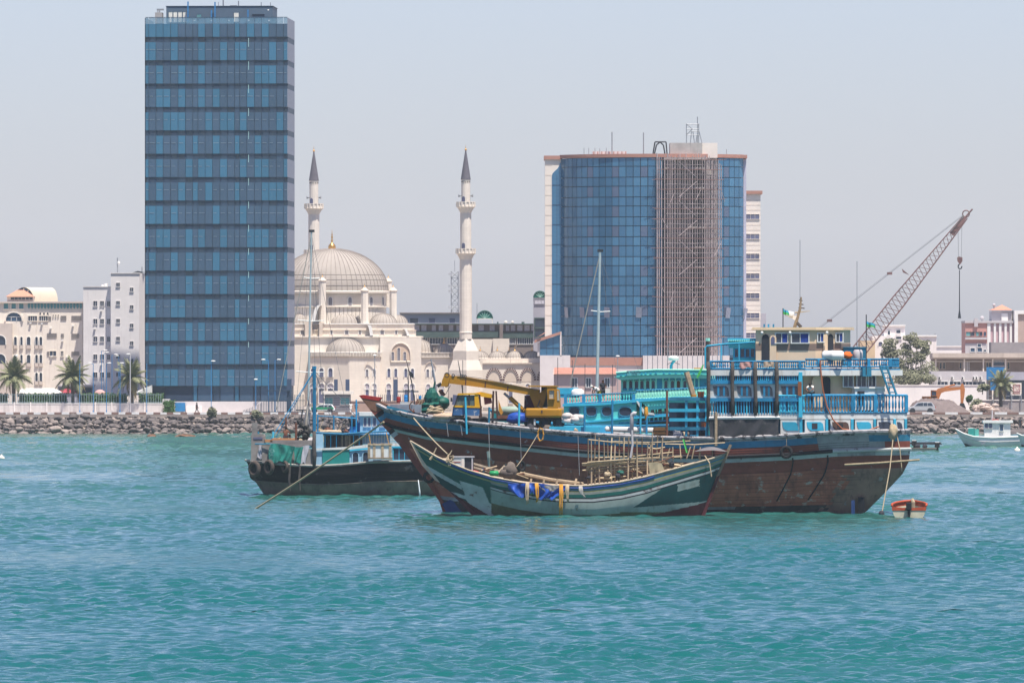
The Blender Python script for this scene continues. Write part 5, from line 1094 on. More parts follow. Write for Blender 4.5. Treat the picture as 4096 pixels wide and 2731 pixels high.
for a_, lb in ((607, 'brown rock awash left of the moored dhow'), (738, 'broad rust brown rock awash nearer the dhow')): MB().ell((0, 0, 0), 1.7 if a_ > 700 else .75, .8, .45, 10, 6, jit=.15).thing('shoal_rock', M('rusty_rock', (.16, .085, .055), .9, .3, 2), Fr(a_, 1420, 0, 0), lb, 'rock')

m_tyre = M('tyre_rubber', (.018, .018, .02), .85, .3, 3); m_rim = M('wheel_rim', (.4, .4, .42), .4, metal=.5); m_red2 = M('red_lamp', (.35, .02, .02), .3)
def wheel(parent, x, y, z, r, w=.22, name='wheel', rim=None):
    o = MB().path([(r * .78 * math.cos(2 * math.pi * i / 18), 0, r * .78 * math.sin(2 * math.pi * i / 18)) for i in range(18)], r * .24, 8, closed=True).build(name, m_tyre, parent, smooth=True, loc=(x, y, z))
    MB().lathe(0, 0, [(0, -.05), (r * .35, -.04), (r * .62, .02), (r * .62, .1)], 14).build('rim', rim or m_rim, o, rot=(R(90), 0, 0)); return o
def car(fr, label, col, L, Hc, cat='car', band=None, flip=1, suv=True):
    t = empty('car', fr, label, cat, ); W = 1.8; k = L / 4.8
    prof = [(-2.35, .42), (-2.4, .75), (-2.28, 1.0), (-1.25, 1.12), (-.55, 1.72), (.3, 1.8), (1.75, 1.76), (2.25, 1.15), (2.36, .85), (2.34, .42)]
    P_ = [(flip * x * k, z * Hc / 1.8) for x, z in prof]; g = MB()
    for y0, y1, sh in ((-W/2, W/2, 1),): g.poly(P_, y0, y1)
    o = g.build('body', col, t); bv = o.modifiers.new('bevel', 'BEVEL'); bv.width = .1; bv.segments = 2
    for xa, xb, xc, xd in ((-1.1, -.52, .28, .28), (.36, .36, 1.0, 1.0), (1.08, 1.08, 1.66, 1.95)):
        MB().poly([(flip * xa * k, 1.16 * Hc / 1.8), (flip * xb * k, 1.64 * Hc / 1.8), (flip * xc * k, 1.7 * Hc / 1.8), (flip * xd * k, 1.16 * Hc / 1.8)], -W/2 - .012, -W/2 + .05).build('side_window', m_glass, t)
    if band: MB().box(-2.1 * k, 2.1 * k, -W/2 - .015, -W/2 + .02, .62, 1.02).build('green_band', band, t)
    for x in (-1.5, 1.45):
        for y in (-W/2 + .1, W/2 - .1): wheel(t, flip * x * k, y, .36, .36)
    for x in (-1.5, 1.45): MB().lathe(0, 0, [(.46, -.02), (.46, .05), (0, .05)], 16).build('wheel_arch', m_dark, t, loc=(flip * x * k, -W/2 + .03, .42), rot=(R(90), 0, 0))
    for y in (-.7, .7): bar('headlight', m_white, t, flip * -2.42 * k - .03, flip * -2.36 * k + .03, y - .2, y + .2, .75, .92); bar('tail_light', m_red2, t, flip * 2.33 * k - .03, flip * 2.38 * k + .03, y - .12, y + .12, .85, 1.15)
    MB().box(-2.42 * k, 2.4 * k, -W/2 - .02, W/2 + .02, .38, .5).build('bumper_sill', m_dark, t)
    return t
m_silver = M('silver_car_paint', (.48, .47, .47), .3, .05, 1, metal=.4); m_carw = M('white_car_paint', (.72, .72, .72), .3, .04, 1); m_carg = M('green_car_paint', (.02, .22, .10), .35)
car(Fr(3684, 1482, 2, QZ), 'silver four wheel drive parked on the quay by the soil heap', m_silver, 4.6, 1.85, 'car')
car(Fr(1290, 1481, 0, QZ), 'white and green taxi passing in front of the guard hut', m_carw, 4.1, 1.5, 'car', m_carg)
car(Fr(3715, 1500, 0, QZ), 'white pickup half hidden behind the soil heap', m_carw, 4.4, 2.1, 'car')

# excavator
m_orange = M('orange_machine_paint', (.46, .17, .055), .6, .15, 1.5, fl=(.30, .13, .06), fa=.62)
f = Fr(3735, 1494, 0, QZ); h = empty('excavator', f, 'orange excavator reaching over the soil heap', 'excavator')
def px_poly(fr, pts, b0, b1, name, mat, par): return MB().poly([(fr.x(a_, b0), fr.z(e_, b0, a_)) for a_, e_ in pts], b0, b1).build(name, mat, par)
px_poly(f, [(3735, 1592), (3742, 1565), (3752, 1554), (3770, 1549), (3842, 1547), (3842, 1558), (3780, 1566), (3765, 1572), (3754, 1600), (3745, 1604)], -.3, .3, 'boom', m_orange, h)
px_poly(f, [(3841, 1545), (3848, 1533), (3854, 1536), (3860, 1556), (3858, 1580), (3852, 1618), (3843, 1620), (3842, 1575)], -.25, .25, 'stick', m_orange, h)
px_poly(f, [(3842, 1612), (3856, 1612), (3864, 1632), (3856, 1650), (3838, 1646), (3836, 1630)], -.5, .5, 'bucket', m_dark, h)
MB().tube(f.at(3777, 1549, 0), f.at(3820, 1538, 0), .12).build('hydraulic_ram', m_orange, h)
MB().pr(f, 3690, 3748, 1585, 1622, -1.2, 1.2).build('house', m_orange, h); MB().pr(f, 3724, 3748, 1560, 1590, -1.2, 0).build('cab', m_orange, h); window(f, h, 3727, 3745, 1564, 1582, -1.2, m_orange, m_glass, fw=.05)
for b_ in (-1.2, .7): MB().pr(f, 3688, 3752, 1626, 1650, b_, b_ + .5).build('track', m_tyre, h)

# lattice boom crane on the quay
m_cr = M('faded_red_brown_steel', (.20, .105, .10), .7, .25, 1.5, fl=(.26, .20, .14), fa=.58); m_cable = M('steel_cable', (.16, .155, .17), .6)
f = Fr(3300, 1484, 0, QZ); h = empty('lattice_boom_crane', f, 'lattice boom crawler crane with its boom raised to the right', 'crane')
foot, tip = f.at(3262, 1622, 0), f.at(3862, 868, 0); ax = (tip - foot); L = ax.length; ax.normalize(); nr = Vector((-ax.z, 0, ax.x))
if nr.z < 0: nr = -nr
def bw(t): return min(1, max(.25, t / .12)) * (1.12 if t < .55 else 1.12 - .74 * (t - .55) / .45) if t > 0 else .25
chords = {}
N_ = 46
for sy in (-1, 1):
    for sn in (-1, 1):
        pts = [foot + ax * L * i / N_ + nr * sn * bw(i / N_) + Vector((0, sy * bw(i / N_) * .8, 0)) for i in range(N_ + 1)]; chords[sy, sn] = pts
        MB().path(pts, .095 if sn < 0 else .085, 5).build('boom_chord', m_cr, h)
g = MB()
for i in range(N_ - 2):
    for sy in (-1, 1): 
        a_, e_ = chords[sy, 1][i], chords[sy, -1][i + 1]; g.tube(a_, e_, .038, n=4, cap=False)
        a_, e_ = chords[sy, -1][i], chords[sy, 1][i + 1]; g.tube(a_, e_, .038, n=4, cap=False)
    for sn in (-1, 1): a_, e_ = chords[(-1) ** i, sn][i], chords[-(-1) ** i, sn][i + 1]; g.tube(a_, e_, .035, n=4, cap=False)
g.build('boom_lacing', m_cr, h)
MB().path([tip - ax * 3.6, tip - ax * 1.0, tip], [.5, .42, .3], 4).build('boom_tip', m_cr, h)
MB().path([tip + ax * .45 + nr * .25 + Vector((.55 * math.cos(2*math.pi*i/14), 0, .55 * math.sin(2*math.pi*i/14))) for i in range(14)], .1, 5, closed=True).build('sheave', m_cr, h)
MB().tube(tip, tip + ax * 1.5 + Vector((.2, 0, .1)), .14).build('tip_bracket', m_cr, h)
mast_t = f.at(3238, 1345, 0)
for sy in (-.35, 0, .35):
    d_ = Vector((0, sy, 0)); MB().tube(mast_t + d_, tip + nr * .4 + d_, .035, n=4).build('pendant_line', m_cable, h); MB().tube(mast_t + d_ + Vector((0, 0, .25)), tip + nr * .55 + d_, .02, n=4).build('hoist_line', m_cable, h)
for q in (.13, .52): p = mast_t.lerp(tip + nr * .4, q); MB().box(p.x - .4, p.x + .4, -.5, .5, p.z - .2, p.z + .2).build('spreader', m_cr, h)
for sy in (-.8, .8): MB().tube((f.x(3262), sy, f.z(1600)), mast_t + Vector((0, sy * .5, 0)), .15, n=5).build('gantry_leg', m_cr, h)
p = f.at(3637, 1085, 0); MB().poly([(p.x - 1.0, p.z - .2), (p.x - 1.2, p.z + .4), (p.x, p.z - .6)], -.3, .3).build('boom_bracket', m_cr, h)
MB().pr(f, 3180, 3320, 1590, 1635, -1.6, 1.6).build('machinery_house', m_cr, h); MB().pr(f, 3290, 3330, 1570, 1630, -1.6, -.2).build('operator_cab', m_cr, h); window(f, h, 3294, 3326, 1576, 1604, -1.6, m_cr, m_glass, fw=.06)
for b_ in (-2.2, 1.2): MB().pr(f, 3180, 3345, 1636, 1660, b_, b_ + 1).build('crawler_track', m_tyre, h)
hp = f.at(3840, 1042, 0)
for px, t0 in ((3832, tip - ax * 1.8), (3848, tip + Vector((.3, 0, -.3)))): MB().tube((f.x(px), 0, t0.z), (f.x(3834 if px < 3840 else 3845), 0, hp.z), .035, n=4).build('hoist_rope', m_cable, h)
px_poly(f, [(3829, 1030), (3836, 1026), (3850, 1030), (3850, 1044), (3843, 1056), (3838, 1056), (3830, 1044)], -.25, .25, 'hook_block', m_cr, h)
q = f.at(3840, 1066, 0); MB().path([(q.x + .3 * math.cos(a_), 0, q.z + .38 * math.sin(a_)) for a_ in [R(100 + 30 * i) for i in range(10)]], .1, 6).build('hook', m_dark, h)
MB().path([f.at(3838, 1080, 0), f.at(3838, 1130, 0), f.at(3838, 1240, 0), f.at(3838, 1273, 0)], [.07, .07, .09, .28], 6).build('sling_chain', m_dark, h)
# ================================================================ boats: shared builders
def hull(fr, parent, sheer, stem, stern, B, mats, matf, ub=.42, p0=2.3, p1=1.25, us0=.86, us1=.5, Hu=2.3, zk=-1.0, nu=64, nl=22, name='hull', keel=.62, sq=0.0):
    """lofted hull; returns surf(u, w, side): u 0 bow..1 stern, w 0 rail..1 keel"""
    sh = [fr.at(a_, e_, -B * k) for a_, e_, k in sheer]; st = sorted([(lambda p: (p.z, p.x))(fr.at(a_, e_, 0)) for a_, e_ in stem]); sn = sorted([(lambda p: (p.z, p.x))(fr.at(a_, e_, 0)) for a_, e_ in stern])
    stz, stx = zip(*st); snz, snx = zip(*sn); X0_, X1_ = sh[0].x, sh[-1].x; us = [(p.x - X0_) / (X1_ - X0_) for p in sh]; zs = [p.z for p in sh]; wa = .5
    def surf(u, w, side=-1):
        zr = interp(u, us, zs); lo = zr - Hu
        z_ = zr - w / wa * Hu if w <= wa else lo + (zk - lo) * (w - wa) / (1 - wa)
        xs = interp(z_, stz, stx); xe = interp(z_, snz, snx); x = xs + u * (xe - xs)
        p_ = p0 + (p1 - p0) * w; bow = 1 - (1 - min(u / ub, 1)) ** p_
        u0 = us0 + (us1 - us0) * w; k = max(0, (u - u0) / (1 - u0)); ster = sq + (1 - sq) * math.sqrt(max(0, 1 - k * k)) if k < 1 else sq
        vert = 1 - keel * w ** 3.2
        return Vector((x, side * B * bow * ster * vert, z_))
    ul = [.5 - .5 * math.cos(math.pi * i / nu) for i in range(nu + 1)]; ul = [.35 * a_ + .65 * i / nu for i, a_ in enumerate(ul)]; wl_ = [j / nl for j in range(nl + 1)]
    g = MB()
    for side in (-1, 1): g.grid([[surf(u, w, side) for u in ul] for w in wl_], mf=lambda j, i: matf((ul[i] + ul[i + 1]) / 2, (wl_[j] + wl_[j + 1]) / 2))
    if sq > 0: g.grid([[surf(1, w, s_) for s_ in (-1, 1)] for w in wl_], mf=lambda j, i: matf(1, (wl_[j] + wl_[j + 1]) / 2))
    g.build(name, mats, parent, smooth=50); return surf
def rail(surf, parent, w, r, mat, name, off=.05, u0=0., u1=1., n=48, sides=(-1, 1), closed_end=True):
    for s_ in sides:
        pts = []
        for i in range(n + 1): p = surf(u0 + (u1 - u0) * i / n, w, s_); p.y += s_ * off; pts.append(p)
        MB().path(pts, r, 6).build(name, mat, parent, smooth=50)
def deck(surf, parent, w, mat, name='deck'): 
    g = MB(); g.grid([[surf(.02 + .96 * i / 40, w, s_) for s_ in (-.98, .98)] for i in range(41)]); g.build(name, mat, parent)
def bal(parent, A, Bp, hgt, n, mat, r, kind='baluster', top=.09, name='baluster', bot=True, trail=None):
    A, Bp = Vector(A), Vector(Bp); up = Vector((0, 0, hgt))
    for i in range(n): p = A.lerp(Bp, (i + .5 + random.uniform(-.12, .12)) / n); rod(name, mat, p, p + up + Vector((random.uniform(-.03, .03), 0, 0)), r * random.uniform(.85, 1.15), parent, kind)
    MB().tube(A + up, Bp + up, top, n=6).build('handrail', trail or mat, parent)
    if bot: MB().tube(A, Bp, top * .8, n=6).build('bottom_rail', trail or mat, parent)
def in_facet(fr, parent, corner, rel, fn):
    """build fn(frame) on a facet that starts at corner (local) turned by rel degrees, then set the new parts there"""
    c0 = fr.world(Vector(corner)); f2 = Fr(2048, 1, 0); f2.O = Vector((c0.x, c0.y, fr.O.z)); f2.a = fr.a + R(rel); c_, q = rot2(f2.a); f2.ex = Vector((c_, q, 0)); f2.ey = Vector((-q, c_, 0))
    old = set(o.name for o in bpy.data.objects); fn(f2)
    T = Matrix.Translation((corner[0], corner[1], 0)) @ Matrix.Rotation(R(rel), 4, 'Z')
    for o in bpy.data.objects:
        if o.name not in old and o.parent == parent: o.matrix_basis = T @ o.matrix_basis
def tyre(fr, label, px, py, b, rpx, yaw=0, mat=None, tilt=0):
    p = fr.world(fr.at(px, py, b)); r_ = rpx * fr.m(b); g = MB().path([(r_ * .74 * math.cos(2*math.pi*i/20), 0, r_ * .74 * math.sin(2*math.pi*i/20)) for i in range(20)], r_ * .27, 8, closed=True)
    o = g.build('tyre_fender', mat or m_tyre, None, smooth=True); o.location = p; o.rotation_euler = (tilt, 0, fr.a + R(yaw)); return tag(o, label, 'tyre', 'tyre fenders on the dhows')
def rope(name, label, pts, r, mat, sag=0., n=14, group=None):
    P0 = Vector(pts[0]); out = []
    for k in range(len(pts) - 1):
        a_, e_ = Vector(pts[k]), Vector(pts[k + 1])
        for i in range(n if k < len(pts) - 2 else n + 1): t = i / n; p = a_.lerp(e_, t); p.z -= sag * 4 * t * (1 - t); out.append(p - P0)
    o = MB().path(out, r, 5).build(name, mat); o.location = P0; return tag(o, label, 'rope', group)
def heap(c, rx, ry, rz, jit=.18, nu=16, nv=9, fold=0):
    g = MB(); g.ell((0, 0, 0), rx, ry, rz, nu, nv, jit=jit); return g
def cloth(fr, corners, name, label, mat, nx=18, ny=10, amp=.12, b=0, fold=5.0, cat='tarpaulin', seed=1, parent=None):
    """hanging cloth between px corners (tl,tr,br,bl) on plane b with folds"""
    rs = random.Random(seed); tl, tr, br, bl = [fr.at(a_, e_, b) for a_, e_ in corners]; rows = []
    for j in range(ny + 1):
        row = []
        for i in range(nx + 1):
            s_, t = i / nx, j / ny; p = tl.lerp(tr, s_).lerp(bl.lerp(br, s_), t)
            p.y -= amp * (.5 + .5 * t) * (math.sin(s_ * fold * 6.28 + 1.3 * math.sin(t * 3 + seed)) + .5 * math.sin(s_ * fold * 13 + t * 4)) + amp * 1.6; p.z += amp * (rs.uniform(-.25, .25) * t + 1.1 * math.sin(s_ * fold * 4.1 + seed) * t + .5 * math.sin(s_ * fold * 2.3 + seed * 2)); p.x += amp * .8 * math.sin(t * 4 + seed + s_ * 5); row.append(p)
        rows.append(row)
    g = MB().grid(rows)
    if parent is not None: return g.build(name, mat, parent, smooth=True)
    return g.thing(name, mat, fr, label, cat, smooth=True)
m_mar = M('maroon_hull_paint', (.22, .058, .040), .7, .3, .6, fl=(.36, .34, .35), fs=.95, fa=.63, st=(.075, .026, .024), sa=.6, bump=.25)
m_marw = M('worn_maroon_hull', (.36, .112, .070), .8, .32, .5, fl=(.40, .30, .26), fs=1.1, fa=.575, st=(.13, .05, .04), sa=.5, bump=.25)
m_hblue = M('hull_blue_stripe', (.025, .17, .27), .65, .3, .8, fl=(.16, .17, .17), fs=1.6, fa=.64, st=(.03, .07, .09), sa=.6)
m_hblack = M('hull_black_tar', (.012, .013, .017), .7, .35, .8, fl=(.14, .13, .12), fs=1.6, fa=.66)
m_hwhite = M('hull_white_stripe', (.40, .41, .40), .7, .2, .8, fl=(.12, .06, .05), fs=.9, fa=.60, st=(.28, .17, .10), sa=.58)
m_hrail = M('chafed_rail_timber', (.30, .285, .29), .85, .4, 1.3, fl=(.06, .055, .06), fs=1.3, fa=.52, bump=.5)
m_hgrey = M('bare_hull_grey', (.26, .255, .26), .85, .3, .7, fl=(.40, .40, .40), fs=.8, fa=.6, st=(.14, .11, .11), sa=.55)
m_boot = M('waterline_fouling', (.045, .045, .042), .8, .4, 1.0, fl=(.20, .20, .16), fs=.8, fa=.60)
m_dblue = M('dhow_blue_paint', (.02, .205, .38), .55, .2, 1.2, fl=(.012, .08, .16), fs=1.8, fa=.62, st=(.04, .08, .14), sa=.64, rnd=.3)
m_sblue = M('dhow_sky_blue_paint', (.04, .36, .52), .55, .15, 1.2, fl=(.05, .15, .25), fs=1.8, fa=.64, rnd=.22)
m_dwhite = M('dhow_white_paint', (.62, .62, .60), .6, .1, 1.2, st=(.33, .24, .18), sa=.55, fl=(.25, .17, .13), fs=4, fa=.68)
m_marg = M('shade_brown_counter', (.25, .145, .11), .85, .3, .5, st=(.085, .055, .047), sa=.5, fl=(.25, .22, .21), fs=1.2, fa=.6, bump=.25); m_otyre = M('faded_tyre_rubber', (.075, .058, .05), .9, .4, 3)
m_beige = M('wheelhouse_beige', (.74, .54, .36), .65, .06, .8, st=(.36, .27, .17), sa=.64); m_taupe = M('wheelhouse_taupe_band', (.24, .165, .13), .65, .06, .8)
m_lblue = M('blue_curtain', (.02, .05, .24), .7, .3, 3); m_wood = M('weathered_timber', (.30, .225, .15), .85, .3, 2.5, bump=.4, rnd=.35); m_bamboo = M('bamboo_pole', (.42, .33, .21), .7, .25, 3, rnd=.35); m_log = M('dark_fender_log', (.075, .065, .06), .9, .4, 2, bump=.7)
m_rope = M('tan_rope', (.38, .30, .20), .85, .2, 6); m_ropeo = M('orange_rope', (.50, .24, .035), .8, .2, 6); m_tarp = M('black_tarpaulin', (.050, .048, .052), .45, .3, .9, fl=(.13, .12, .12), fs=.8, fa=.6); m_grtarp = M('green_tarpaulin', (.008, .085, .066), .5, .35, 1.2); m_bltarp = M('blue_tarpaulin', (.015, .06, .30), .45, .35, 1.2); m_brtarp = M('brown_sacking', (.13, .105, .09), .9, .25, 2); m_rust = M('rusty_iron', (.15, .065, .045), .85, .3, 2); m_turq = M('turquoise_paint', (.11, .58, .54), .55, .10, .8, st=(.07, .32, .31), sa=.64); m_mint = M('mint_trim', (.32, .72, .58), .55, .08, .8); m_yelc = M('crane_ochre_paint', (.37, .18, .014), .5, .12, 1, st=(.26, .13, .03), sa=.58, fl=(.17, .085, .04), fs=3, fa=.67); m_yelb = M('cab_yellow_paint', (.66, .34, .012), .5, .1, 1, fl=(.32, .18, .06), fa=.66); m_bcab = M('cab_blue_paint', (.045, .12, .26), .55, .2, 1.5, fl=(.40, .42, .44), fs=2.4, fa=.58); m_barrel = M('blue_barrel', (.02, .20, .50), .45, .1, 2)
# ================================================================ the big cargo dhow
D = Fr(2545, 757, -10, 0); BD = 4.2
dh = empty('cargo_dhow', D, 'big maroon wooden cargo dhow with blue railed stern decks and beige wheelhouse', 'dhow')
def mf_big(u, w):
    o_ = w / .5 * 2.3 if w <= .5 else 9
    if o_ < .28: return 4
    if o_ < .80: return 1 if u < .83 or u > .93 else 5
    if o_ < 1.42: return 0 if u < .84 or u > .955 else 5
    if o_ < 1.68: return 2 if u < .86 else 5
    if o_ < 2.02: return 3 if u < .87 or u > .94 else 5
    if w < .56: return 0
    if u + random.uniform(-.015, .015) > .90 and w > .56: return 9 if w < .9 else 8  # underside of the counter: its shade is put into a darker paint
    if w < .835: return 6
    return 7 if w < .855 and u < .7 else 8
surf = hull(D, dh, [(1500, 1612, 0.1), (1527, 1632, .2), (1640, 1664, .5), (1800, 1684, .8), (2000, 1706, .97), (2200, 1727, 1), (2400, 1741, 1), (2600, 1750, 1), (2840, 1754, 1), (3117, 1743, 1), (3313, 1729, .98), (3480, 1724, .75), (3636, 1722, .1)],
   [(1500, 1612), (1437, 1586), (1527, 1692), (1604, 1783), (1692, 1906), (1767, 2006), (1785, 2042), (1850, 2110)], [(3640, 1720), (3640, 1800), (3636, 1844), (3610, 1895), (3547, 1963), (3470, 2040), (3380, 2110)], BD,
   [m_mar, m_hblue, m_hblack, m_hwhite, m_hrail, m_hgrey, m_marw, m_hgrey, m_boot, m_marg], mf_big, ub=.36, p0=2.4, p1=1.35, us0=.80, us1=.42, nu=84, nl=44)
rail(surf, dh, .0, .17, m_hrail, 'gunwale', .08); rail(surf, dh, .33, .15, m_hblack, 'rubbing_strake', .05, u1=.86); rail(surf, dh, .33, .16, m_hwhite, 'stern_rubbing_strake', .05, u0=.86)
deck(surf, dh, .2, m_wood)
# stem post
sp_ = [(1437, 1583), (1446, 1581), (1500, 1606), (1535, 1632), (1548, 1660), (1610, 1752), (1700, 1890), (1800, 2050), (1770, 2046), (1758, 2006), (1690, 1906), (1600, 1783), (1522, 1692)]
px_poly(D, sp_, -.28, .28, 'stem_post', m_mar, dh)
px_poly(D, [(1435, 1582), (1450, 1579), (1525, 1590), (1515, 1603), (1447, 1592)], -.34, .34, 'red_stem_cap', M('red_paint', (.30, .025, .022), .6, .25, 2), dh)
px_poly(D, [(1447, 1592), (1515, 1602), (1548, 1618), (1535, 1634), (1500, 1646), (1478, 1635)], -.31, .31, 'stem_head', M('stem_brown', (.17, .085, .055), .8, .25, 1.5), dh)
for pts, mt in (([(1500, 1658), (1530, 1637), (1540, 1650), (1512, 1670)], m_hblack), ([(1512, 1671), (1541, 1651), (1552, 1664), (1524, 1688)], m_hblue), ([(1552, 1725), (1585, 1702), (1592, 1714), (1562, 1738)], m_hblack), ([(1562, 1739), (1592, 1715), (1602, 1730), (1572, 1752)], m_hwhite)): px_poly(D, pts, -.33, .33, 'painted_stem_band', mt, dh)
px_poly(D, [(1768, 2014), (1800, 1998), (1840, 2015), (1850, 2060), (1790, 2060)], -.31, .31, 'blue_forefoot', M('navy_boot', (.02, .05, .15), .7, .3, 1), dh)
# hull seams and stains
for px in (3173, 3318):
    pts = []
    for i in range(12):
        u = (px - 1500) / 2140 - .0; p = surf(u, .40 + .4 * i / 11); p.y -= .04; pts.append(p)
    MB().path(pts, .07, 4).build('hull_seam_batten', m_hblack, dh)
for i in range(9): rail(surf, dh, .56 + .033 * i + random.uniform(-.008, .008), .008, m_hblack, 'plank_seam', .006, .10 + .01 * i, .93, 40, (-1,))
for i in range(4): rail(surf, dh, .19 + .04 * i, .012, m_hblack, 'plank_seam', .006, .06, .93, 40, (-1,))
# rudder head in the water
MB().pr(D, 3432, 3456, 1988, 2070, -1.6, -1.2).build('rudder_fin', m_hblack, dh); MB().pr(D, 3405, 3418, 2000, 2070, -2.0, -1.7).build('rudder_post', M('navy_boot'), dh)

# --- stern decks: near side runs to a corner at photo column 3222, then the quarter turns away
bs = -3.95; xA, xC = D.x(2836, bs), D.x(3222, bs); REL = 27
def quarter_pt(px): 
    """local point on the quarter facet at photo column px"""
    q = Vector((math.cos(R(REL)), math.sin(R(REL)), 0)); best = None
    for i in range(0, 1200):
        s_ = i * .01; p = Vector((xC, bs, 0)) + q * s_; w = D.world(p)
        if 2048 + w.x * FPX / w.y >= px: return p
    return p
def deck_plan(px_end, inset=0.0, x0=None):
    e = quarter_pt(px_end); i_ = inset
    return [(x0 if x0 is not None else xA, bs + i_), (xC - i_ * .3, bs + i_), (e.x - i_ * .6, e.y + i_), (e.x - .75 - i_, min(3.2, e.y + 4.4)), (xC, 3.9 - i_), (x0 if x0 is not None else xA, 3.9 - i_)]
def zl(py, px=3100, b=bs): return D.z(py, b, px)
# lower bulwark band (white) and panels
MB().plan(deck_plan(3628), zl(1676), zl(1652)).build('lower_deck_edge', m_dwhite, dh)
MB().plan(deck_plan(3600, .55), zl(1745), zl(1676)).build('bulwark_core', m_dblue, dh)
MB().plan(deck_plan(3560, .9, D.x(3190, bs)), zl(1655), zl(1500)).build('lower_house', m_beige, dh)
MB().plan(deck_plan(3460, 1.2, xA + .4)[:2] + [(xC, 2.5), (xA + .4, 2.5)], zl(1655), zl(1498)).build('inner_bulkhead', M('shaded_blue_cabin', (.012, .028, .055), .7, .4, 1), dh)  # dark colour stands in for the shade seen between the screens
MB().plan(deck_plan(3608, -.1), zl(1502), zl(1480)).build('upper_deck_edge', m_dwhite, dh)
MB().plan(deck_plan(3600, -.0), zl(1480), zl(1474)).build('upper_deck', m_dblue, dh)
def side_rails(fr, px0, px1, pyt, pyb, n, kind, mat, r):
    a_, e_ = fr.at(px0, pyb, 0), fr.at(px1, pyb, 0); bal(dh, a_, e_, fr.z(pyt, 0, (px0 + px1) / 2) - a_.z, n, mat, r, kind)
def near(fn): in_facet(D, dh, (xA, bs, 0), 0, fn)
def quarter(fn): in_facet(D, dh, (xC, bs, 0), REL, fn)
pe = quarter_pt(3628); pu = quarter_pt(3600)
# upper rail
near(lambda fr: (side_rails(fr, 2838, 3222, 1446, 1474, 44, 'baluster', m_dblue, .075), [bar('rail_post', m_dblue, dh, fr.x(px - 5), fr.x(px + 5), -.1, .08, fr.z(1474), fr.z(1444)) for px in (2842, 3016, 3200)]))
quarter(lambda fr: (side_rails(fr, 3222, 3596, 1437, 1466, 40, 'baluster', m_dblue, .075), [bar('rail_post', m_dblue, dh, fr.x(px - 6), fr.x(px + 6), -.1, .08, fr.z(1466), fr.z(1436)) for px in (3275, 3395, 3475, 3560)], bar('rail_panel', m_dblue, dh, fr.x(3560), fr.x(3596), -.05, .05, fr.z(1464), fr.z(1440))))
# lower rail
near(lambda fr: side_rails(fr, 3115, 3222, 1583, 1648, 7, 'baluster', m_sblue, .085))
quarter(lambda fr: (side_rails(fr, 3222, 3628, 1580, 1650, 32, 'baluster', m_dblue, .085), [bar('rail_post', m_dblue, dh, fr.x(px - 6), fr.x(px + 6), -.1, .1, fr.z(1650), fr.z(1580)) for px in (3305, 3410, 3500, 3625)]))
# screens on the near side between the fender logs
def screens(fr):
    bar('screen_beam', m_dblue, dh, fr.x(2842), fr.x(3206), -.14, .1, fr.z(1535), fr.z(1521)); bar('screen_beam', m_dblue, dh, fr.x(2842), fr.x(3206), -.14, .1, fr.z(1605), fr.z(1591))
    for a_, e_ in ((2842, 2925), (2937, 3016), (3030, 3100), (3114, 3206)):
        for i in range(int((e_ - a_) / 7.5)): rod('baluster', m_sblue if i % 3 else m_dblue, fr.at(a_ + 5 + i * 7.5, 1521, 0), fr.at(a_ + 5 + i * 7.5, 1498, 0), .045, dh)
        for i in range(int((e_ - a_) / 11)): rod('baluster', m_dblue if i % 4 else m_sblue, fr.at(a_ + 6 + i * 11, 1656, 0), fr.at(a_ + 6 + i * 11, 1604, 0), .065, dh)
        MB().pr(fr, a_ - 2, e_ + 2, 1536, 1591, .02, .12).build('screen_panel', m_dwhite, dh)
        w0, w1 = a_ + 9, e_ - 9; pts = [(w0, 1543), (w1 - 12, 1543), (w1 - 3, 1552), (w1, 1584), (w0 + 22, 1584), (w0 + 8, 1574)]
        px_poly(fr, pts, -.03, .03, 'screen_opening', m_glass, dh)  # dark pane stands in for the shaded space behind the opening
        for q in (.35, .7): bar('opening_post', m_dblue, dh, fr.x(w0 + (w1 - w0) * q - 4), fr.x(w0 + (w1 - w0) * q + 4), -.05, -.02, fr.z(1583), fr.z(1544))
    bar('corner_post', m_sblue, dh, fr.x(3196), fr.x(3210), -.2, .1, fr.z(1668), fr.z(1488)); bar('brown_post', M('brown_door_post', (.25, .09, .04), .7), dh, fr.x(3193), fr.x(3208), -.24, -.18, fr.z(1582), fr.z(1526))
    for px in (2834, 2930, 3022, 3106):
        o = MB().path([fr.at(px + random.uniform(-2, 2), py, -.35) for py in (1446, 1490, 1540, 1600, 1662 if px > 2900 else 1690)], [.13, .17, .15, .16, .13], 8).build('fender_log', m_log, dh, smooth=True)
near(screens)
# bulwark windows along the lower deck
def bulw(fr, cols):
    for a_, e_, mt, dk in cols:
        MB().pr(fr, a_ - 4, e_ + 4, 1679, 1737, .02, .3).build('bulwark_panel', m_dwhite, dh)
        pts = [(a_ + 3, 1687), (e_ - 14, 1687), (e_ - 5, 1693), (e_ - 2, 1706), (e_, 1722), (a_ + 22, 1722), (a_ + 10, 1715), (a_ + 5, 1704)]
        px_poly(fr, pts, -.02, .06, 'bulwark_window', mt, dh)
        if dk: MB().pr(fr, (a_ + e_) / 2 - 12, (a_ + e_) / 2 + 10, 1692, 1714, -.05, .0).build('port_opening', m_dark, dh)
        bar('bulwark_post', m_sblue, dh, fr.x(e_ + 5), fr.x(e_ + 15), -.1, .25, fr.z(1740), fr.z(1676))
near(lambda fr: bulw(fr, [(3126, 3194, m_sblue, 0)])); quarter(lambda fr: bulw(fr, [(3224, 3296, m_sblue, 1), (3326, 3398, M('brown_shutter', (.10, .06, .05), .7), 1), (3424, 3488, m_sblue, 0), (3512, 3568, m_glass, 0), (3586, 3612, m_glass, 0)]))
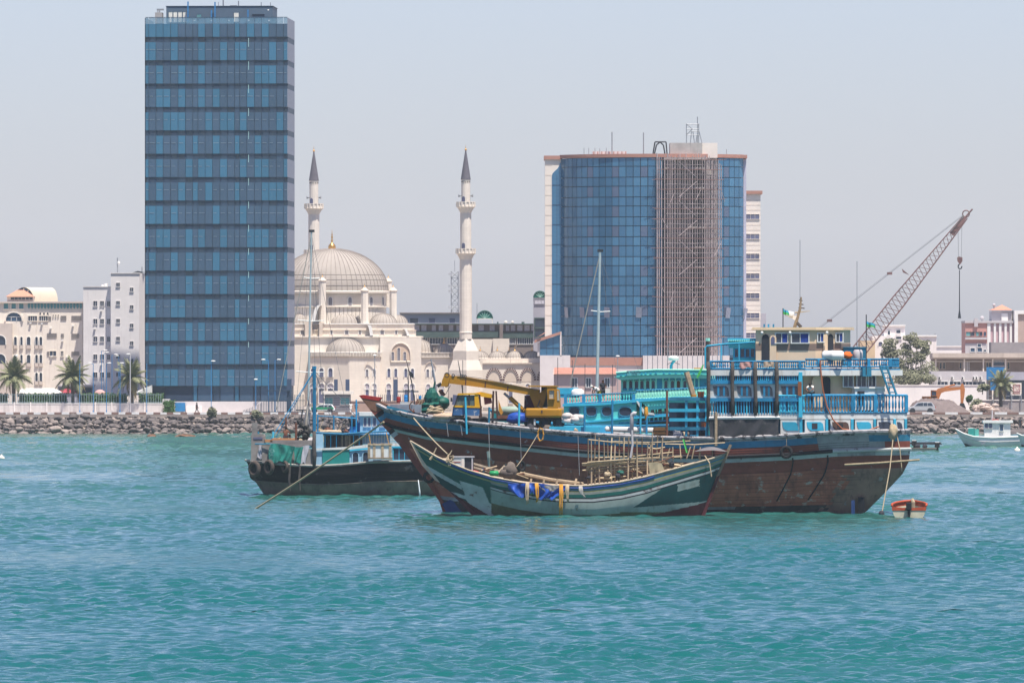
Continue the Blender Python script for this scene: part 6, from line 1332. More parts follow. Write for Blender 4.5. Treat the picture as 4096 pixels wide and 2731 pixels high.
# lower house windows and doors on the quarter
def lowh(fr):
    for a_, e_ in ((3374, 3410), (3428, 3462), (3474, 3500)): window(fr, dh, a_, e_, 1500, 1545, -.05, m_dwhite, m_glass, fw=.08, d=.1, mull=1)
    pts = [(3292, 1628), (3292, 1520), (3296, 1509), (3306, 1505), (3318, 1509), (3322, 1520), (3322, 1628)]; px_poly(fr, pts, -.08, .0, 'door_opening', m_dark, dh)
    pts = [(3248, 1628), (3248, 1522), (3254, 1508), (3268, 1503), (3286, 1508), (3290, 1522), (3290, 1628)]; px_poly(fr, pts, -.16, -.1, 'open_door', m_beige, dh)
    MB().pr(fr, 3420, 3540, 1552, 1640, -.6, .3).build('white_locker', m_dwhite, dh); MB().pr(fr, 3430, 3458, 1564, 1620, -.64, -.58).build('locker_opening', m_dark, dh); MB().pr(fr, 3416, 3545, 1547, 1553, -.7, .4).build('locker_top', m_white, dh)
e0 = Vector((xC + .3, bs + .9, 0)); in_facet(D, dh, e0, REL, lowh)
# ladder at the stern
def ladder(fr):
    a_, e_ = fr.at(3520, 1462, -.6), fr.at(3560, 1578, -.9); a2, e2 = fr.at(3546, 1462, -.6), fr.at(3586, 1578, -.9); MB().tube(a_, e_, .1, n=5).build('ladder_stile', m_hblue, dh); MB().tube(a2, e2, .1, n=5).build('ladder_stile', m_hblue, dh)
    for i in range(6): rod('ladder_rung', m_hblue, a_.lerp(e_, (i + .5) / 6), a2.lerp(e2, (i + .5) / 6), .05, dh)
    MB().pr(fr, 3450, 3486, 1468, 1505, -.4, .1).build('hanging_locker', m_hblue, dh)
quarter(ladder)
# wheelhouse
bw_ = -2.6; xW0, xW1 = D.x(3023, bw_), D.x(3262, bw_)
q_ = Vector((math.cos(R(REL)), math.sin(R(REL)), 0)); eW = Vector((xW1, bw_, 0)) + q_ * 2.15
plan_w = [(xW0, bw_), (xW1, bw_), (eW.x, eW.y), (eW.x + .3, 2.2), (xW0, 2.6)]
zW = lambda py: D.z(py, bw_, 3140)
MB().plan(plan_w, zW(1470), zW(1319)).build('wheelhouse', m_beige, dh)
cxw = sum(p[0] for p in plan_w) / 5; cyw = sum(p[1] for p in plan_w) / 5
def grow(k): return [(cxw + (x - cxw) * (1 + k / 4), cyw + (y - cyw) * (1 + k / 3)) for x, y in plan_w]
MB().plan(grow(.02), zW(1401), zW(1374)).build('wheelhouse_band', m_taupe, dh)
MB().plan(grow(.35), zW(1320), zW(1314)).build('wheelhouse_roof', m_beige, dh); MB().plan(grow(.28), zW(1314), zW(1309)).build('roof_trim', M('cream_trim', (.60, .50, .33), .6), dh)
def wh_side(fr):
    for a_, e_ in ((3104, 3150), (3168, 3234)):
        window(fr, dh, a_, e_, 1334, 1370, -.03, m_dwhite, m_glass, fw=.09, d=.1, mull=1); MB().pr(fr, (a_ + e_) / 2 + 3, e_ - 2, 1336, 1369, -.07, -.04).build('curtain', m_lblue, dh)
    pts = [(3047, 1446), (3047, 1352), (3052, 1340), (3062, 1336), (3072, 1340), (3076, 1350), (3076, 1446)]; px_poly(fr, pts, -.06, 0, 'door_opening', m_dark, dh)
    pts = [(3079, 1446), (3079, 1352), (3084, 1342), (3093, 1338), (3101, 1342), (3105, 1352), (3105, 1446)]; px_poly(fr, pts, -.14, -.07, 'open_door', m_beige, dh); px_poly(fr, [(3084, 1378), (3084, 1352), (3092, 1344), (3099, 1352), (3099, 1378)], -.17, -.13, 'door_pane', m_bwin, dh)
in_facet(D, dh, (xW0, bw_, 0), 0, wh_side)
def wh_aft(fr):
    for a_, e_ in ((3271, 3292), (3344, 3369)): window(fr, dh, a_, e_, 1334, 1366, -.03, m_dwhite, m_glass, fw=.08, d=.1, mull=1); MB().pr(fr, (a_ + e_) / 2 + 2, e_ - 1, 1336, 1365, -.07, -.04).build('curtain', m_lblue, dh)
    px_poly(fr, [(3312, 1446), (3312, 1350), (3317, 1338), (3324, 1335), (3330, 1340), (3334, 1350), (3334, 1446)], -.06, 0, 'door_opening', m_dark, dh); px_poly(fr, [(3294, 1410), (3294, 1345), (3300, 1332), (3307, 1332), (3311, 1345), (3311, 1410)], -.14, -.08, 'open_door', m_beige, dh)
in_facet(D, dh, (xW1, bw_, 0), REL, wh_aft)
for px in (3048, 3160, 3308): MB().ell(D.at(px, 1330, bw_ - .2), .12, .12, .12, 7, 5).build('deck_lamp', m_white, dh)
# turquoise cabin and pipe frame ahead of the wheelhouse
MB().pr(D, 2932, 3022, 1392, 1470, -1.5, 2).build('chart_cabin', m_turq, dh); MB().pr(D, 2910, 3026, 1353, 1362, -2.2, 2.4).build('cabin_roof', m_sblue, dh); MB().pr(D, 2914, 3024, 1362, 1392, -1.7, 2.1).build('cabin_fascia', m_turq, dh)
for a_, e_ in ((2940, 2953), (2963, 2977), (2984, 2998), (3004, 3018)): window(D, dh, a_, e_, 1396, 1428, -1.5, m_sblue, m_glass, fw=.07, d=.08)
for k in range(12): bar('fascia_bracket', m_mint, dh, D.x(2914 + k * 9, -2.1), D.x(2919 + k * 9, -2.1), -2.3, -2.2, D.z(1365, -2.1), D.z(1359, -2.1))
for b_ in (-3.4, -.6): MB().path([D.at(2821, 1472, b_), D.at(2821, 1392, b_), D.at(2828, 1384, b_), D.at(2900, 1376, b_), D.at(2960, 1372, b_), D.at(3020, 1368, b_)], .075, 6).build('pipe_frame', m_sblue, dh)
for px, y0 in ((2884, 1378), (2956, 1372)): rod('pipe_post', m_sblue, D.at(px, 1470, -3.4), D.at(px, y0, -3.4), .07, dh)
rod('dark_post', m_log, D.at(2831, 1475, -2.6), D.at(2831, 1360, -2.6), .19, dh); rod('post_cap', m_mint, D.at(2831, 1364, -2.6), D.at(2831, 1352, -2.6), .2, dh)
# mast with radar on the wheelhouse roof
zr_ = zW(1309); MB().path([D.at(3178, 1310, 0), D.at(3190, 1270, 0), D.at(3200, 1235, 0), D.at(3205, 1188, 0)], [.16, .14, .12, .07], 6).build('signal_mast', m_wood, dh)
MB().path([D.at(3205, 1308, 0), D.at(3188, 1290, 0)], .14, 5).build('mast_stay', m_log, dh)
p = D.at(3158, 1256, 0); MB().lathe(p.x, 0, [(0, p.z - .2), (.34, p.z - .18), (.4, p.z), (.34, p.z + .18), (0, p.z + .24)], 16).build('radar_dome', m_white, dh, smooth=40); px_poly(D, [(3145, 1263), (3196, 1263), (3180, 1280)], -.1, .1, 'radar_bracket', m_cream, dh)
MB().tube(D.at(3180, 1250, 0), D.at(3240, 1244, 0), .07, .02, 5).build('radar_bar', m_rope, dh)
for y0, w_ in ((1215, 14), (1230, 18), (1200, 10)): MB().tube(D.at(3200 - w_ / 3, y0, 0), D.at(3200 + w_, y0 + 3, 0), .05, n=5).build('mast_arm', m_log, dh)
for px, pyt, pyb, b_ in ((3200, 960, 1200, 0), (3428, 1045, 1440, 1.0)): rod('whip_antenna', m_steel, D.at(px, pyb, b_), D.at(px, pyt, b_), .028, dh)
def flag(px, pyt, pyb, b_, fx, fy, label, parent):
    rod('flag_pole', m_dark, D.at(px, pyb, b_), D.at(px, pyt, b_), .045, parent); rows = []
    for i in range(9):
        t = i / 8; x_ = px + 2 + fx * t; r_ = []
        for j in range(5): q = D.at(x_, fy + t * 14 + 2 * math.sin(t * 7) + (22 - 8 * t) * j / 4, b_); q.y += .12 * math.sin(t * 9); r_.append(q)
        rows.append(r_)
    MB().grid(rows, mf=lambda j, i: 0 if i < 2 else 1).build('flag', [M('flag_sky_blue', (.06, .38, .55), .7), M('flag_green', (.08, .45, .10), .7)], parent, smooth=True)
flag(3132, 1233, 1310, -1, 22, 1234, '', dh); flag(3465, 1258, 1500, -2.6, 34, 1284, '', dh)
for px in (3056, 3073, 3093): MB().pr(D, px - 2.5, px + 2.5, 1296, 1309, -.5, -.2).build('roof_vent', m_dblue, dh)
# life raft and gear on the upper deck
def thing_at(name, mb, mats, px, py, b_, label, cat, group=None, smooth=False, fr=D, yaw=0):
    o = mb.build(name, mats, None, smooth=smooth); o.location = fr.world(fr.at(px, py, b_)); o.rotation_euler = (0, 0, fr.a + R(yaw)); return tag(o, label, cat, group)
thing_at('life_raft_canister', MB().path([(-.9, 0, 0), (-.86, 0, 0), (-.7, 0, 0), (-.1, 0, 0), (-.08, 0, 0), (.1, 0, 0), (.7, 0, 0), (.86, 0, 0), (.9, 0, 0)], [.15, .3, .4, .4, .43, .4, .4, .3, .15], 12), m_white, 3332, 1421, -2.9, 'white life raft canister on the upper deck behind the wheelhouse', 'life raft', smooth=True)
thing_at('life_ring_bundle', heap(0, .42, .3, .3, .15), M('life_ring_orange', (.6, .13, .02), .7), 3390, 1421, -2.2, 'orange float beside the white life raft canister', 'float', smooth=True)
thing_at('blue_locker', MB().box(-.9, .9, -.5, .5, 0, 1.0).box(-.95, .95, -.55, .55, 1.0, 1.08), m_hblue, 3420, 1440, -.6, 'blue deck locker right of the life raft canister', 'locker'); thing_at('white_drum', MB().lathe(0, 0, [(0, 0), (.35, 0), (.4, .3), (.4, .7), (.3, .85), (0, .86)], 12), m_lgrey, 3432, 1440, -1.6, 'pale drum standing before the blue deck locker', 'drum', smooth=40)
# black tarpaulin on the quarter ahead of the bulwark windows
cloth(D, [(2838, 1674), (3117, 1672), (3117, 1743), (2838, 1748)], 'tarpaulin', 'black tarpaulin stretched along the hull side under the blue screens', m_tarp, 40, 10, .07, bs - .28, 3.4, seed=4)
MB().tube(D.at(2836, 1672, bs - .35), D.at(3120, 1670, bs - .35), .13).build('tarpaulin_pole', m_dwhite, dh); MB().tube(D.at(2838, 1748, bs - .3), D.at(3118, 1742, bs - .3), .1).build('tarpaulin_batten', m_hrail, dh)
rod('weathered_stake', m_wood, D.at(2863, 1782, bs - .5), D.at(2864, 1648, bs - .5), .13, dh)
# blue crate rack forward of the stern house
def rack(fr):
    for px in (2668, 2745, 2790, 2826): rod('rack_post', m_rust if px < 2670 else m_sblue, D.at(px, 1745, -3.4), D.at(px, 1562 if px < 2670 else 1590, -3.4), .1 if px < 2700 else .12, dh, 'rod')
    for py in (1595, 1640, 1678, 1713): bar('rack_plank', m_hblue if py % 2 else m_sblue, dh, D.x(2678, -3.5), D.x(2835, -3.5), -3.6, -3.48, D.z(py + 7, -3.5, 2750), D.z(py - 6, -3.5, 2750))
    MB().pr(D, 2676, 2832, 1610, 1740, -1.2, -1.0).build('rack_back', M('shaded_blue_cabin'), dh)  # back board coloured dark to stand in for shade inside the rack
rack(D)
MB().pr(D, 2560, 2640, 1738, 1752, -3.3, 3).build('hatch_coaming', m_sblue, dh)
MB().plan([(D.x(2200, -3), -3.3), (D.x(2400, -3), -3.3), (D.x(2400, -3), 3), (D.x(2200, -3), 3)], D.z(1745, -3), D.z(1706, -3)).build('hold_coaming', m_sblue, dh)
MB().plan([(D.x(2400, -3), -3.2), (D.x(2830, -3), -3.2), (D.x(2830, -3), 3), (D.x(2400, -3), 3)], D.z(1760, -3), D.z(1742, -3)).build('after_hold_coaming', m_dblue, dh)
for px, y0, mt in ((1867, 1588, m_sblue), (2075, 1612, m_sblue), (1955, 1628, m_hblue), (2337, 1625, m_dblue), (2448, 1600, m_dblue), (2561, 1610, m_sblue), (2586, 1660, m_dblue)): rod('stanchion', mt, D.at(px, 1735, -3.6), D.at(px + (-6 if px < 1950 else 2), y0, -3.6), .09, dh)
rod('inclined_spar', m_wood, D.at(2774, 1585, -2), D.at(2746, 1488, -2), .23, dh); MB().lathe(0, 0, [(0, -.1), (.26, -.1), (.26, .08), (0, .08)], 10).build('spar_boot', m_ropeo, dh, loc=D.at(2774, 1582, -2))
# hanging hose over the stern
pts = [D.world(Vector((quarter_pt(px).x, quarter_pt(px).y - .25, D.z(py, quarter_pt(px).y, px)))) for px, py in ((3282, 1440), (3286, 1500), (3293, 1560), (3310, 1630), (3335, 1680), (3370, 1715), (3410, 1722), (3470, 1722), (3516, 1706))]
rope('hose', 'orange hose hanging over the stern rail of the big dhow', pts, .06, M('orange_hose', (.40, .13, .06), .6), 0, 4)
thing_at('tyre_hanger', MB().tube((0, 0, 0), (0, 0, 1.2), .02), m_rope, 3146, 1785, -4.35, 'thin line holding the stern tyre fender', 'rope'); tyre(D, 'tyre fender hanging high on the maroon stern side', 3145, 1808, -4.5, 27)
tyre(D, 'tyre fender at the bow between the two dhows', 1716, 1908, -1.2, 25, 10); tyre(D, 'half hidden tyre fender above the brown sacking', 2085, 1864, -4.55, 24, 55)
rope('mooring_line', 'two tan mooring lines down the dhow stern into the water', [D.world(D.at(3575, 1725, -3.0)), D.world(D.at(3560, 1870, -4.6)), D.world(D.at(3527, 2055, -6.5))], .05, m_rope); thing_at('mooring_float', MB().ell((0, 0, 0), .25, .25, .3, 8, 6), m_dkcl, 3526, 2055, -6.5, 'dark float on the stern mooring line', 'float', smooth=True)
rope('mooring_line', 'short slack line hanging from the stern rail knot', [D.world(D.at(3585, 1725, -2.8)), D.world(D.at(3600, 1800, -3.4)), D.world(D.at(3608, 1885, -3.6))], .04, m_rope)
thing_at('rope_knot', heap(0, .35, .25, .6, .3), m_rope, 3572, 1730, -3.2, 'bundle of knotted rope on the stern rail', 'rope', smooth=True)
rope('pole', 'long bamboo pole lashed across the dhow stern', [D.world(D.at(3378, 1858, -5.0)), D.world(D.at(3520, 1850, -4.4)), D.world(D.at(3678, 1838, -3.4))], .09, m_bamboo)
rope('anchor_rope', 'taut anchor rope running from the dhow bow down into the water', [D.world(D.at(1535, 1687, -.6)), Vector(((1017 - 2048) * 778 / FPX, 778, -.1))], .085, m_rope, .15)
rope('bow_line', 'tan line from the big dhow bow to the small dhow foredeck', [D.world(D.at(1655, 1672, -2.6)), D.world(D.at(1790, 1815, -8))], .06, m_rope, .1); rope('breast_line', 'thin brown line from the big dhow rail to the small dhow', [D.world(D.at(2150, 1738, -4.4)), D.world(D.at(2066, 1866, -7))], .03, m_rope, .1)
for px, y0, y1 in ((1787, 1690, 1745), (1843, 1700, 1740), (1955, 1705, 1900), (2080, 1710, 1865), (2312, 1740, 1900)): MB().tube(D.at(px, y0, -4.45), D.at(px + 6, y1, -4.5), .03, n=4).build('hanging_line', m_hgrey, dh)
thing_at('hanging_rope_coil', MB().path([(.22 * math.cos(i * .9) + .03 * math.sin(i), -.05 * (i % 3), .55 * math.sin(i * .9)) for i in range(22)], .05, 5), m_ropeo, 2163, 1737, -4.6, 'orange rope coil hung on the maroon hull rail', 'rope')
MB().path([D.at(1953, 1805, -4.4), D.at(1955, 1830, -4.5), D.at(1956, 1866, -4.45)], [.16, .14, .1], 6).build('hanging_cloth', M('grey_green_rag', (.14, .19, .18), .9), dh)
# cargo forward
thing_at('tarpaulin_bundle', (lambda g: (g.lathe(0, 0, [(.78, -.1), (.92, .2), (.8, .5), (.95, .62), (.6, .8), (.66, 1.2), (.5, 1.6), (.18, 2.0), (0, 2.02)], 18), [g.v.__setitem__(i, tuple(c * random.uniform(.86, 1.14) if k < 2 else c + random.uniform(-.05, .05) for k, c in enumerate(p))) for i, p in enumerate(g.v)], g.tube((.1, 0, 1.8), (.25, 0, 2.5), .08))[0])(MB()), m_grtarp, 1728, 1648, -1, 'tall green tarpaulin bundle on the dhow foredeck', 'bundle')
thing_at('tarpaulin_heap', heap(0, .7, .6, .55, .15), m_grtarp, 1765, 1612, -.3, 'low green tarpaulin heap behind the tall bundle', 'bundle', smooth=True)
thing_at('rope_coil', (lambda g: [g.path([((.75 - .06 * k) * math.cos(i * .5), (.5 - .04 * k) * math.sin(i * .5), .08 * k + .25 * abs(math.sin(i * .5 + k))) for i in range(13)], .07, 5) for k in range(6)] and g)(MB()), m_rope, 1742, 1655, -2.2, 'big coil of tan hawser on the foredeck', 'rope')
thing_at('cloth_heap', heap(0, 1.3, .6, .33, .2), M('tan_cloth', (.45, .33, .24), .9, .2, 2), 1790, 1668, -2.6, 'crumpled tan cloth along the foredeck rail', 'cloth', smooth=True)
thing_at('sack_heap', (lambda g: [g.ell((random.uniform(-1, 1), random.uniform(-.4, .4), random.uniform(0, .55)), .38, .3, .26, 9, 6, jit=.15) for _ in range(22)] and g)(MB()), M('white_sacks', (.50, .45, .43), .9, .12, 3), 2287, 1690, -2.4, 'heap of white sacks beside the crane counterweight', 'sacks', smooth=True)
for px, pt, pb, lb, mt in ((1626, 1578, 1608, 'blue barrel standing near the dhow stem', m_barrel), (1681, 1582, 1598, 'blue drum on the timber bitts of the foredeck', m_barrel), (1594, 1586, 1610, 'red barrel behind the dhow stem', M('red_paint'))):
    hh = (pb - pt) * .0206; thing_at('barrel', MB().lathe(0, 0, [(0, 0), (hh * .32, 0), (hh * .34, hh * .3), (hh * .36, hh * .33), (hh * .34, hh * .36), (hh * .34, hh * .64), (hh * .36, hh * .67), (hh * .34, hh * .7), (hh * .32, hh), (0, hh)], 14), mt, px, pb, .2, lb, 'barrel', smooth=40)
MB().pr(D, 1600, 1640, 1607, 1640, -.4, .8).build('bitts', m_hwhite, dh); MB().pr(D, 1668, 1694, 1597, 1640, -.5, .6).build('bitts', m_wood, dh); MB().plan([(D.x(1560, 0), 0), (D.x(1700, 0), -1.8), (D.x(1700, 0), 1.8)], D.z(1650, 0), D.z(1618, 0)).build('foredeck', M('pale_deck_grey', (.42, .43, .45), .8, .2, 1), dh)
px_poly(D, [(1548, 1622), (1700, 1660), (1696, 1668), (1545, 1632)], -1.3, -1.15, 'bow_plank', m_hblue, dh)
for a_, lb in ((0, 'rusty anchor leaning on the foredeck'), (26, 'second rusty anchor beside the green bundle')): thing_at('anchor', MB().path([(-.25, 0, .9), (-.5, 0, .6), (-.5, 0, .3), (-.2, 0, 0), (.1, 0, .1), (.25, 0, .5), (.5, 0, .9)], .06, 6).tube((-.2, 0, 0), (.15, .2, 1.1), .06), m_rust, 1662 + a_, 1648, -1.4, lb, 'anchor')
# poles and aerials on the foredeck
for px0, py0, px1, py1, r_, lb in ((1634, 1578, 1632, 1478, .05, 'dark flag staff with a black flag on the foredeck'), (1658, 1598, 1625, 1438, .05, 'bent grey pole on the foredeck'), (1745, 1570, 1724, 1436, .09, 'twin grey pole beside the green bundle'), (1851, 1570, 1832, 1440, .05, 'thin dark aerial behind the yellow truck cab')):
    k = Vector(D.world(D.at(px0, py0 + 60, 0))); e_ = Vector(D.world(D.at(px1, py1, 0))); mid = Vector(D.world(D.at(px0 + (px1 - px0) * .35, py0 + (py1 - py0) * .45, 0))); o = MB().path([Vector((0, 0, 0)), Vector(D.world(D.at(px0, py0, 0))) - k, mid - k, e_ - k], [r_, r_, r_, r_ * .5], 5).build('pole', m_steel if r_ > .05 else m_dark, None); o.location = k; tag(o, lb, 'pole')
thing_at('black_flag', MB().grid([[(x * .12, .05 * math.sin(x), z * .2 - .1 * x) for z in range(3)] for x in range(4)]), m_dark, 1636, 1500, 0, 'small black flag on the foredeck staff', 'flag')
# odd gear along the rails and under the awnings
for k in range(22):
    px = random.choice((random.uniform(2850, 3200), random.uniform(2620, 2830), random.uniform(1830, 2400))); py = 1470 if px > 2840 else 1746 if px > 2600 else 1700 + (px - 1830) * .06; s_ = random.uniform(.15, .38)
    MB().ell(D.at(px, py - 8, random.uniform(-3.2, -1)), s_ * 1.3, s_, s_, 8, 5, jit=.25).build('deck_gear', random.choice((m_wood, m_brtarp, m_rope, m_rust, m_dkcl, m_lgrey)), dh, smooth=True)
cloth(D, [(2960, 1448), (3004, 1448), (3006, 1470), (2958, 1472)], 'drying_cloth', 'pink cloth drying on the upper rail left of the wheelhouse', M('faded_pink_cloth', (.50, .27, .24), .9), 10, 5, .05, bs - .15, 2, 'cloth', seed=21)
cloth(D, [(3056, 1446), (3096, 1446), (3098, 1466), (3054, 1468)], 'drying_cloth', 'tan cloth drying on the upper rail by the wheelhouse door', M('tan_cloth'), 10, 5, .05, bs - .15, 2, 'cloth', seed=22)
# the man leaning on the lower rail
pc_ = quarter_pt(3226); fr = Fr(2048, 1, -20, 0); w_ = D.world(Vector((pc_.x + .25, pc_.y + .1, zl(1650) + .72))); fr.O = w_
person(fr, 'man in a pale shirt leaning on the blue rail of the big dhow', dict(pelvis=(0, .55, .95), chest=(0, .25, 1.32), neck=(.02, .05, 1.45), head=(.03, -.08, 1.55), shl=(-.2, .18, 1.4), shr=(.2, .18, 1.4), ell=(-.3, -.08, 1.22), elr=(.3, -.08, 1.22), hal=(-.12, -.25, 1.08), har=(.14, -.25, 1.08), hipl=(-.1, .55, .88), hipr=(.1, .55, .88), knl=(-.1, .6, .48), knr=(.12, .5, .48), anl=(-.1, .75, .07), anr=(.12, .5, .07)), shirt=m_shirtw, trousers=m_dkcl)

# ---------------------------------------------------------------- truck crane lashed on the deck
T = Fr(2020, 757, -5, 0); tc = empty('truck_crane', T, 'ochre telescopic truck crane with a blue and yellow cab on the dhow deck', 'crane truck')
pp = lambda pts, b0, b1, name, mat: px_poly(T, pts, b0, b1, name, mat, tc)
pp([(1800, 1504), (1826, 1503), (2010, 1534), (2158, 1562), (2154, 1586), (2010, 1560), (1795, 1533)], -.42, .42, 'boom', m_yelc)
pp([(1840, 1503), (2010, 1531), (2157, 1559), (2158, 1562), (2010, 1535), (1840, 1507)], -.46, .46, 'boom_top_plate', M('pale_ochre', (.56, .30, .06), .6))  # paler strip along the top edge of the boom
pp([(1764, 1545), (1768, 1522), (1779, 1494), (1792, 1494), (1802, 1503), (1790, 1545)], -.5, .5, 'boom_head', m_yelc)
for px, py, r_ in ((1788, 1500, .17), (1785, 1540, .13), (1813, 1501, .1), (1846, 1503, .1), (1853, 1504, .1), (1861, 1505, .1)): MB().path([(r_ * math.cos(2*math.pi*i/12), 0, r_ * math.sin(2*math.pi*i/12)) for i in range(12)], r_ * .4, 5, closed=True).build('sheave', m_dark, tc, loc=T.at(px, py, -.45))
pp([(2118, 1578), (2154, 1575), (2190, 1546), (2180, 1600), (2168, 1632), (2140, 1632)], -.38, .38, 'boom_pivot_frame', m_yelc)
pp([(2098, 1582), (2145, 1580), (2150, 1634), (2096, 1636)], .5, 1.2, 'maroon_winch_guard', M('winch_maroon', (.12, .02, .03), .6))
pp([(2188, 1546), (2225, 1546), (2228, 1632), (2190, 1632)], -1.35, -.45, 'operator_cab', m_yelc); pp([(2113, 1542), (2226, 1542), (2226, 1547), (2113, 1547)], -1.4, .6, 'cab_roof', m_yelc)
for a_, e_ in ((2197, 2217),): window(T, tc, a_, e_, 1561, 1594, -1.35, m_yelc, M('dusty_cab_glass', (.38, .36, .30), .4, .2, 2), fw=.05)
pp([(2226, 1556), (2236, 1558), (2241, 1630), (2227, 1630)], -1.3, -.5, 'cab_rear', m_yelc); pp([(2228, 1562), (2235, 1563), (2238, 1602), (2229, 1602)], -1.34, -1.29, 'rear_pane', M('dusty_cab_glass'))
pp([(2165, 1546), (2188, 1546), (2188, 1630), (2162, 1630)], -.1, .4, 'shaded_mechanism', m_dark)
o = MB().pr(T, 2100, 2246, 1632, 1670, -1.45, 1.2).build('counterweight', m_yelc, tc); bv = o.modifiers.new('bevel', 'BEVEL'); bv.width = .18; bv.segments = 3
MB().pr(T, 2165, 2170, 1640, 1651, -1.48, -1.44).build('counterweight_slot', m_dark, tc); MB().pr(T, 2125, 2235, 1670, 1680, -.9, .9).build('turntable', m_dark, tc)
MB().tube(T.at(2016, 1572, 0), T.at(2060, 1610, 0), .11, n=8).build('ram_rod', m_steel, tc); MB().tube(T.at(2040, 1590, 0), T.at(2100, 1646, 0), .19, n=8).build('ram_cylinder', m_yelc, tc)
MB().pr(T, 1815, 2260, 1672, 1684, -1.0, 1.0).build('chassis', m_dark, tc); MB().pr(T, 1990, 2110, 1662, 1674, -1.1, 1.1).build('carrier_deck', m_rust, tc)
for px in (1870, 1935, 2120, 2180, 2235): 
    for b_ in (-1.1, .9): wheel(tc, T.x(px, b_), b_, T.z(1690, b_, px), .5, name='wheel', rim=m_dark)
MB().pr(T, 2135, 2142, 1676, 1700, -1.3, -1.1).build('outrigger_leg', m_dwhite, tc)
pp([(1812, 1627), (1918, 1630), (1917, 1662), (1808, 1660)], -1.2, 1.0, 'cab_lower', m_bcab); pp([(1815, 1621), (1918, 1624), (1919, 1631), (1812, 1628)], -1.24, 1.02, 'cab_sill', m_yelb)
pp([(1832, 1573), (1914, 1571), (1918, 1577), (1829, 1580)], -1.25, 1.05, 'cab_roof', m_yelb)
for pts in ([(1829, 1579), (1836, 1579), (1822, 1622), (1815, 1622)], [(1874, 1578), (1880, 1578), (1880, 1624), (1874, 1624)], [(1898, 1577), (1912, 1577), (1919, 1626), (1899, 1626)]): pp(pts, -1.2, -1.08, 'cab_pillar', m_yelb if pts[0][0] > 1890 else m_dark)
for pts in ([(1836, 1580), (1874, 1580), (1874, 1622), (1823, 1622)], [(1880, 1580), (1898, 1580), (1899, 1622), (1880, 1622)]): pp(pts, -1.1, -1.07, 'cab_window', M('cab_green_glass', (.10, .13, .12), .15, .3, 2))
MB().pr(T, 1835, 1912, 1580, 1624, .6, .9).build('cab_back', m_dark, tc); pp([(1812, 1578), (1828, 1580), (1818, 1620), (1808, 1618)], -1.5, -1.47, 'open_quarter_light', m_bwin)
pp([(1896, 1572), (1920, 1567), (1968, 1578), (1970, 1592), (1925, 1586)], -.8, .8, 'buckled_yellow_roof', m_yelb); pp([(1935, 1588), (1962, 1590), (1966, 1612), (1938, 1618)], -.4, .2, 'red_seat_cover', M('red_cloth', (.38, .08, .07), .8))
for a_, e_ in (([(1970, 1563), (1978, 1563), (1976, 1690), (1966, 1690)]), ([(1982, 1563), (1988, 1563), (1995, 1672), (1986, 1672)])) and (): pass
for pts in ([(1970, 1563), (1977, 1563), (1974, 1690), (1965, 1690)], [(1981, 1563), (1987, 1563), (1994, 1675), (1986, 1675)], [(1914, 1578), (1921, 1578), (1930, 1690), (1916, 1690)]): pp(pts, -.9, -.75, 'boom_rest_post', M('dark_rust', (.07, .035, .03), .85))
pp([(1994, 1600), (2012, 1650), (2004, 1660), (1994, 1640)], -.6, -.5, 'orange_stay', m_ropeo)
MB().path([T.at(1758, 1547, 0), T.at(1752, 1541, 0), T.at(1765, 1534, 0)], .14, 6).build('hook_nose', m_dark, tc); MB().path([T.at(1758, 1560, 0), T.at(1768, 1572, 0), T.at(1780, 1580, 0)], [.14, .2, .1], 6).build('hook_block', m_rust, tc); MB().tube(T.at(1782, 1578, 0), T.at(1802, 1540, 0), .03, n=4).build('hook_line', m_cable, tc)
for dz in (0, .12): MB().path([T.at(1830, 1500, -.47 + dz), T.at(1920, 1512, -.5), T.at(2040, 1537, -.5), T.at(2150, 1560, -.47)], .03, 4).build('boom_cable', m_cable, tc)
for px in (1862, 1940, 2030): pp([(px, 1507 + (px - 1826) * .178), (px + 4, 1508 + (px - 1826) * .178), (px + 2, 1534 + (px - 1826) * .15), (px - 2, 1534 + (px - 1826) * .15)], -.44, -.41, 'boom_collar', M('dark_rust', (.07, .035, .03), .85))
MB().path([T.at(2100, 1590, -.5), T.at(2110, 1612, -.7), T.at(2090, 1640, -.7), T.at(2060, 1650, -.6)], .04, 5).build('hydraulic_hose', m_dark, tc); MB().path([T.at(2160, 1600, -.5), T.at(2150, 1625, -.9), T.at(2172, 1640, -1.2)], .04, 5).build('hydraulic_hose', m_dark, tc); MB().pr(T, 1802, 1809, 1590, 1606, -1.6, -1.5).build('wing_mirror', m_dark, tc)
thing_at('tarpaulin_heap', heap(0, 1.0, .6, .45, .18), m_bltarp, 2070, 1672, -2.6, 'dark blue tarpaulin heap under the crane ram', 'tarpaulin', smooth=True); thing_at('canvas_boat_cover', heap(0, 1.4, .5, .4, .12), M('pale_green_canvas', (.24, .30, .26), .9, .2, 1), 2040, 1645, .9, 'pale green canvas heap behind the crane ram', 'tarpaulin', smooth=True)
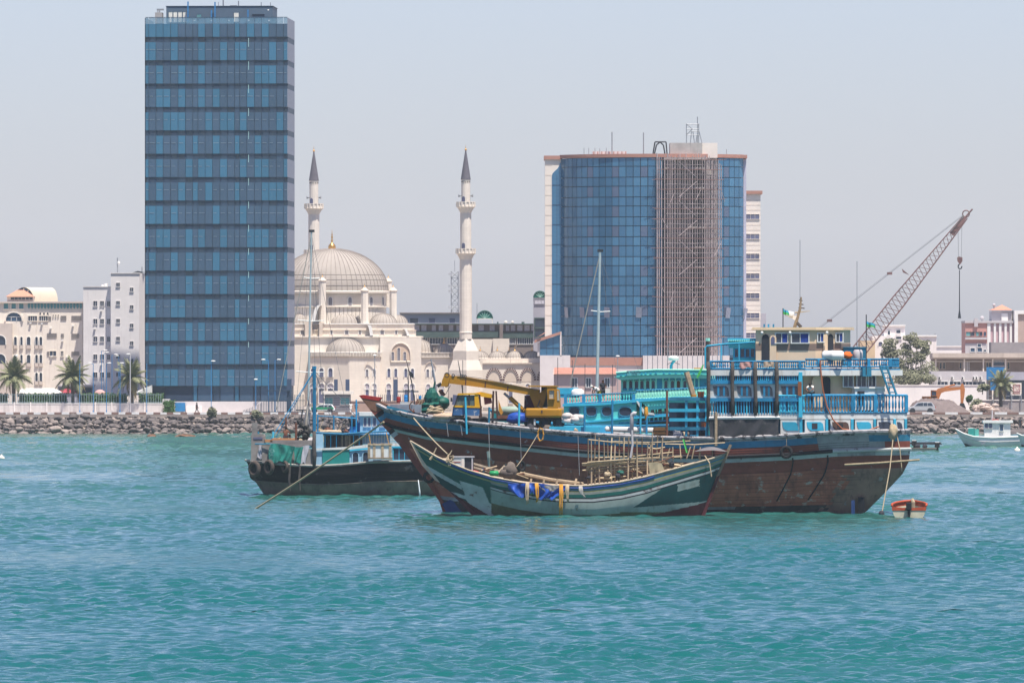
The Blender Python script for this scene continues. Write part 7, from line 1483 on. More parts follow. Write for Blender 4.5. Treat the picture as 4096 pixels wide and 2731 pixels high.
# ================================================================ the small striped dhow in front
m_sg = M('sea_green_paint', (.008, .088, .074), .6, .22, .9, fl=(.10, .17, .16), fs=1.6, fa=.66); m_dteal = M('deep_teal_paint', (.006, .052, .053), .6, .2, .8); m_olive = M('olive_yellow_line', (.26, .25, .11), .7, .2, 1); m_greyw = M('grey_white_strake', (.20, .215, .195), .75, .25, 1, st=(.15, .15, .13), sa=.55); m_pale = M('pale_green_bottom', (.27, .32, .29), .75, .2, .8, st=(.17, .17, .12), sa=.54, fl=(.15, .15, .09), fs=.7, fa=.62); m_alg = M('algae_waterline', (.10, .095, .05), .85, .4, 1.5, fl=(.22, .21, .14), fs=1.5, fa=.6); m_dblk = M('black_line', (.014, .016, .022), .6); m_marb = M('maroon_bottom', (.075, .018, .022), .7, .25, 1)
E = Fr(2285, 742, 0, 0); BE = 2.1
sd = empty('small_dhow', E, 'small open wooden dhow striped green and white, moored before the big dhow', 'dhow')
def mf_small(u, w):
    """which paint: the strakes follow the sheer, the bow and quarter blocks have outlines of their own"""
    k = w; zr = interp(u, (0, .07, .14, .21, .3, .53, .65, .75, .85, 1), (6.07, 4.67, 3.74, 3.1, 2.68, 2.45, 2.73, 3.2, 3.9, 5.08)); lo = zr - 1.9; z_ = zr - w / .5 * 1.9 if w <= .5 else lo + (-.6 - lo) * (w - .5) * 2
    py = 1400 + (13.4 - z_) / .0202; x0 = interp(py, (1763, 1830, 1880, 1935, 1969, 2052), (1641, 1672, 1706, 1760, 1804, 1906)); px = x0 + u * (interp(py, (1776, 1905, 2063), (2922, 2866, 2806)) - x0)
    if px < 1965:
        if k < .045: return 0
        if py > 1968 + (px - 1806) * .62 and px < 1945 and py > 1968: return 9
        if px > 1838 + (py - 1921) * .36 and px < 1934 + (py - 1952) * .4 and py > 1921 + (px - 1838) * .3: return 5
        if abs(py - (1868 + (px - 1705) * .56)) < 9 and px < 1845: return 5
        if abs(py - (1972 + (px - 1806) * .3)) < 7 and px > 1806: return 5
        if px > 1900 and py > 2024: return 8
        if k < .2: return (3, 1, 4, 1)[min(3, int(k / .05))]
        return 1 if py < 1868 + (px - 1705) * .56 else 2
    if px > 2480:
        if py > 2062 - (px - 2591) * .24 and px > 2560: return 9
        if abs(py - (2036 - (px - 2500) * .09)) < 5: return 6
        if 2709 < px < 2798 and abs(py - (1948 - (px - 2709) * .26)) < 14: return 6
        if k > .365: return 2 if py < 2036 - (px - 2500) * .09 and px > 2520 + (2036 - py) * 1.5 else (6 if py < 2046 else 8)
    for lim, m in ((.07, 3), (.10, 10), (.135, 4), (.19, 3), (.255, 1), (.285, 7), (.34, 5), (.365, 7), (.70, 6), (1.1, 8)):
        if k < lim: return m
surf = hull(E, sd, [(1641, 1763, 0), (1726, 1832, .45), (1818, 1878, .75), (1906, 1908, .92), (2025, 1930, 1), (2160, 1941, 1), (2314, 1942, 1), (2469, 1928, .97), (2591, 1906, .9), (2722, 1871, .7), (2860, 1831, .35), (2905, 1812, 0)],
   [(1641, 1763), (1672, 1830), (1706, 1880), (1760, 1935), (1804, 1969), (1906, 2052), (1960, 2090)], [(2922, 1776), (2905, 1812), (2866, 1905), (2836, 1985), (2806, 2063), (2790, 2100)], BE,
   [m_hwhite, m_sg, m_dteal, m_greyw, m_olive, m_hwhite, m_pale, m_dblk, m_alg, m_marb, m_hblue], mf_small, ub=.34, p0=2.0, p1=1.5, us0=.70, us1=.62, Hu=1.9, zk=-.6, nu=230, nl=116, keel=.55)
m_sheer = M('sun_bleached_sheer_plank', (.46, .37, .27), .8, .2, 2)
rail(surf, sd, 0, .07, m_sheer, 'gunwale', .03); rail(surf, sd, .05, .05, m_bltarp, 'blue_rubbing_line', .05, .06, .78)
deck(surf, sd, .22, m_wood)
px_poly(E, [(2918, 1776), (2928, 1779), (2880, 1898), (2870, 1905), (2862, 1902)], -.16, .16, 'stern_post', m_wood, sd); px_poly(E, [(2870, 1903), (2880, 1898), (2818, 2068), (2796, 2068)], -.14, .14, 'stern_post_foot', m_marb, sd)
px_poly(E, [(1637, 1762), (1648, 1766), (1700, 1850), (1760, 1930), (1740, 1920), (1690, 1862)], -.12, .12, 'stem_post', m_sheer, sd); px_poly(E, [(1800, 1967), (1812, 1972), (1915, 2060), (1888, 2060)], -.13, .13, 'stem_foot', m_marb, sd)
px_poly(E, [(1652, 1772), (1735, 1822), (1790, 1842), (1800, 1862), (1730, 1842)], 1.0, 1.1, 'far_bow_planking', m_sheer, sd)
# loose timber, sticks and rope in the open hold
for k in range(30):
    px = random.choice((random.uniform(1900, 2080), random.uniform(2340, 2700), random.uniform(2420, 2700))); py = interp(px, (1900, 2080, 2340, 2700), (1905, 1932, 1938, 1868)) - random.uniform(6, 40); L_ = random.uniform(15, 70); a_ = random.uniform(-.5, .5); MB().tube(E.at(px, py, random.uniform(-.9, .9)), E.at(px + L_, py + L_ * a_, random.uniform(-.9, .9)), random.uniform(.035, .09), n=5).build('loose_timber', random.choice((m_bamboo, m_wood, m_wood, m_rust)), sd)
for k in range(9):
    px = random.uniform(2350, 2720); py = interp(px, (2340, 2700), (1935, 1866)) - random.uniform(4, 24); MB().ell(E.at(px, py, random.uniform(-.8, .6)), random.uniform(.15, .4), .25, random.uniform(.12, .28), 8, 5, jit=.25).build('net_heap', random.choice((m_brtarp, m_rope, m_dkcl, m_grtarp)), sd)
# far bulwark inside, thwarts and timbers
for w_, u0, u1, mt in ((.02, .06, .96, m_wood), (.09, .1, .94, M('dark_inner_planking', (.12, .085, .07), .9, .3, 2))):
    rows = [[surf(u0 + (u1 - u0) * i / 40, w_ + q, 1) - Vector((0, .12, 0)) for q in (0, .06)] for i in range(41)]; MB().grid(rows).build('inner_strake', mt, sd)
MB().path([E.at(2080, 1893, 1.0), E.at(2200, 1918, 1.0), E.at(2335, 1936, 1.0)], .16, 7).build('side_timber', m_wood, sd)
for px in (2120, 2172, 2225, 2300): MB().path([E.at(px, 1940, .6), E.at(px + 5, 1915, .9)], .09, 5).build('timber_knee', m_wood, sd)
MB().path([E.at(1735, 1840, .5), E.at(1795, 1838, .3)], .13, 7).build('bow_beam', m_sheer, sd)
for a_, e_ in (((1720, 1838), (1746, 1790)), ((1792, 1822), (1808, 1800))): MB().path([E.at(*a_, -.6), E.at((a_[0] + e_[0]) / 2, (a_[1] + e_[1]) / 2 + 4, -.6), E.at(*e_, -.6)], [.1, .07, .04], 5).build('mooring_horn', m_rope, sd)
def on_E(name, g, mats, px, py, b_, label, cat, smooth=False, group=None): return thing_at(name, g, mats, px, py, b_, label, cat, group, smooth, E)
on_E('rope_tangle', (lambda g: [g.path([(random.uniform(-.3, .3), random.uniform(-.2, .2), random.uniform(-.4, .5)) for _ in range(7)], .06, 5) for _ in range(7)] and g)(MB()), m_rope, 1800, 1843, -.9, 'tangle of tan rope on the small dhow bow beam', 'rope', True)
o = empty('white_cabinet', Fr(1850, 741.5, -8, 0), 'battered white cabinet with an open dark side on the small dhow', 'cabinet'); fr = Fr(1850, 741.5, -8, 0)
MB().pr(fr, 1811, 1858, 1827, 1882, 0, .8).build('body', M('enamel_white', (.55, .57, .54), .5, .1, 2, st=(.3, .22, .18), sa=.6), o); MB().pr(fr, 1858, 1890, 1828, 1882, .05, .75).build('open_side', m_dark, o); MB().pr(fr, 1809, 1892, 1824, 1829, -.05, .85).build('lid', m_lgrey, o); MB().pr(fr, 1886, 1891, 1828, 1882, -.02, .1).build('edge_strip', m_lgrey, o)
MB().pr(fr, 1813, 1842, 1846, 1849, -.03, .0).build('red_stripe', m_red, o); MB().pr(fr, 1846, 1856, 1834, 1880, -.03, 0).build('door_leaf', m_cream, o)
on_E('white_jug', heap(0, .25, .2, .25, .15), m_white, 1826, 1872, -.5, 'crumpled white plastic jug before the cabinet', 'jug', True); on_E('green_jerrycan', (lambda g: g.path([(-.38, 0, .2), (-.3, 0, .2), (.3, 0, .2), (.38, 0, .2)], [.1, .22, .22, .1], 9))(MB()), M('green_plastic', (.02, .26, .09), .4), 1976, 1903, -.8, 'green plastic jerrycan in the small dhow', 'jerrycan', True)
on_E('blue_bottle', MB().ell((0, 0, 0), .12, .12, .16, 8, 6), m_barrel, 1934, 1880, -.2, 'small blue plastic bottle amidships of the small dhow', 'bottle', True); on_E('red_cloth', heap(0, .4, .3, .18, .3), M('red_cloth'), 1896, 1890, -.9, 'red cloth heap beside the white cabinet', 'cloth', True)
for i, (a_, e_, lb) in enumerate((((1890, 1852), (2002, 1884), 'long pale plank slanting in the small dhow bow'), ((1888, 1866), (1998, 1896), 'lower pale plank beside the slanting one'), ((1985, 1898), (2020, 1862), 'short upright plank end near the brown sacking'), ((1960, 1886), (2040, 1912), 'dark plank lying under the jerrycan'))):
    p_, q_ = E.world(E.at(*a_, .2)), E.world(E.at(*e_, .3)); o = MB().path([Vector((0, 0, 0)), q_ - p_], .11, 4).build('plank', m_sheer if i < 3 else m_wood); o.location = p_; tag(o, lb, 'plank')
on_E('sacking_heap', (lambda g: g.ell((0, 0, .35), .55, .45, .62, 12, 8, jit=.2).ell((-.25, 0, .1), .7, .5, .4, 12, 8, jit=.2))(MB()), m_brtarp, 2042, 1898, -.4, 'dark brown sacking heap amidships of the small dhow', 'sacking', True)
cloth(E, [(2025, 1929), (2265, 1940), (2215, 1998), (2050, 1972)], 'tarpaulin', 'bright blue tarpaulin draped over the small dhow side', m_bltarp, 60, 12, .17, -2.15, 3.3, seed=2)
cloth(E, [(2150, 1938), (2240, 1942), (2222, 1962), (2180, 1968)], 'fishing_net', 'grey fishing net patch over the blue tarpaulin', M('grey_net', (.22, .21, .21), .9, .3, 6), 14, 6, .04, -2.42, 3, 'net', seed=8)
for k, (px, y0, y1, mt, lb) in enumerate(((2110, 1932, 2022, m_rope, 'tan rope hank hung left over the blue tarpaulin'), (2146, 1934, 2008, m_ropeo, 'orange rope hank hung in the middle of the tarpaulin'), (2244, 1938, 2058, m_ropeo, 'long orange rope hank reaching near the water'), (2270, 1940, 2012, m_rope, 'looped pale rope hank right of the long orange one'), (2322, 1946, 1988, M('grey_rope', (.36, .34, .31), .9), 'short grey rope hank at the right of the row'))):
    p_ = E.world(E.at(px, y0, -2.55)); g = MB()
    for q in range(4):
        xs_ = (q - 1.5) * .06; L_ = (y1 - y0) * .0202; g.path([(xs_, 0, .05), (xs_ * 1.2 + random.uniform(-.05, .05), -.06, -L_ * .35), (xs_ + random.uniform(-.08, .08) + (.25 if k == 4 else 0) * .5, -.03, -L_ * .7), (random.uniform(-.1, .1) + (.3 if k == 4 else 0), 0, -L_ * random.uniform(.85, 1))], .06, 5)
    o = g.build('rope_hank', mt, None, smooth=True); o.location = p_; tag(o, lb, 'rope', 'rope hanks over the dhow side')
# pole frame and bamboo
for px, y0, y1 in ((2366, 1762, 1938), (2398, 1750, 1934), (2430, 1756, 1930), (2460, 1762, 1930), (2530, 1750, 1915), (2568, 1748, 1908), (2628, 1740, 1880), (2352, 1755, 1938), (2380, 1735, 1937), (2416, 1768, 1930), (2476, 1745, 1928), (2512, 1745, 1918), (2549, 1755, 1910), (2590, 1770, 1905), (2445, 1750, 1932), (2608, 1730, 1890), (2495, 1748, 1850), (2650, 1745, 1860)): MB().path([E.at(px, y1, random.uniform(-.9, .8)), E.at(px + random.uniform(-3, 3), (y0 + y1) / 2, random.uniform(-.3, .3)), E.at(px + random.uniform(-4, 4), y0, random.uniform(-.3, .3))], [.07, .065, .05], 5).build('upright_pole', m_bamboo if px % 2 else m_wood, sd)
for a_, e_ in (((2352, 1757), (2620, 1776)), ((2450, 1765), (2762, 1763)), ((2380, 1830), (2690, 1808)), ((2590, 1790), (2660, 1788)), ((2660, 1775), (2900, 1770))): MB().path([E.at(*a_, 0), E.at((a_[0] + e_[0]) / 2, (a_[1] + e_[1]) / 2 + 5, 0), E.at(*e_, 0)], .055, 5).build('cross_pole', m_bamboo, sd)
MB().path([E.at(2528, 1720, -.5), E.at(2530, 1780, -.5), E.at(2522, 1830, -.5)], .09, 6).build('pipe', m_lgrey, sd)
bb = empty('bamboo_bundle', E, 'bundle of long bamboo canes lying across the small dhow stern half', 'bamboo bundle')
for i in range(13):
    y0 = 1846 + i * 4.0 + random.uniform(-3, 3); x0 = random.uniform(2326, 2372); a_, e_ = E.at(x0, y0, -.6 + .08 * i), E.at(x0 + random.uniform(300, 390), y0 - random.uniform(18, 34), .2); MB().path([a_, a_.lerp(e_, .5) + Vector((0, 0, .03)), e_], [.06, .05, .04], 5).build('cane', m_bamboo, bb)
for i in range(9):
    px = 2600 + i * 24 + random.uniform(-8, 8); MB().path([E.at(px, 1850 - i * 2, .5), E.at(px + random.uniform(-6, 22), 1772 + random.uniform(-10, 22), .5)], .05, 5).build('far_stake', m_bamboo, sd)
cloth(E, [(2592, 1848), (2650, 1852), (2664, 1908), (2598, 1914)], 'canvas_bag', 'tan canvas bag hung over the small dhow quarter', M('tan_canvas', (.38, .31, .20), .9, .2, 2), 10, 8, .07, -1.6, 1.5, 'bag', seed=6)
rows = [[E.at(2775 + 12 * math.sin(j) * .2 + (2908 - 2775) * i / 10, 1806 - 22 * math.sin(math.pi * i / 10) * (.9 if j else .25) - (10 if j == 0 else 0) * 0, -1.2 + 1.2 * j) for j in range(3)] for i in range(11)]
MB().grid(rows).thing('stern_awning', M('grey_awning', (.15, .14, .145), .85, .2, 1), E, 'dark grey awning stretched over the small dhow stern', 'awning', smooth=True)
for px in (2800, 2850): rod('awning_pole', m_bamboo, E.at(px, 1850, 0), E.at(px, 1796, 0), .05, sd)
rope('stern_line', 'pale rope looped down from the small dhow stern', [E.world(E.at(2818, 1820, -1.0)), E.world(E.at(2838, 1850, -1.6)), E.world(E.at(2846, 1905, -1.7))], .05, m_rope); thing_at('green_pennant', MB().grid([[(x * .08 + .06 * z, .03 * math.sin(x * 2), -z * .22) for z in range(6)] for x in range(3)]), M('flag_green'), 2730, 1756, -.4, 'thin green pennant on a stake of the small dhow', 'pennant', fr=E)

# ================================================================ dark trawler dhow on the left
K = Fr(1370, 846, 4, 0); BK = 3.0
tk = empty('trawler_dhow', K, 'black hulled working dhow with a blue mast on the left', 'dhow')
m_tblk = M('black_plank_hull', (.011, .012, .015), .7, .35, .8, fl=(.075, .075, .075), fs=1.0, fa=.60, st=(.05, .048, .045), sa=.6); m_tgry = M('grey_brown_bottom', (.19, .155, .125), .85, .3, .8, st=(.06, .05, .045), sa=.52, fl=(.20, .18, .155), fs=.8, fa=.6); m_tcap = M('weathered_cap_rail', (.30, .28, .255), .85, .3, 1.2)
surf = hull(K, tk, [(984, 1840, .1), (1010, 1846, .5), (1080, 1853, .85), (1180, 1860, 1), (1268, 1863, 1), (1355, 1859, 1), (1474, 1848, 1), (1644, 1844, 1), (1760, 1842, 1), (1830, 1840, .8)], [(982, 1840), (992, 1856), (1000, 1912), (1022, 1926), (1052, 1972), (1075, 2000)], [(1830, 1840), (1830, 1900), (1820, 1960), (1790, 2010)], BK,
   [m_tblk, m_tgry, m_boot], lambda u, w: 0 if w < .62 else 1 if w < .86 else 2, ub=.22, p0=2.2, p1=1.5, us0=.9, us1=.7, Hu=1.2, zk=-.6, nu=60, nl=30)
rail(surf, tk, 0, .12, m_tcap, 'cap_rail', .06); 
for i in range(9): rail(surf, tk, .1 + .055 * i, .018, m_tblk, 'plank_seam', .02, .2, .75, 30, (-1,))
rail(surf, tk, .62, .05, m_tgry, 'wale', .03, n=36, sides=(-1,)); deck(surf, tk, .05, m_wood)
bk = -BK * .93; kp = lambda px0, px1, py0, py1, name, mat, b0=bk, b1=bk + .15: MB().pr(K, px0, px1, py0, py1, b0, b1).build(name, mat, tk)
m_ply = M('weathered_plywood', (.22, .20, .19), .9, .3, 1, fl=(.40, .37, .34), fs=1.2, fa=.62); m_teals = M('teal_sheet', (.015, .21, .19), .5, .2, .9); m_pbl = M('pale_blue_paint', (.30, .47, .60), .6, .12, 1, st=(.2, .28, .33), sa=.6)
kp(1004, 1050, 1776, 1842, 'bulwark_board', m_ply, -1.9, -1.8); kp(1048, 1078, 1775, 1850, 'bulwark_board', m_ply, -2.4, -2.3); kp(1078, 1220, 1776, 1858, 'bulwark_board', m_ply); kp(1222, 1262, 1795, 1862, 'bulwark_board', m_ply, bk - .1, bk)
kp(1264, 1292, 1735, 1862, 'pale_bulwark', m_pbl); kp(1290, 1398, 1793, 1861, 'teal_sheet', m_teals, bk - .12, bk); kp(1398, 1492, 1800, 1850, 'pale_bulwark', m_pbl); kp(1570, 1700, 1785, 1846, 'pale_bulwark', m_sblue)
for a_ in (1411, 1452): window(K, tk, a_, a_ + 22, 1808, 1850, bk, m_pbl, m_glass, True, .08, .1)
window(K, tk, 1574, 1640, 1794, 1838, bk, m_sblue, m_glass, fw=.08, mull=2)
for pts, mt in (([(1266, 1793), (1398, 1786), (1500, 1774), (1640, 1770), (1640, 1782), (1500, 1786), (1398, 1797), (1266, 1800)], m_dwhite), ([(1398, 1798), (1500, 1787), (1500, 1793), (1398, 1804)], m_sblue), ([(1568, 1784), (1640, 1784), (1640, 1790), (1568, 1790)], m_sblue)): px_poly(K, pts, bk - .2, bk - .1, 'bulwark_cap', mt, tk)
for a_, e_, py in ((1020, 1120, 1775), (1170, 1265, 1785)): MB().tube(K.at(a_, py, bk + .3), K.at(e_, py + 2, bk + .05), .07).build('top_rail', m_hblue, tk)
MB().pr(K, 1080, 1256, 1760, 1780, -2.0, -1.7).build('deck_box', m_ply, tk); MB().pr(K, 1060, 1090, 1757, 1768, -2, -1).build('orange_board', M('orange_board', (.42, .20, .09), .8), tk); MB().pr(K, 1090, 1180, 1752, 1760, -1.6, -.6).build('orange_board', M('orange_board'), tk)
# shade deck with slatted screen and rails
kp(1296, 1450, 1738, 1795, 'shade_screen', m_dark, -1.9, -1.75)
for i in range(20): px = 1300 + i * 7.6; rod('slat', m_wood if 9 <= i < 14 and i != 10 else m_log if i % 3 else m_sblue, K.at(px, 1793, -2.0), K.at(px, 1738, -2.0), .05 if not 9 <= i < 14 else .075, tk)
MB().path([K.at(1262, 1729, -2.4), K.at(1300, 1733, -2.4), K.at(1370, 1736, -2.4), K.at(1450, 1730, -2.4), K.at(1600, 1722, -2.4)], .09, 6).build('shade_rail', m_dblue, tk)
MB().plan([(K.x(1262, -2.3), -2.3), (K.x(1640, -2.3), -2.3), (K.x(1640, -2.3), 2.2), (K.x(1262, -2.3), 2.2)], K.z(1740, -2.3), K.z(1735, -2.3)).build('shade_deck', m_dblue, tk)
MB().tube(K.at(1270, 1663, -1.8), K.at(1335, 1667, -1.8), .06).build('awning_rail', m_dblue, tk); MB().tube(K.at(1335, 1667, -1.8), K.at(1428, 1673, -1.8), .06).build('awning_rail', m_dblue, tk)
for px, y0, y1 in ((1271, 1658, 1735), (1335, 1660, 1735), (1407, 1662, 1735), (1425, 1598, 1735)): rod('awning_post', m_dblue, K.at(px, y1, -1.8), K.at(px, y0, -1.8), .07, tk)
for k in range(26):
    px = random.uniform(1075, 1440); py = 1772 if px < 1260 else 1732; s_ = random.uniform(.1, .3); MB().ell(K.at(px, py - 6, random.uniform(-1.8, .5)), s_ * 1.4, s_, s_ * random.uniform(.7, 1.6), 8, 5, jit=.28).build('deck_gear', random.choice((m_wood, m_brtarp, m_rope, m_rust, m_dkcl, m_lgrey, m_hblue)), tk)
for k in range(12):
    px = random.uniform(1270, 1430); MB().tube(K.at(px, 1733, random.uniform(-1, 1)), K.at(px + random.uniform(-25, 25), 1733 - random.uniform(20, 65), random.uniform(-1, 1)), .035, n=4).build('leaning_stick', random.choice((m_bamboo, m_wood, m_dark)), tk)
# mast, boom and stays
rod('mast', m_dblue, K.at(1257, 1860, -.4), K.at(1257, 1464, -.4), .17, tk); rod('mast_cap', m_dblue, K.at(1257, 1476, -.4), K.at(1257, 1464, -.4), .2, tk)
for px, py in ((1080, 1760), (1100, 1755), (1345, 1735), (1360, 1735), (1450, 1690), (1215, 1700), (1235, 1740)): MB().tube(K.at(1257, 1482, -.4), K.at(px, py, random.uniform(-1, 1)), .035 if px > 1210 else .05, n=4).build('stay', m_cable if px > 1110 else m_dblue, tk)
MB().path([K.at(1233, 1600, .4), K.at(1230, 1660, .4), K.at(1222, 1710, .4), K.at(1238, 1760, .4)], [.08, .22, .3, .1], 8).build('furled_canvas', M('dirty_canvas', (.40, .36, .31), .9, .25, 2), tk, smooth=True)
for px, y0, y1, r_, mt in ((1144, 1668, 1765, .09, m_rust), (1184, 1690, 1765, .11, m_rust), (1202, 1640, 1700, .07, m_dark), (1033, 1725, 1775, .08, m_hblue), (1092, 1725, 1775, .08, m_sblue)): rod('deck_post', mt, K.at(px, y1, -.9), K.at(px + (8 if mt == m_dark else 0), y0, -.9), r_, tk)
g = MB()
for _ in range(26): g.ell((K.x(random.uniform(1192, 1236), 0), random.uniform(-1.2, .2), K.z(random.uniform(1682, 1755), 0)), random.uniform(.12, .3), .25, random.uniform(.15, .35), 8, 5, jit=.2)
g.build('deck_winch', M('greasy_machinery', (.05, .048, .045), .6, .5, 4), tk)
g = MB(); g.pr(K, 1005, 1062, 1735, 1775, -1.2, -.9); g.pr(K, 1008, 1030, 1690, 1736, -1.1, -.95); g.build('stern_crate', m_ply, tk); MB().pr(K, 1014, 1050, 1748, 1756, -1.25, -1.2).build('crate_slot', m_bwin, tk)
# cabin
cb = empty; MB().pr(K, 1440, 1560, 1662, 1775, -1.4, 1.6).build('cabin', m_pbl, tk); MB().pr(K, 1437, 1566, 1648, 1663, -1.7, 1.9).build('cabin_roof', m_dwhite, tk)
for a_, e_ in ((1455, 1466), (1472, 1482), (1492, 1504), (1520, 1540)): window(K, tk, a_, e_, 1670, 1705, -1.4, m_dwhite, m_bwin, fw=.05, d=.06)
for i in range(9): rod('cabin_stile', m_dwhite, K.at(1450 + i * 11, 1772, -1.6), K.at(1450 + i * 11, 1728, -1.6), .04, tk)
K_t = lambda name, g, mats, px, py, b_, label, cat, smooth=False: thing_at(name, g, mats, px, py, b_, label, cat, None, smooth, K)
K_t('barrel', MB().path([(-.5, 0, 0), (-.49, 0, 0), (-.2, 0, 0), (.2, 0, 0), (.49, 0, 0), (.5, 0, 0)], [.1, .5, .53, .53, .5, .1], 14), m_barrel, 1436, 1712, -.4, 'large blue barrel lying before the trawler cabin', 'barrel', 40); K_t('blue_chute', MB().poly([(-.35, 0), (.3, 0), (.35, 1.5), (-.3, 1.5)], -.2, .2), m_barrel, 1414, 1733, -1, 'upright blue board with a black rag on the trawler', 'board'); K_t('black_rag', heap(0, .35, .2, .45, .3), m_dkcl, 1412, 1684, -1.2, 'black rag hung on the upright blue board', 'rag', True)
K_t('mattress_roll', MB().path([(-1, 0, 0), (-.95, 0, 0), (0, 0, .02), (.95, 0, 0), (1, 0, 0)], [.1, .17, .17, .17, .1], 8), M('striped_mattress', (.50, .38, .26), .9, .25, 5), 1322, 1727, -2, 'rolled tan mattress along the trawler shade rail', 'mattress', True)
o = empty('hanging_crate', Fr(1520, 842, 4, 0), 'timber framed white crate slung on the trawler side', 'crate'); fr = Fr(1520, 842, 4, 0)
MB().pr(fr, 1478, 1566, 1776, 1834, -.05, .8).build('panel', m_dwhite, o)
for px in (1476, 1497, 1530, 1561): MB().pr(fr, px - 5, px + 5, 1772, 1836, -.12, -.04).build('slat', m_wood, o)
for py in (1774, 1829): MB().pr(fr, 1472, 1570, py, py + 6, -.16, -.1).build('frame_rail', m_wood, o)
for px in (1482, 1555): MB().tube(fr.at(px, 1774, -.1), fr.at(px - 8 if px < 1500 else px - 10, 1728, .1), .04, n=4).build('sling', m_ropeo, o)
for (px, py, r_, yaw, lb) in ((1018, 1875, 30, 50, 'large tyre fender at the end of the trawler hull'), (1076, 1868, 28, 55, 'second large tyre fender on the trawler hull'), (1139, 1866, 22, 60, 'smaller frayed tyre fender below the green sheeting')): tyre(K, lb, px, py, -2.6 if px < 1050 else -3.05, r_ * 1.12, -yaw, m_otyre)
K_t('fender_column', MB().path([(0, 0, 0), (.05, 0, 1.2), (-.03, 0, 2.2), (.05, 0, 3.4)], [.16, .2, .17, .14], 8), m_log, 1256, 1872, -3.1, 'dark fender log hung upright at the trawler side', 'fender', True)
for px in (1160, 1200): MB().path([K.at(px, 1860, -3.1), K.at(px - 4, 1920, -3.1), K.at(px, 1962, -3.0)], [.1, .12, .08], 6).build('hanging_fender_rope', m_log, tk)
m_gs = M('mint_green_sheeting', (.025, .19, .155), .4, .35, 1.2, fl=(.18, .36, .32), fs=1.2, fa=.58); cloth(K, [(1082, 1774), (1174, 1782), (1168, 1856), (1074, 1846)], 'plastic_sheet', 'crumpled green plastic sheet over the trawler bulwark', m_gs, 30, 14, .13, -2.95, 2.2, 'sheet', seed=3); cloth(K, [(1178, 1784), (1216, 1788), (1204, 1850), (1172, 1852)], 'plastic_sheet', 'narrow green plastic sheet right of the larger one', m_gs, 16, 12, .11, -2.98, 1.6, 'sheet', seed=5); cloth(K, [(1034, 1776), (1056, 1776), (1048, 1836), (1030, 1830)], 'plastic_sheet', 'translucent white plastic sheet at the trawler end', M('milky_sheet', (.45, .43, .47), .5, .2, 2), 10, 8, .06, -2.2, 2, 'sheet', seed=7); cloth(K, [(1208, 1784), (1236, 1782), (1222, 1850), (1200, 1852)], 'plastic_sheet', 'milky plastic sheet beside the narrow green one', M('milky_sheet'), 10, 8, .05, -2.99, 2, 'sheet', seed=9)
MB().path([(0, 0, 0), (.06, -.1, -.5), (.12, -.15, -1.0), (.16, -.15, -1.56)], [.03, .05, .07, .09], 6).thing('bilge_water', M('white_water', (.65, .70, .72), .3, .1, 8), (lambda f_: f_)(Fr(1673, 839, 0, 1.56)), 'thin jet of bilge water falling from the trawler side', 'water jet', smooth=True)
fr = Fr(1143, 844.6, 150, 0); fr.O.z = K.at(1143, 1751, 0).z
person(fr, 'shirtless man sitting on the deck of the trawler dhow', dict(pelvis=(0, 0, .12), chest=(0, -.05, .55), neck=(0, -.06, .74), head=(0, -.08, .86), shl=(-.21, -.05, .66), shr=(.21, -.05, .66), ell=(-.33, -.2, .42), elr=(.36, -.2, .45), hal=(-.2, -.4, .4), har=(.42, -.38, .72), hipl=(-.12, -.05, .1), hipr=(.12, -.05, .1), knl=(-.2, -.45, .3), knr=(.2, -.45, .3), anl=(-.15, -.5, -.1), anr=(.15, -.5, -.1)), trousers=m_dkcl, s=1.1)

# ================================================================ turquoise dhow behind
Q = Fr(2560, 800, -6, 0); BQ = 3.6
tq = empty('turquoise_dhow', Q, 'turquoise dhow with arched cabin windows moored behind the big dhow', 'dhow')
surf = hull(Q, tq, [(1960, 1640, .1), (2100, 1690, .7), (2260, 1700, 1), (2500, 1705, 1), (2700, 1700, 1), (2900, 1690, .8), (2960, 1688, .1)], [(1940, 1600), (1960, 1640), (2020, 1800), (2080, 1990), (2100, 2060)], [(2960, 1688), (2955, 1800), (2900, 1960), (2850, 2060)], BQ, [m_turq, m_marw], lambda u, w: 0 if w < .6 else 1, us0=.85, nu=40, nl=16)
rail(surf, tq, 0, .12, m_dblue, 'gunwale', .05); qb = -3.4
kq = lambda pts, name, mat, b0=qb, b1=qb + .15: px_poly(Q, pts, b0, b1, name, mat, tq)
kq([(2255, 1622), (2545, 1600), (2545, 1700), (2255, 1712)], 'bulwark', m_turq); kq([(2545, 1600), (2840, 1580), (2840, 1612), (2600, 1640), (2575, 1616)], 'bulwark_shade', m_turq, qb + .3, qb + .4)
kq([(2250, 1615), (2400, 1611), (2545, 1597), (2700, 1586), (2840, 1584), (2840, 1594), (2700, 1597), (2545, 1608), (2400, 1621), (2250, 1625)], 'blue_wale', m_sblue, qb - .2, qb + .1); kq([(2252, 1692), (2500, 1670), (2700, 1656), (2840, 1650), (2840, 1656), (2700, 1663), (2500, 1677), (2252, 1699)], 'blue_wale', m_sblue, qb - .2, qb + .1)
kq([(2545, 1604), (2552, 1604), (2580, 1646), (2615, 1652), (2618, 1660), (2575, 1655), (2560, 1632)], 'white_scroll', m_dwhite, qb - .25, qb - .1)
MB().pr(Q, 2545, 2838, 1600, 1700, -2.2, -2.0).build('shaded_deckhouse', M('shaded_green_paint', (.03, .12, .10), .7, .3, 1), tq)  # darker green puts the shade below the balustrade into the paint
for px in (2585, 2610, 2640, 2665, 2700, 2740): window(Q, tq, px - 8, px + 8, 1620, 1655, -2.2, m_turq, m_dark, True, .07, .1)
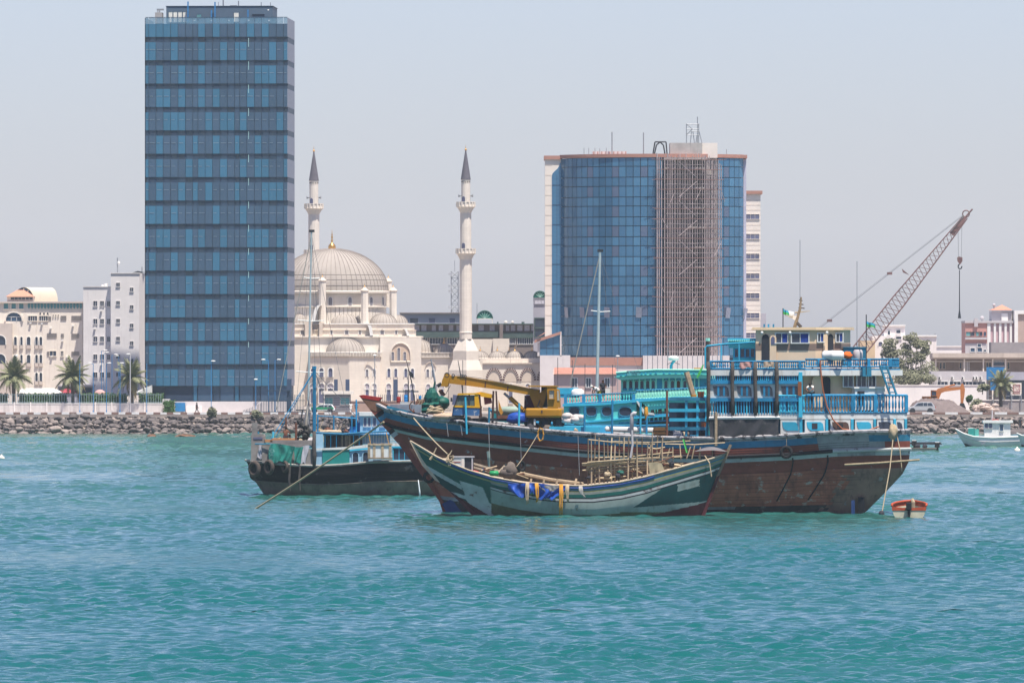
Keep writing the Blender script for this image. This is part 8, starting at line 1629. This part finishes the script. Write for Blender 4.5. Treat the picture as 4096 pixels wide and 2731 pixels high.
for cx_, w_ in ((2365, 22), (2427, 21), (2501, 26), (2297, 22)):
    pts = [(cx_ + w_ * (abs(math.cos(t)) ** .7) * (1 if math.cos(t) > 0 else -1), 1646 + 19 * (abs(math.sin(t)) ** .8) * (1 if math.sin(t) > 0 else -1)) for t in [2 * math.pi * i / 18 for i in range(18)]]
    kq(pts, 'oval_port', m_glass, qb - .02, qb + .02); g = MB().path([Vector(Q.at(a_, e_, qb - .05)) for a_, e_ in pts], .06, 5, closed=True); g.build('port_rim', m_hblue, tq)
# balustrade
def qbal(px0, py0, px1, py1, hpx, n, mat, r=.075, b_=qb): a_, e_ = Q.at(px0, py0, b_), Q.at(px1, py1, b_); bal(tq, a_, e_, hpx * Q.m(b_), n, mat, r, 'baluster', .07, trail=m_dblue)
qbal(2258, 1614, 2545, 1600, 30, 26, m_turq); qbal(2545, 1596, 2838, 1584, 34, 25, m_mint); qbal(2475, 1692, 2838, 1672, 24, 22, m_turq)
for px in (2262, 2335, 2400, 2535): bar('rail_post', m_dblue, tq, Q.x(px - 6, qb), Q.x(px + 6, qb), qb - .1, qb + .1, Q.z(1616, qb), Q.z(1576, qb))
kq([(2535, 1572), (2840, 1556), (2840, 1584), (2535, 1598)], 'balustrade_backing', m_mint, qb + .5, qb + .6)
# cabin
qc = -2.4; MB().pr(Q, 2484, 2850, 1500, 1612, qc, 2.4).build('cabin', m_sblue, tq); kq([(2484, 1561), (2850, 1551), (2850, 1580), (2484, 1585)], 'cabin_dado', m_turq, qc - .06, qc + .02)
pts = [(2455, 1506), (2520, 1502), (2620, 1494), (2700, 1490), (2850, 1492), (2850, 1514), (2700, 1512), (2600, 1514), (2480, 1520)]; kq(pts, 'roof_soffit', m_mint, qc - .5, 2.8)
pts = [(2464, 1490), (2520, 1487), (2560, 1482), (2625, 1478), (2700, 1477), (2800, 1479), (2850, 1480), (2850, 1500), (2700, 1497), (2620, 1499), (2466, 1508)]; kq(pts, 'roof_fascia', m_turq, qc - .65, qc - .5); MB().path([Q.at(a_, e_, qc - .66) for a_, e_ in ((2464, 1490), (2560, 1482), (2625, 1478), (2800, 1479), (2850, 1480))], .07, 5).build('roof_moulding', m_mint, tq)
for i, px in enumerate((2484, 2503, 2566, 2582, 2602, 2623, 2655, 2678, 2703, 2727, 2775)): py = interp(px, (2464, 2620, 2850), (1501, 1492, 1494)); kq([(px - 5, py + 3), (px + 5, py + 3), (px, py - 5)], 'painted_diamond', m_sblue, qc - .7, qc - .65)
for px in (2499, 2523, 2546, 2568, 2591, 2613, 2664, 2690, 2714, 2740, 2764): window(Q, tq, px - 6.5, px + 6.5, 1522, 1552, qc, m_mint, m_glass if px != 2714 else M('red_brown_curtain', (.16, .035, .02), .8), True, .05, .08)
for px in (2487, 2511, 2534, 2557, 2580, 2602, 2624, 2652, 2677, 2702, 2727, 2752, 2778, 2795): rod('pilaster', m_mint, Q.at(px, 1562, qc - .08), Q.at(px, 1512, qc - .08), .075, tq)
p = Q.at(2532, 1491, qc - .75); kq([(2507, 1483), (2558, 1481), (2559, 1501), (2508, 1503)], 'name_board', M('name_board_teal', (.10, .36, .38), .6), qc - .74, qc - .66)
m_ink = M('dark_lettering', (.015, .03, .05), .7); text_mesh('AL HUSAMI', .235, m_ink, 'name_lettering', tq, (p.x, qc - .75, p.z + .06)); text_mesh('12170', .2, m_ink, 'number_lettering', tq, (p.x + .1, qc - .75, p.z - .14))
MB().path([Q.at(2683, 1480, -1), Q.at(2684, 1462, -1), Q.at(2692, 1448, -1), Q.at(2700, 1440, -1)], .12, 6).build('radar_arm', m_sblue, tq); p = Q.at(2694, 1433, -1); MB().lathe(p.x, -1, [(0, p.z - .2), (.42, p.z - .18), (.46, p.z + .05), (.3, p.z + .22), (0, p.z + .24)], 14).build('radar_dome', m_white, tq, smooth=40)
for px in (2668, 2720): MB().tube(Q.at(px, 1458, -1), Q.at(2690, 1446, -1), .03, n=4).build('radar_stay', m_dark, tq)
MB().pr(Q, 2775, 2802, 1471, 1481, -2.2, -1.4).build('orange_box', M('orange_plastic', (.62, .25, .02), .6), tq)
rod('flag_staff', m_steel, Q.at(2671, 1440, -.5), Q.at(2672, 1375, -.5), .03, tq)
kq([(2810, 1460), (2816, 1456), (2800, 1500), (2788, 1515), (2786, 1505)], 'furled_flag', M('flag_green'), -3.4, -3.3)
thing_at('water_tank', MB().lathe(0, 0, [(0, 0), (.56, 0), (.58, .35), (.5, .5), (.3, .62), (0, .64)], 16), m_white, 2311, 1583, -1.5, 'white water tank on the turquoise dhow foredeck', 'tank', smooth=40, fr=Q); thing_at('blue_tank', MB().box(-.9, .9, -.5, .5, 0, .85).box(-1.0, 1.0, -.55, .55, .3, .42), m_sblue, 2272, 1590, -.8, 'pale blue tank box left of the white water tank', 'tank', fr=Q); thing_at('white_post_box', MB().box(-.22, .22, -.2, .2, 0, .8), m_cream, 2432, 1590, -2, 'small cream box on the turquoise dhow rail', 'box', fr=Q)
fr = Fr(2048, 1, -70, 0); fr.O = Q.world(Q.at(2392, 1592, -2.2)); fr.O.z -= .35
person(fr, 'man in white shirt and yellow wrap bending over the turquoise rail', dict(pelvis=(0, .1, .95), chest=(0, -.25, 1.2), neck=(0, -.42, 1.3), head=(0, -.52, 1.34), shl=(-.2, -.3, 1.2), shr=(.2, -.3, 1.2), ell=(-.22, -.42, .98), elr=(.22, -.4, .98), hal=(-.15, -.48, .72), har=(.15, -.46, .72), hipl=(-.1, .1, .88), hipr=(.1, .1, .88), knl=(-.1, .05, .48), knr=(.1, .1, .48), anl=(-.1, .12, .07), anr=(.1, .15, .07)), shirt=m_shirtw, trousers=m_yel, cap=m_wcap, hair=False)
fr = Fr(2048, 1, 0, 0); fr.O = Q.world(Q.at(2412, 1590, .3)); fr.O.z -= .2; person(fr, 'person in dark clothes half hidden behind the bending man', standing(1.72), shirt=m_shirtd, trousers=m_dkcl)
thing_at('white_cylinder', MB().path([(-2.6, 0, .15), (-2.5, 0, .15), (2.5, 0, 0), (2.6, 0, 0)], [.12, .22, .22, .12], 9), m_dwhite, 2545, 1722, -3.2, 'long white pipe lying along the big dhow rail', 'pipe', smooth=40); thing_at('wicker_crate', MB().box(-.5, .5, -.4, .4, 0, .75).box(-.54, .54, -.44, .44, .22, .27).box(-.54, .54, -.44, .44, .48, .53), M('brown_wicker', (.16, .085, .035), .9, .4, 6), 2640, 1745, -3.2, 'brown wicker crate before the blue rack', 'crate'); thing_at('orange_rag', heap(0, .16, .1, .55, .25), m_ropeo, 2585, 1655, -3.6, 'orange rag tied to a blue stanchion', 'rag', smooth=True)
thing_at('vent_pipe', MB().path([(0, 0, 0), (0, 0, 1.9), (.05, 0, 2.1), (.2, 0, 2.2), (.35, 0, 2.15)], [.16, .16, .17, .18, .2], 8), m_lgrey, 2527, 1760, -3.7, 'pale bent ventilation pipe on the big dhow deck', 'pipe', smooth=True)
for px, py, lb in ((2803, 1590, 'orange tub on top of the blue rack'), (2818, 1712, 'red brown bucket hung at the end of the blue rack')): thing_at('bucket', MB().lathe(0, 0, [(0, 0), (.24, 0), (.3, .5), (.27, .5), (.22, .05), (0, .05)], 12), M('terracotta_plastic', (.38, .10, .04), .6), px, py, -3.3, lb, 'bucket', smooth=40)

# ================================================================ sailing yachts behind
def yacht(px, pyt, pxb, Y, label, spread, stays, r=.1):
    fr = Fr(pxb, Y, 0, 0); t = empty('sailing_yacht', fr, label, 'yacht'); g = MB(); L = 5.2
    rows = [[(x, s_ * 1.7 * max(0, 1 - (abs(x - 1.2) / L) ** 2.2) * k, z) for x in [1.2 + (-L + 2 * L * i / 20) * (1 - .12 * (1 - k)) for i in range(21)]] for k, z in ((1, 1.2), (.92, .6), (.75, .1), (.3, -.5)) for s_ in (-1,)]; g.grid(rows); g.grid([[(x, -y, z) for x, y, z in row] for row in rows]); g.grid([rows[0], [(x, -y, z) for x, y, z in rows[0]]]); g.build('hull', m_white, t, smooth=40)
    MB().box(-2, 2.4, -.9, .9, 1.2, 1.75).build('coachroof', m_white, t)
    b0, t0 = Vector((0, 0, 1.2)), fr.at(px, pyt, 0); MB().path([b0, b0.lerp(t0, .5), t0], [r, r, r * .8], 7).build('mast', M('mast_alloy', (.46, .52, .52), .4, .1, 1, metal=.3), t); MB().box(t0.x - .25, t0.x + .3, -.12, .12, t0.z - .1, t0.z + .15).build('masthead', m_dark, t)
    for py, a_, e_ in spread: z_ = fr.z(py, 0); MB().tube((fr.x(a_), 0, z_ + .12), (fr.x((a_ + e_) / 2), 0, z_), .045, n=5).build('spreader', m_white, t); MB().tube((fr.x((a_ + e_) / 2), 0, z_), (fr.x(e_), 0, z_ + .05), .045, n=5).build('spreader', m_white, t)
    for a_, e_, r_ in stays: MB().tube(t0 - Vector((0, 0, .3)), fr.at(a_, e_, 0), r_, n=4).build('stay', m_cable if r_ < .05 else M('furled_jib', (.26, .25, .23), .8), t)
    return fr, t
yacht(1246, 925, 1228, 905, 'sailing yacht with a tall pale mast moored behind the black trawler', [(1114, 1216, 1279), (1284, 1192, 1296), (1489, 1184, 1295)], [(1105, 1640, .055), (1300, 1700, .03), (1180, 1680, .02), (1400, 1700, .025), (1265, 1690, .02)])
yacht(2400, 1004, 2380, 880, 'sailing yacht with a grey mast moored behind the turquoise dhow', [(1247, 2364, 2441)], [(2280, 1540, .075), (2560, 1500, .02), (2470, 1520, .018)], .15)
# ================================================================ small craft
f = Fr(3636, 734, -4, 0); h = empty('motor_skiff', f, 'red and white skiff seen from its stern with a black outboard', 'skiff'); m_skr = M('skiff_red', (.40, .07, .03), .55, .2, 3, fl=(.45, .40, .33), fs=4, fa=.66); m_skw = M('skiff_cream', (.52, .48, .36), .6, .15, 3, st=(.25, .16, .09), sa=.56)
def sk(k, z, dep): return [(-1.38 * k, z), (1.38 * k, z)]
sec = [(1.36, .95), (1.34, .62), (1.2, .2), (.95, -.15)]; rows = []
for r_, z_ in sec:
    rows.append([(-r_, 0, z_), (-r_ * 1.02, 1.2, z_ + .1), (-r_ * .82, 2.6, z_ + .2), (-r_ * .35, 3.6, z_ + .3), (0, 3.9, z_ + .33), (r_ * .35, 3.6, z_ + .3), (r_ * .82, 2.6, z_ + .2), (r_ * 1.02, 1.2, z_ + .1), (r_, 0, z_)])
MB().grid(rows, mf=lambda j, i: 0 if j == 0 else 1).build('hull', [m_skr, m_skw], h, smooth=40)
MB().poly([(-1.36, .72), (-1.2, .2), (-.95, -.2), (.95, -.2), (1.2, .2), (1.36, .72), (.45, .62), (-.45, .62)], -.06, .06).build('transom', m_skw, h); MB().poly([(-1.36, .9), (-1.36, .6), (1.36, .6), (1.36, .9), (.5, .82), (-.5, .82)], -.1, .02).build('transom_band', m_skr, h)
MB().path([Vector(p) + Vector((0, 0, .03)) for p in rows[0]], .1, 6).build('gunwale', m_skr, h, smooth=True); MB().box(-1.2, 1.2, 1.2, 1.5, .6, .66).build('thwart', m_skw, h)
g = MB(); g.box(-.22, .22, -.55, -.1, .62, 1.25); ob = g.build('outboard_cowl', m_tyre, h); bv = ob.modifiers.new('bevel', 'BEVEL'); bv.width = .08; bv.segments = 2; MB().box(-.1, .1, -.42, -.2, -.4, .64).build('outboard_leg', m_tyre, h)
MB().ell((.75, .2, .25), .22, .2, .25, 8, 6, jit=.2).build('fender', m_dkcl, h); MB().path([(.25, 1.5, .7), (.3, 1.4, 1.25), (.2, 1.5, 1.5)], [.2, .16, .12], 6).build('rope_bundle', m_rope, h)
f = Fr(3960, 1268, 0, 0); h = empty('white_workboat', f, 'white cabin workboat with a teal box on its foredeck at right', 'boat'); m_wb = M('workboat_white', (.60, .60, .62), .5, .08, .6, st=(.42, .40, .42), sa=.58)
surf = hull(f, h, [(3823, 1716, 0), (3850, 1735, .6), (3885, 1746, .95), (3960, 1750, 1), (4080, 1746, 1), (4110, 1746, 1)], [(3823, 1716), (3836, 1745), (3852, 1770), (3867, 1791), (3880, 1800)], [(4110, 1745), (4110, 1800)], 1.7, [m_wb, m_boot], lambda u, w: 0 if w < .72 else 1, ub=.3, us0=.99, us1=.98, Hu=.9, zk=-.4, nu=40, nl=16, sq=.9)
rail(surf, h, 0, .1, m_white, 'gunwale', .03); rail(surf, h, .33, .04, m_lgrey, 'rubbing_line', .02, n=30, sides=(-1,)); deck(surf, h, .2, m_white)
MB().pr(f, 3938, 4042, 1690, 1752, -1.1, 1.1).build('cabin', m_white, h); MB().pr(f, 3932, 4052, 1681, 1691, -1.4, 1.4).build('cabin_roof', m_white, h); px_poly(f, [(3934, 1681), (4050, 1690), (3990, 1680)], -1.3, 1.2, 'roof_slope', m_white, h)
for a_, e_, y0, y1 in ((3940, 3952, 1692, 1712), (3956, 3968, 1692, 1712)): window(f, h, a_, e_, y0, y1, -1.1, m_lgrey, m_bwin, fw=.06)
window(f, h, 3999, 4013, 1697, 1723, -1.1, m_white, m_bglass, fw=.06); MB().pr(f, 3968, 3995, 1676, 1682, -.6, .4).build('red_roof_gear', M('red_cloth'), h); MB().pr(f, 3874, 3900, 1713, 1750, -.8, .6).build('teal_box_side', M('teal_box', (.03, .28, .25), .5), h); MB().pr(f, 3900, 3915, 1716, 1750, -.9, .5).build('teal_box', M('mint_box', (.10, .42, .36), .5), h); MB().pr(f, 3870, 3892, 1711, 1715, -.3, .5).build('hatch', m_white, h)
rod('short_mast', m_lgrey, f.at(3969, 1682, 0), f.at(3969, 1640, 0), .1, h)
text_mesh('W', .7, M('grey_marking', (.25, .25, .32), .7), 'hull_marking', h, (f.x(3932, -1.75), -1.74, f.z(1773, -1.75)))
f = Fr(4120, 1262, 0, 0); h = empty('white_workboat', f, 'second white boat cut off by the right edge', 'boat'); surf = hull(f, h, [(4068, 1732, 0), (4085, 1741, .6), (4120, 1748, 1), (4200, 1748, 1)], [(4068, 1732), (4080, 1765), (4090, 1795)], [(4200, 1748), (4200, 1795)], 1.6, [m_wb, m_boot], lambda u, w: 0 if w < .72 else 1, ub=.3, us0=.99, us1=.98, Hu=.9, zk=-.4, nu=20, nl=10, sq=.9); rail(surf, h, 0, .09, m_white, 'gunwale', .03); deck(surf, h, .15, m_white)
f = Fr(3705, 1216, 0, 0); h = empty('open_motorboat', f, 'low grey open boat with a black outboard beyond the dhow stern', 'boat'); surf = hull(f, h, [(3560, 1786, 0), (3600, 1790, .7), (3680, 1793, 1), (3745, 1793, 1)], [(3560, 1786), (3575, 1806)], [(3745, 1793), (3742, 1808)], 1.0, [M('dirty_cream_boat', (.42, .38, .33), .7, .2, 1.5)], lambda u, w: 0, us0=.99, us1=.98, Hu=.3, zk=-.2, nu=24, nl=6, sq=.9); rail(surf, h, 0, .07, m_brtarp, 'gunwale', .02); deck(surf, h, .1, m_wood)
def outboard(px, py, b_): p = f.at(px, py, b_); g = MB(); g.box(p.x - .3, p.x + .35, b_ - .25, b_ + .25, p.z + .1, p.z + .75); g.box(p.x - .1, p.x + .2, b_ - .1, b_ + .1, p.z - 1.2, p.z + .1); o = g.build('outboard', m_tyre, h); MB().box(p.x - .25, p.x + .3, b_ - .2, b_ + .2, p.z + .75, p.z + .85).build('outboard_cap', m_white, o); return o
outboard(3748, 1792, 0); outboard(3656, 1785, .6)
for px in (3672, 3700): MB().ell(f.at(px, 1784, .2), .4, .3, .28, 8, 5, jit=.2).build('gear_bundle', m_dkcl, h)
f = Fr(3680, 1300, 0, 0); MB().poly([(-3.0, .0), (-3.0, .35), (2.8, .42), (3.1, .1), (2.9, 0)], -.7, .7).thing('moored_punt', m_dkcl, f, 'dark low punt moored against the rocks behind the dhow stern', 'boat')
for px, py, lb in ((4069, 1804, 'white mooring buoy in front of the workboat'), (6, 1836, 'white mooring buoy at the far left edge')):
    Y_ = FPX * CAMH / (py - HOR); fr = Fr(px, Y_, 0, 0); o = MB().lathe(0, 0, [(0, -.25), (.3, -.2), (.42, .05), (.34, .3), (.12, .42), (.06, .6), (0, .6)], 14).thing('mooring_buoy', m_cream, fr, lb, 'buoy', 'mooring buoys', smooth=True)
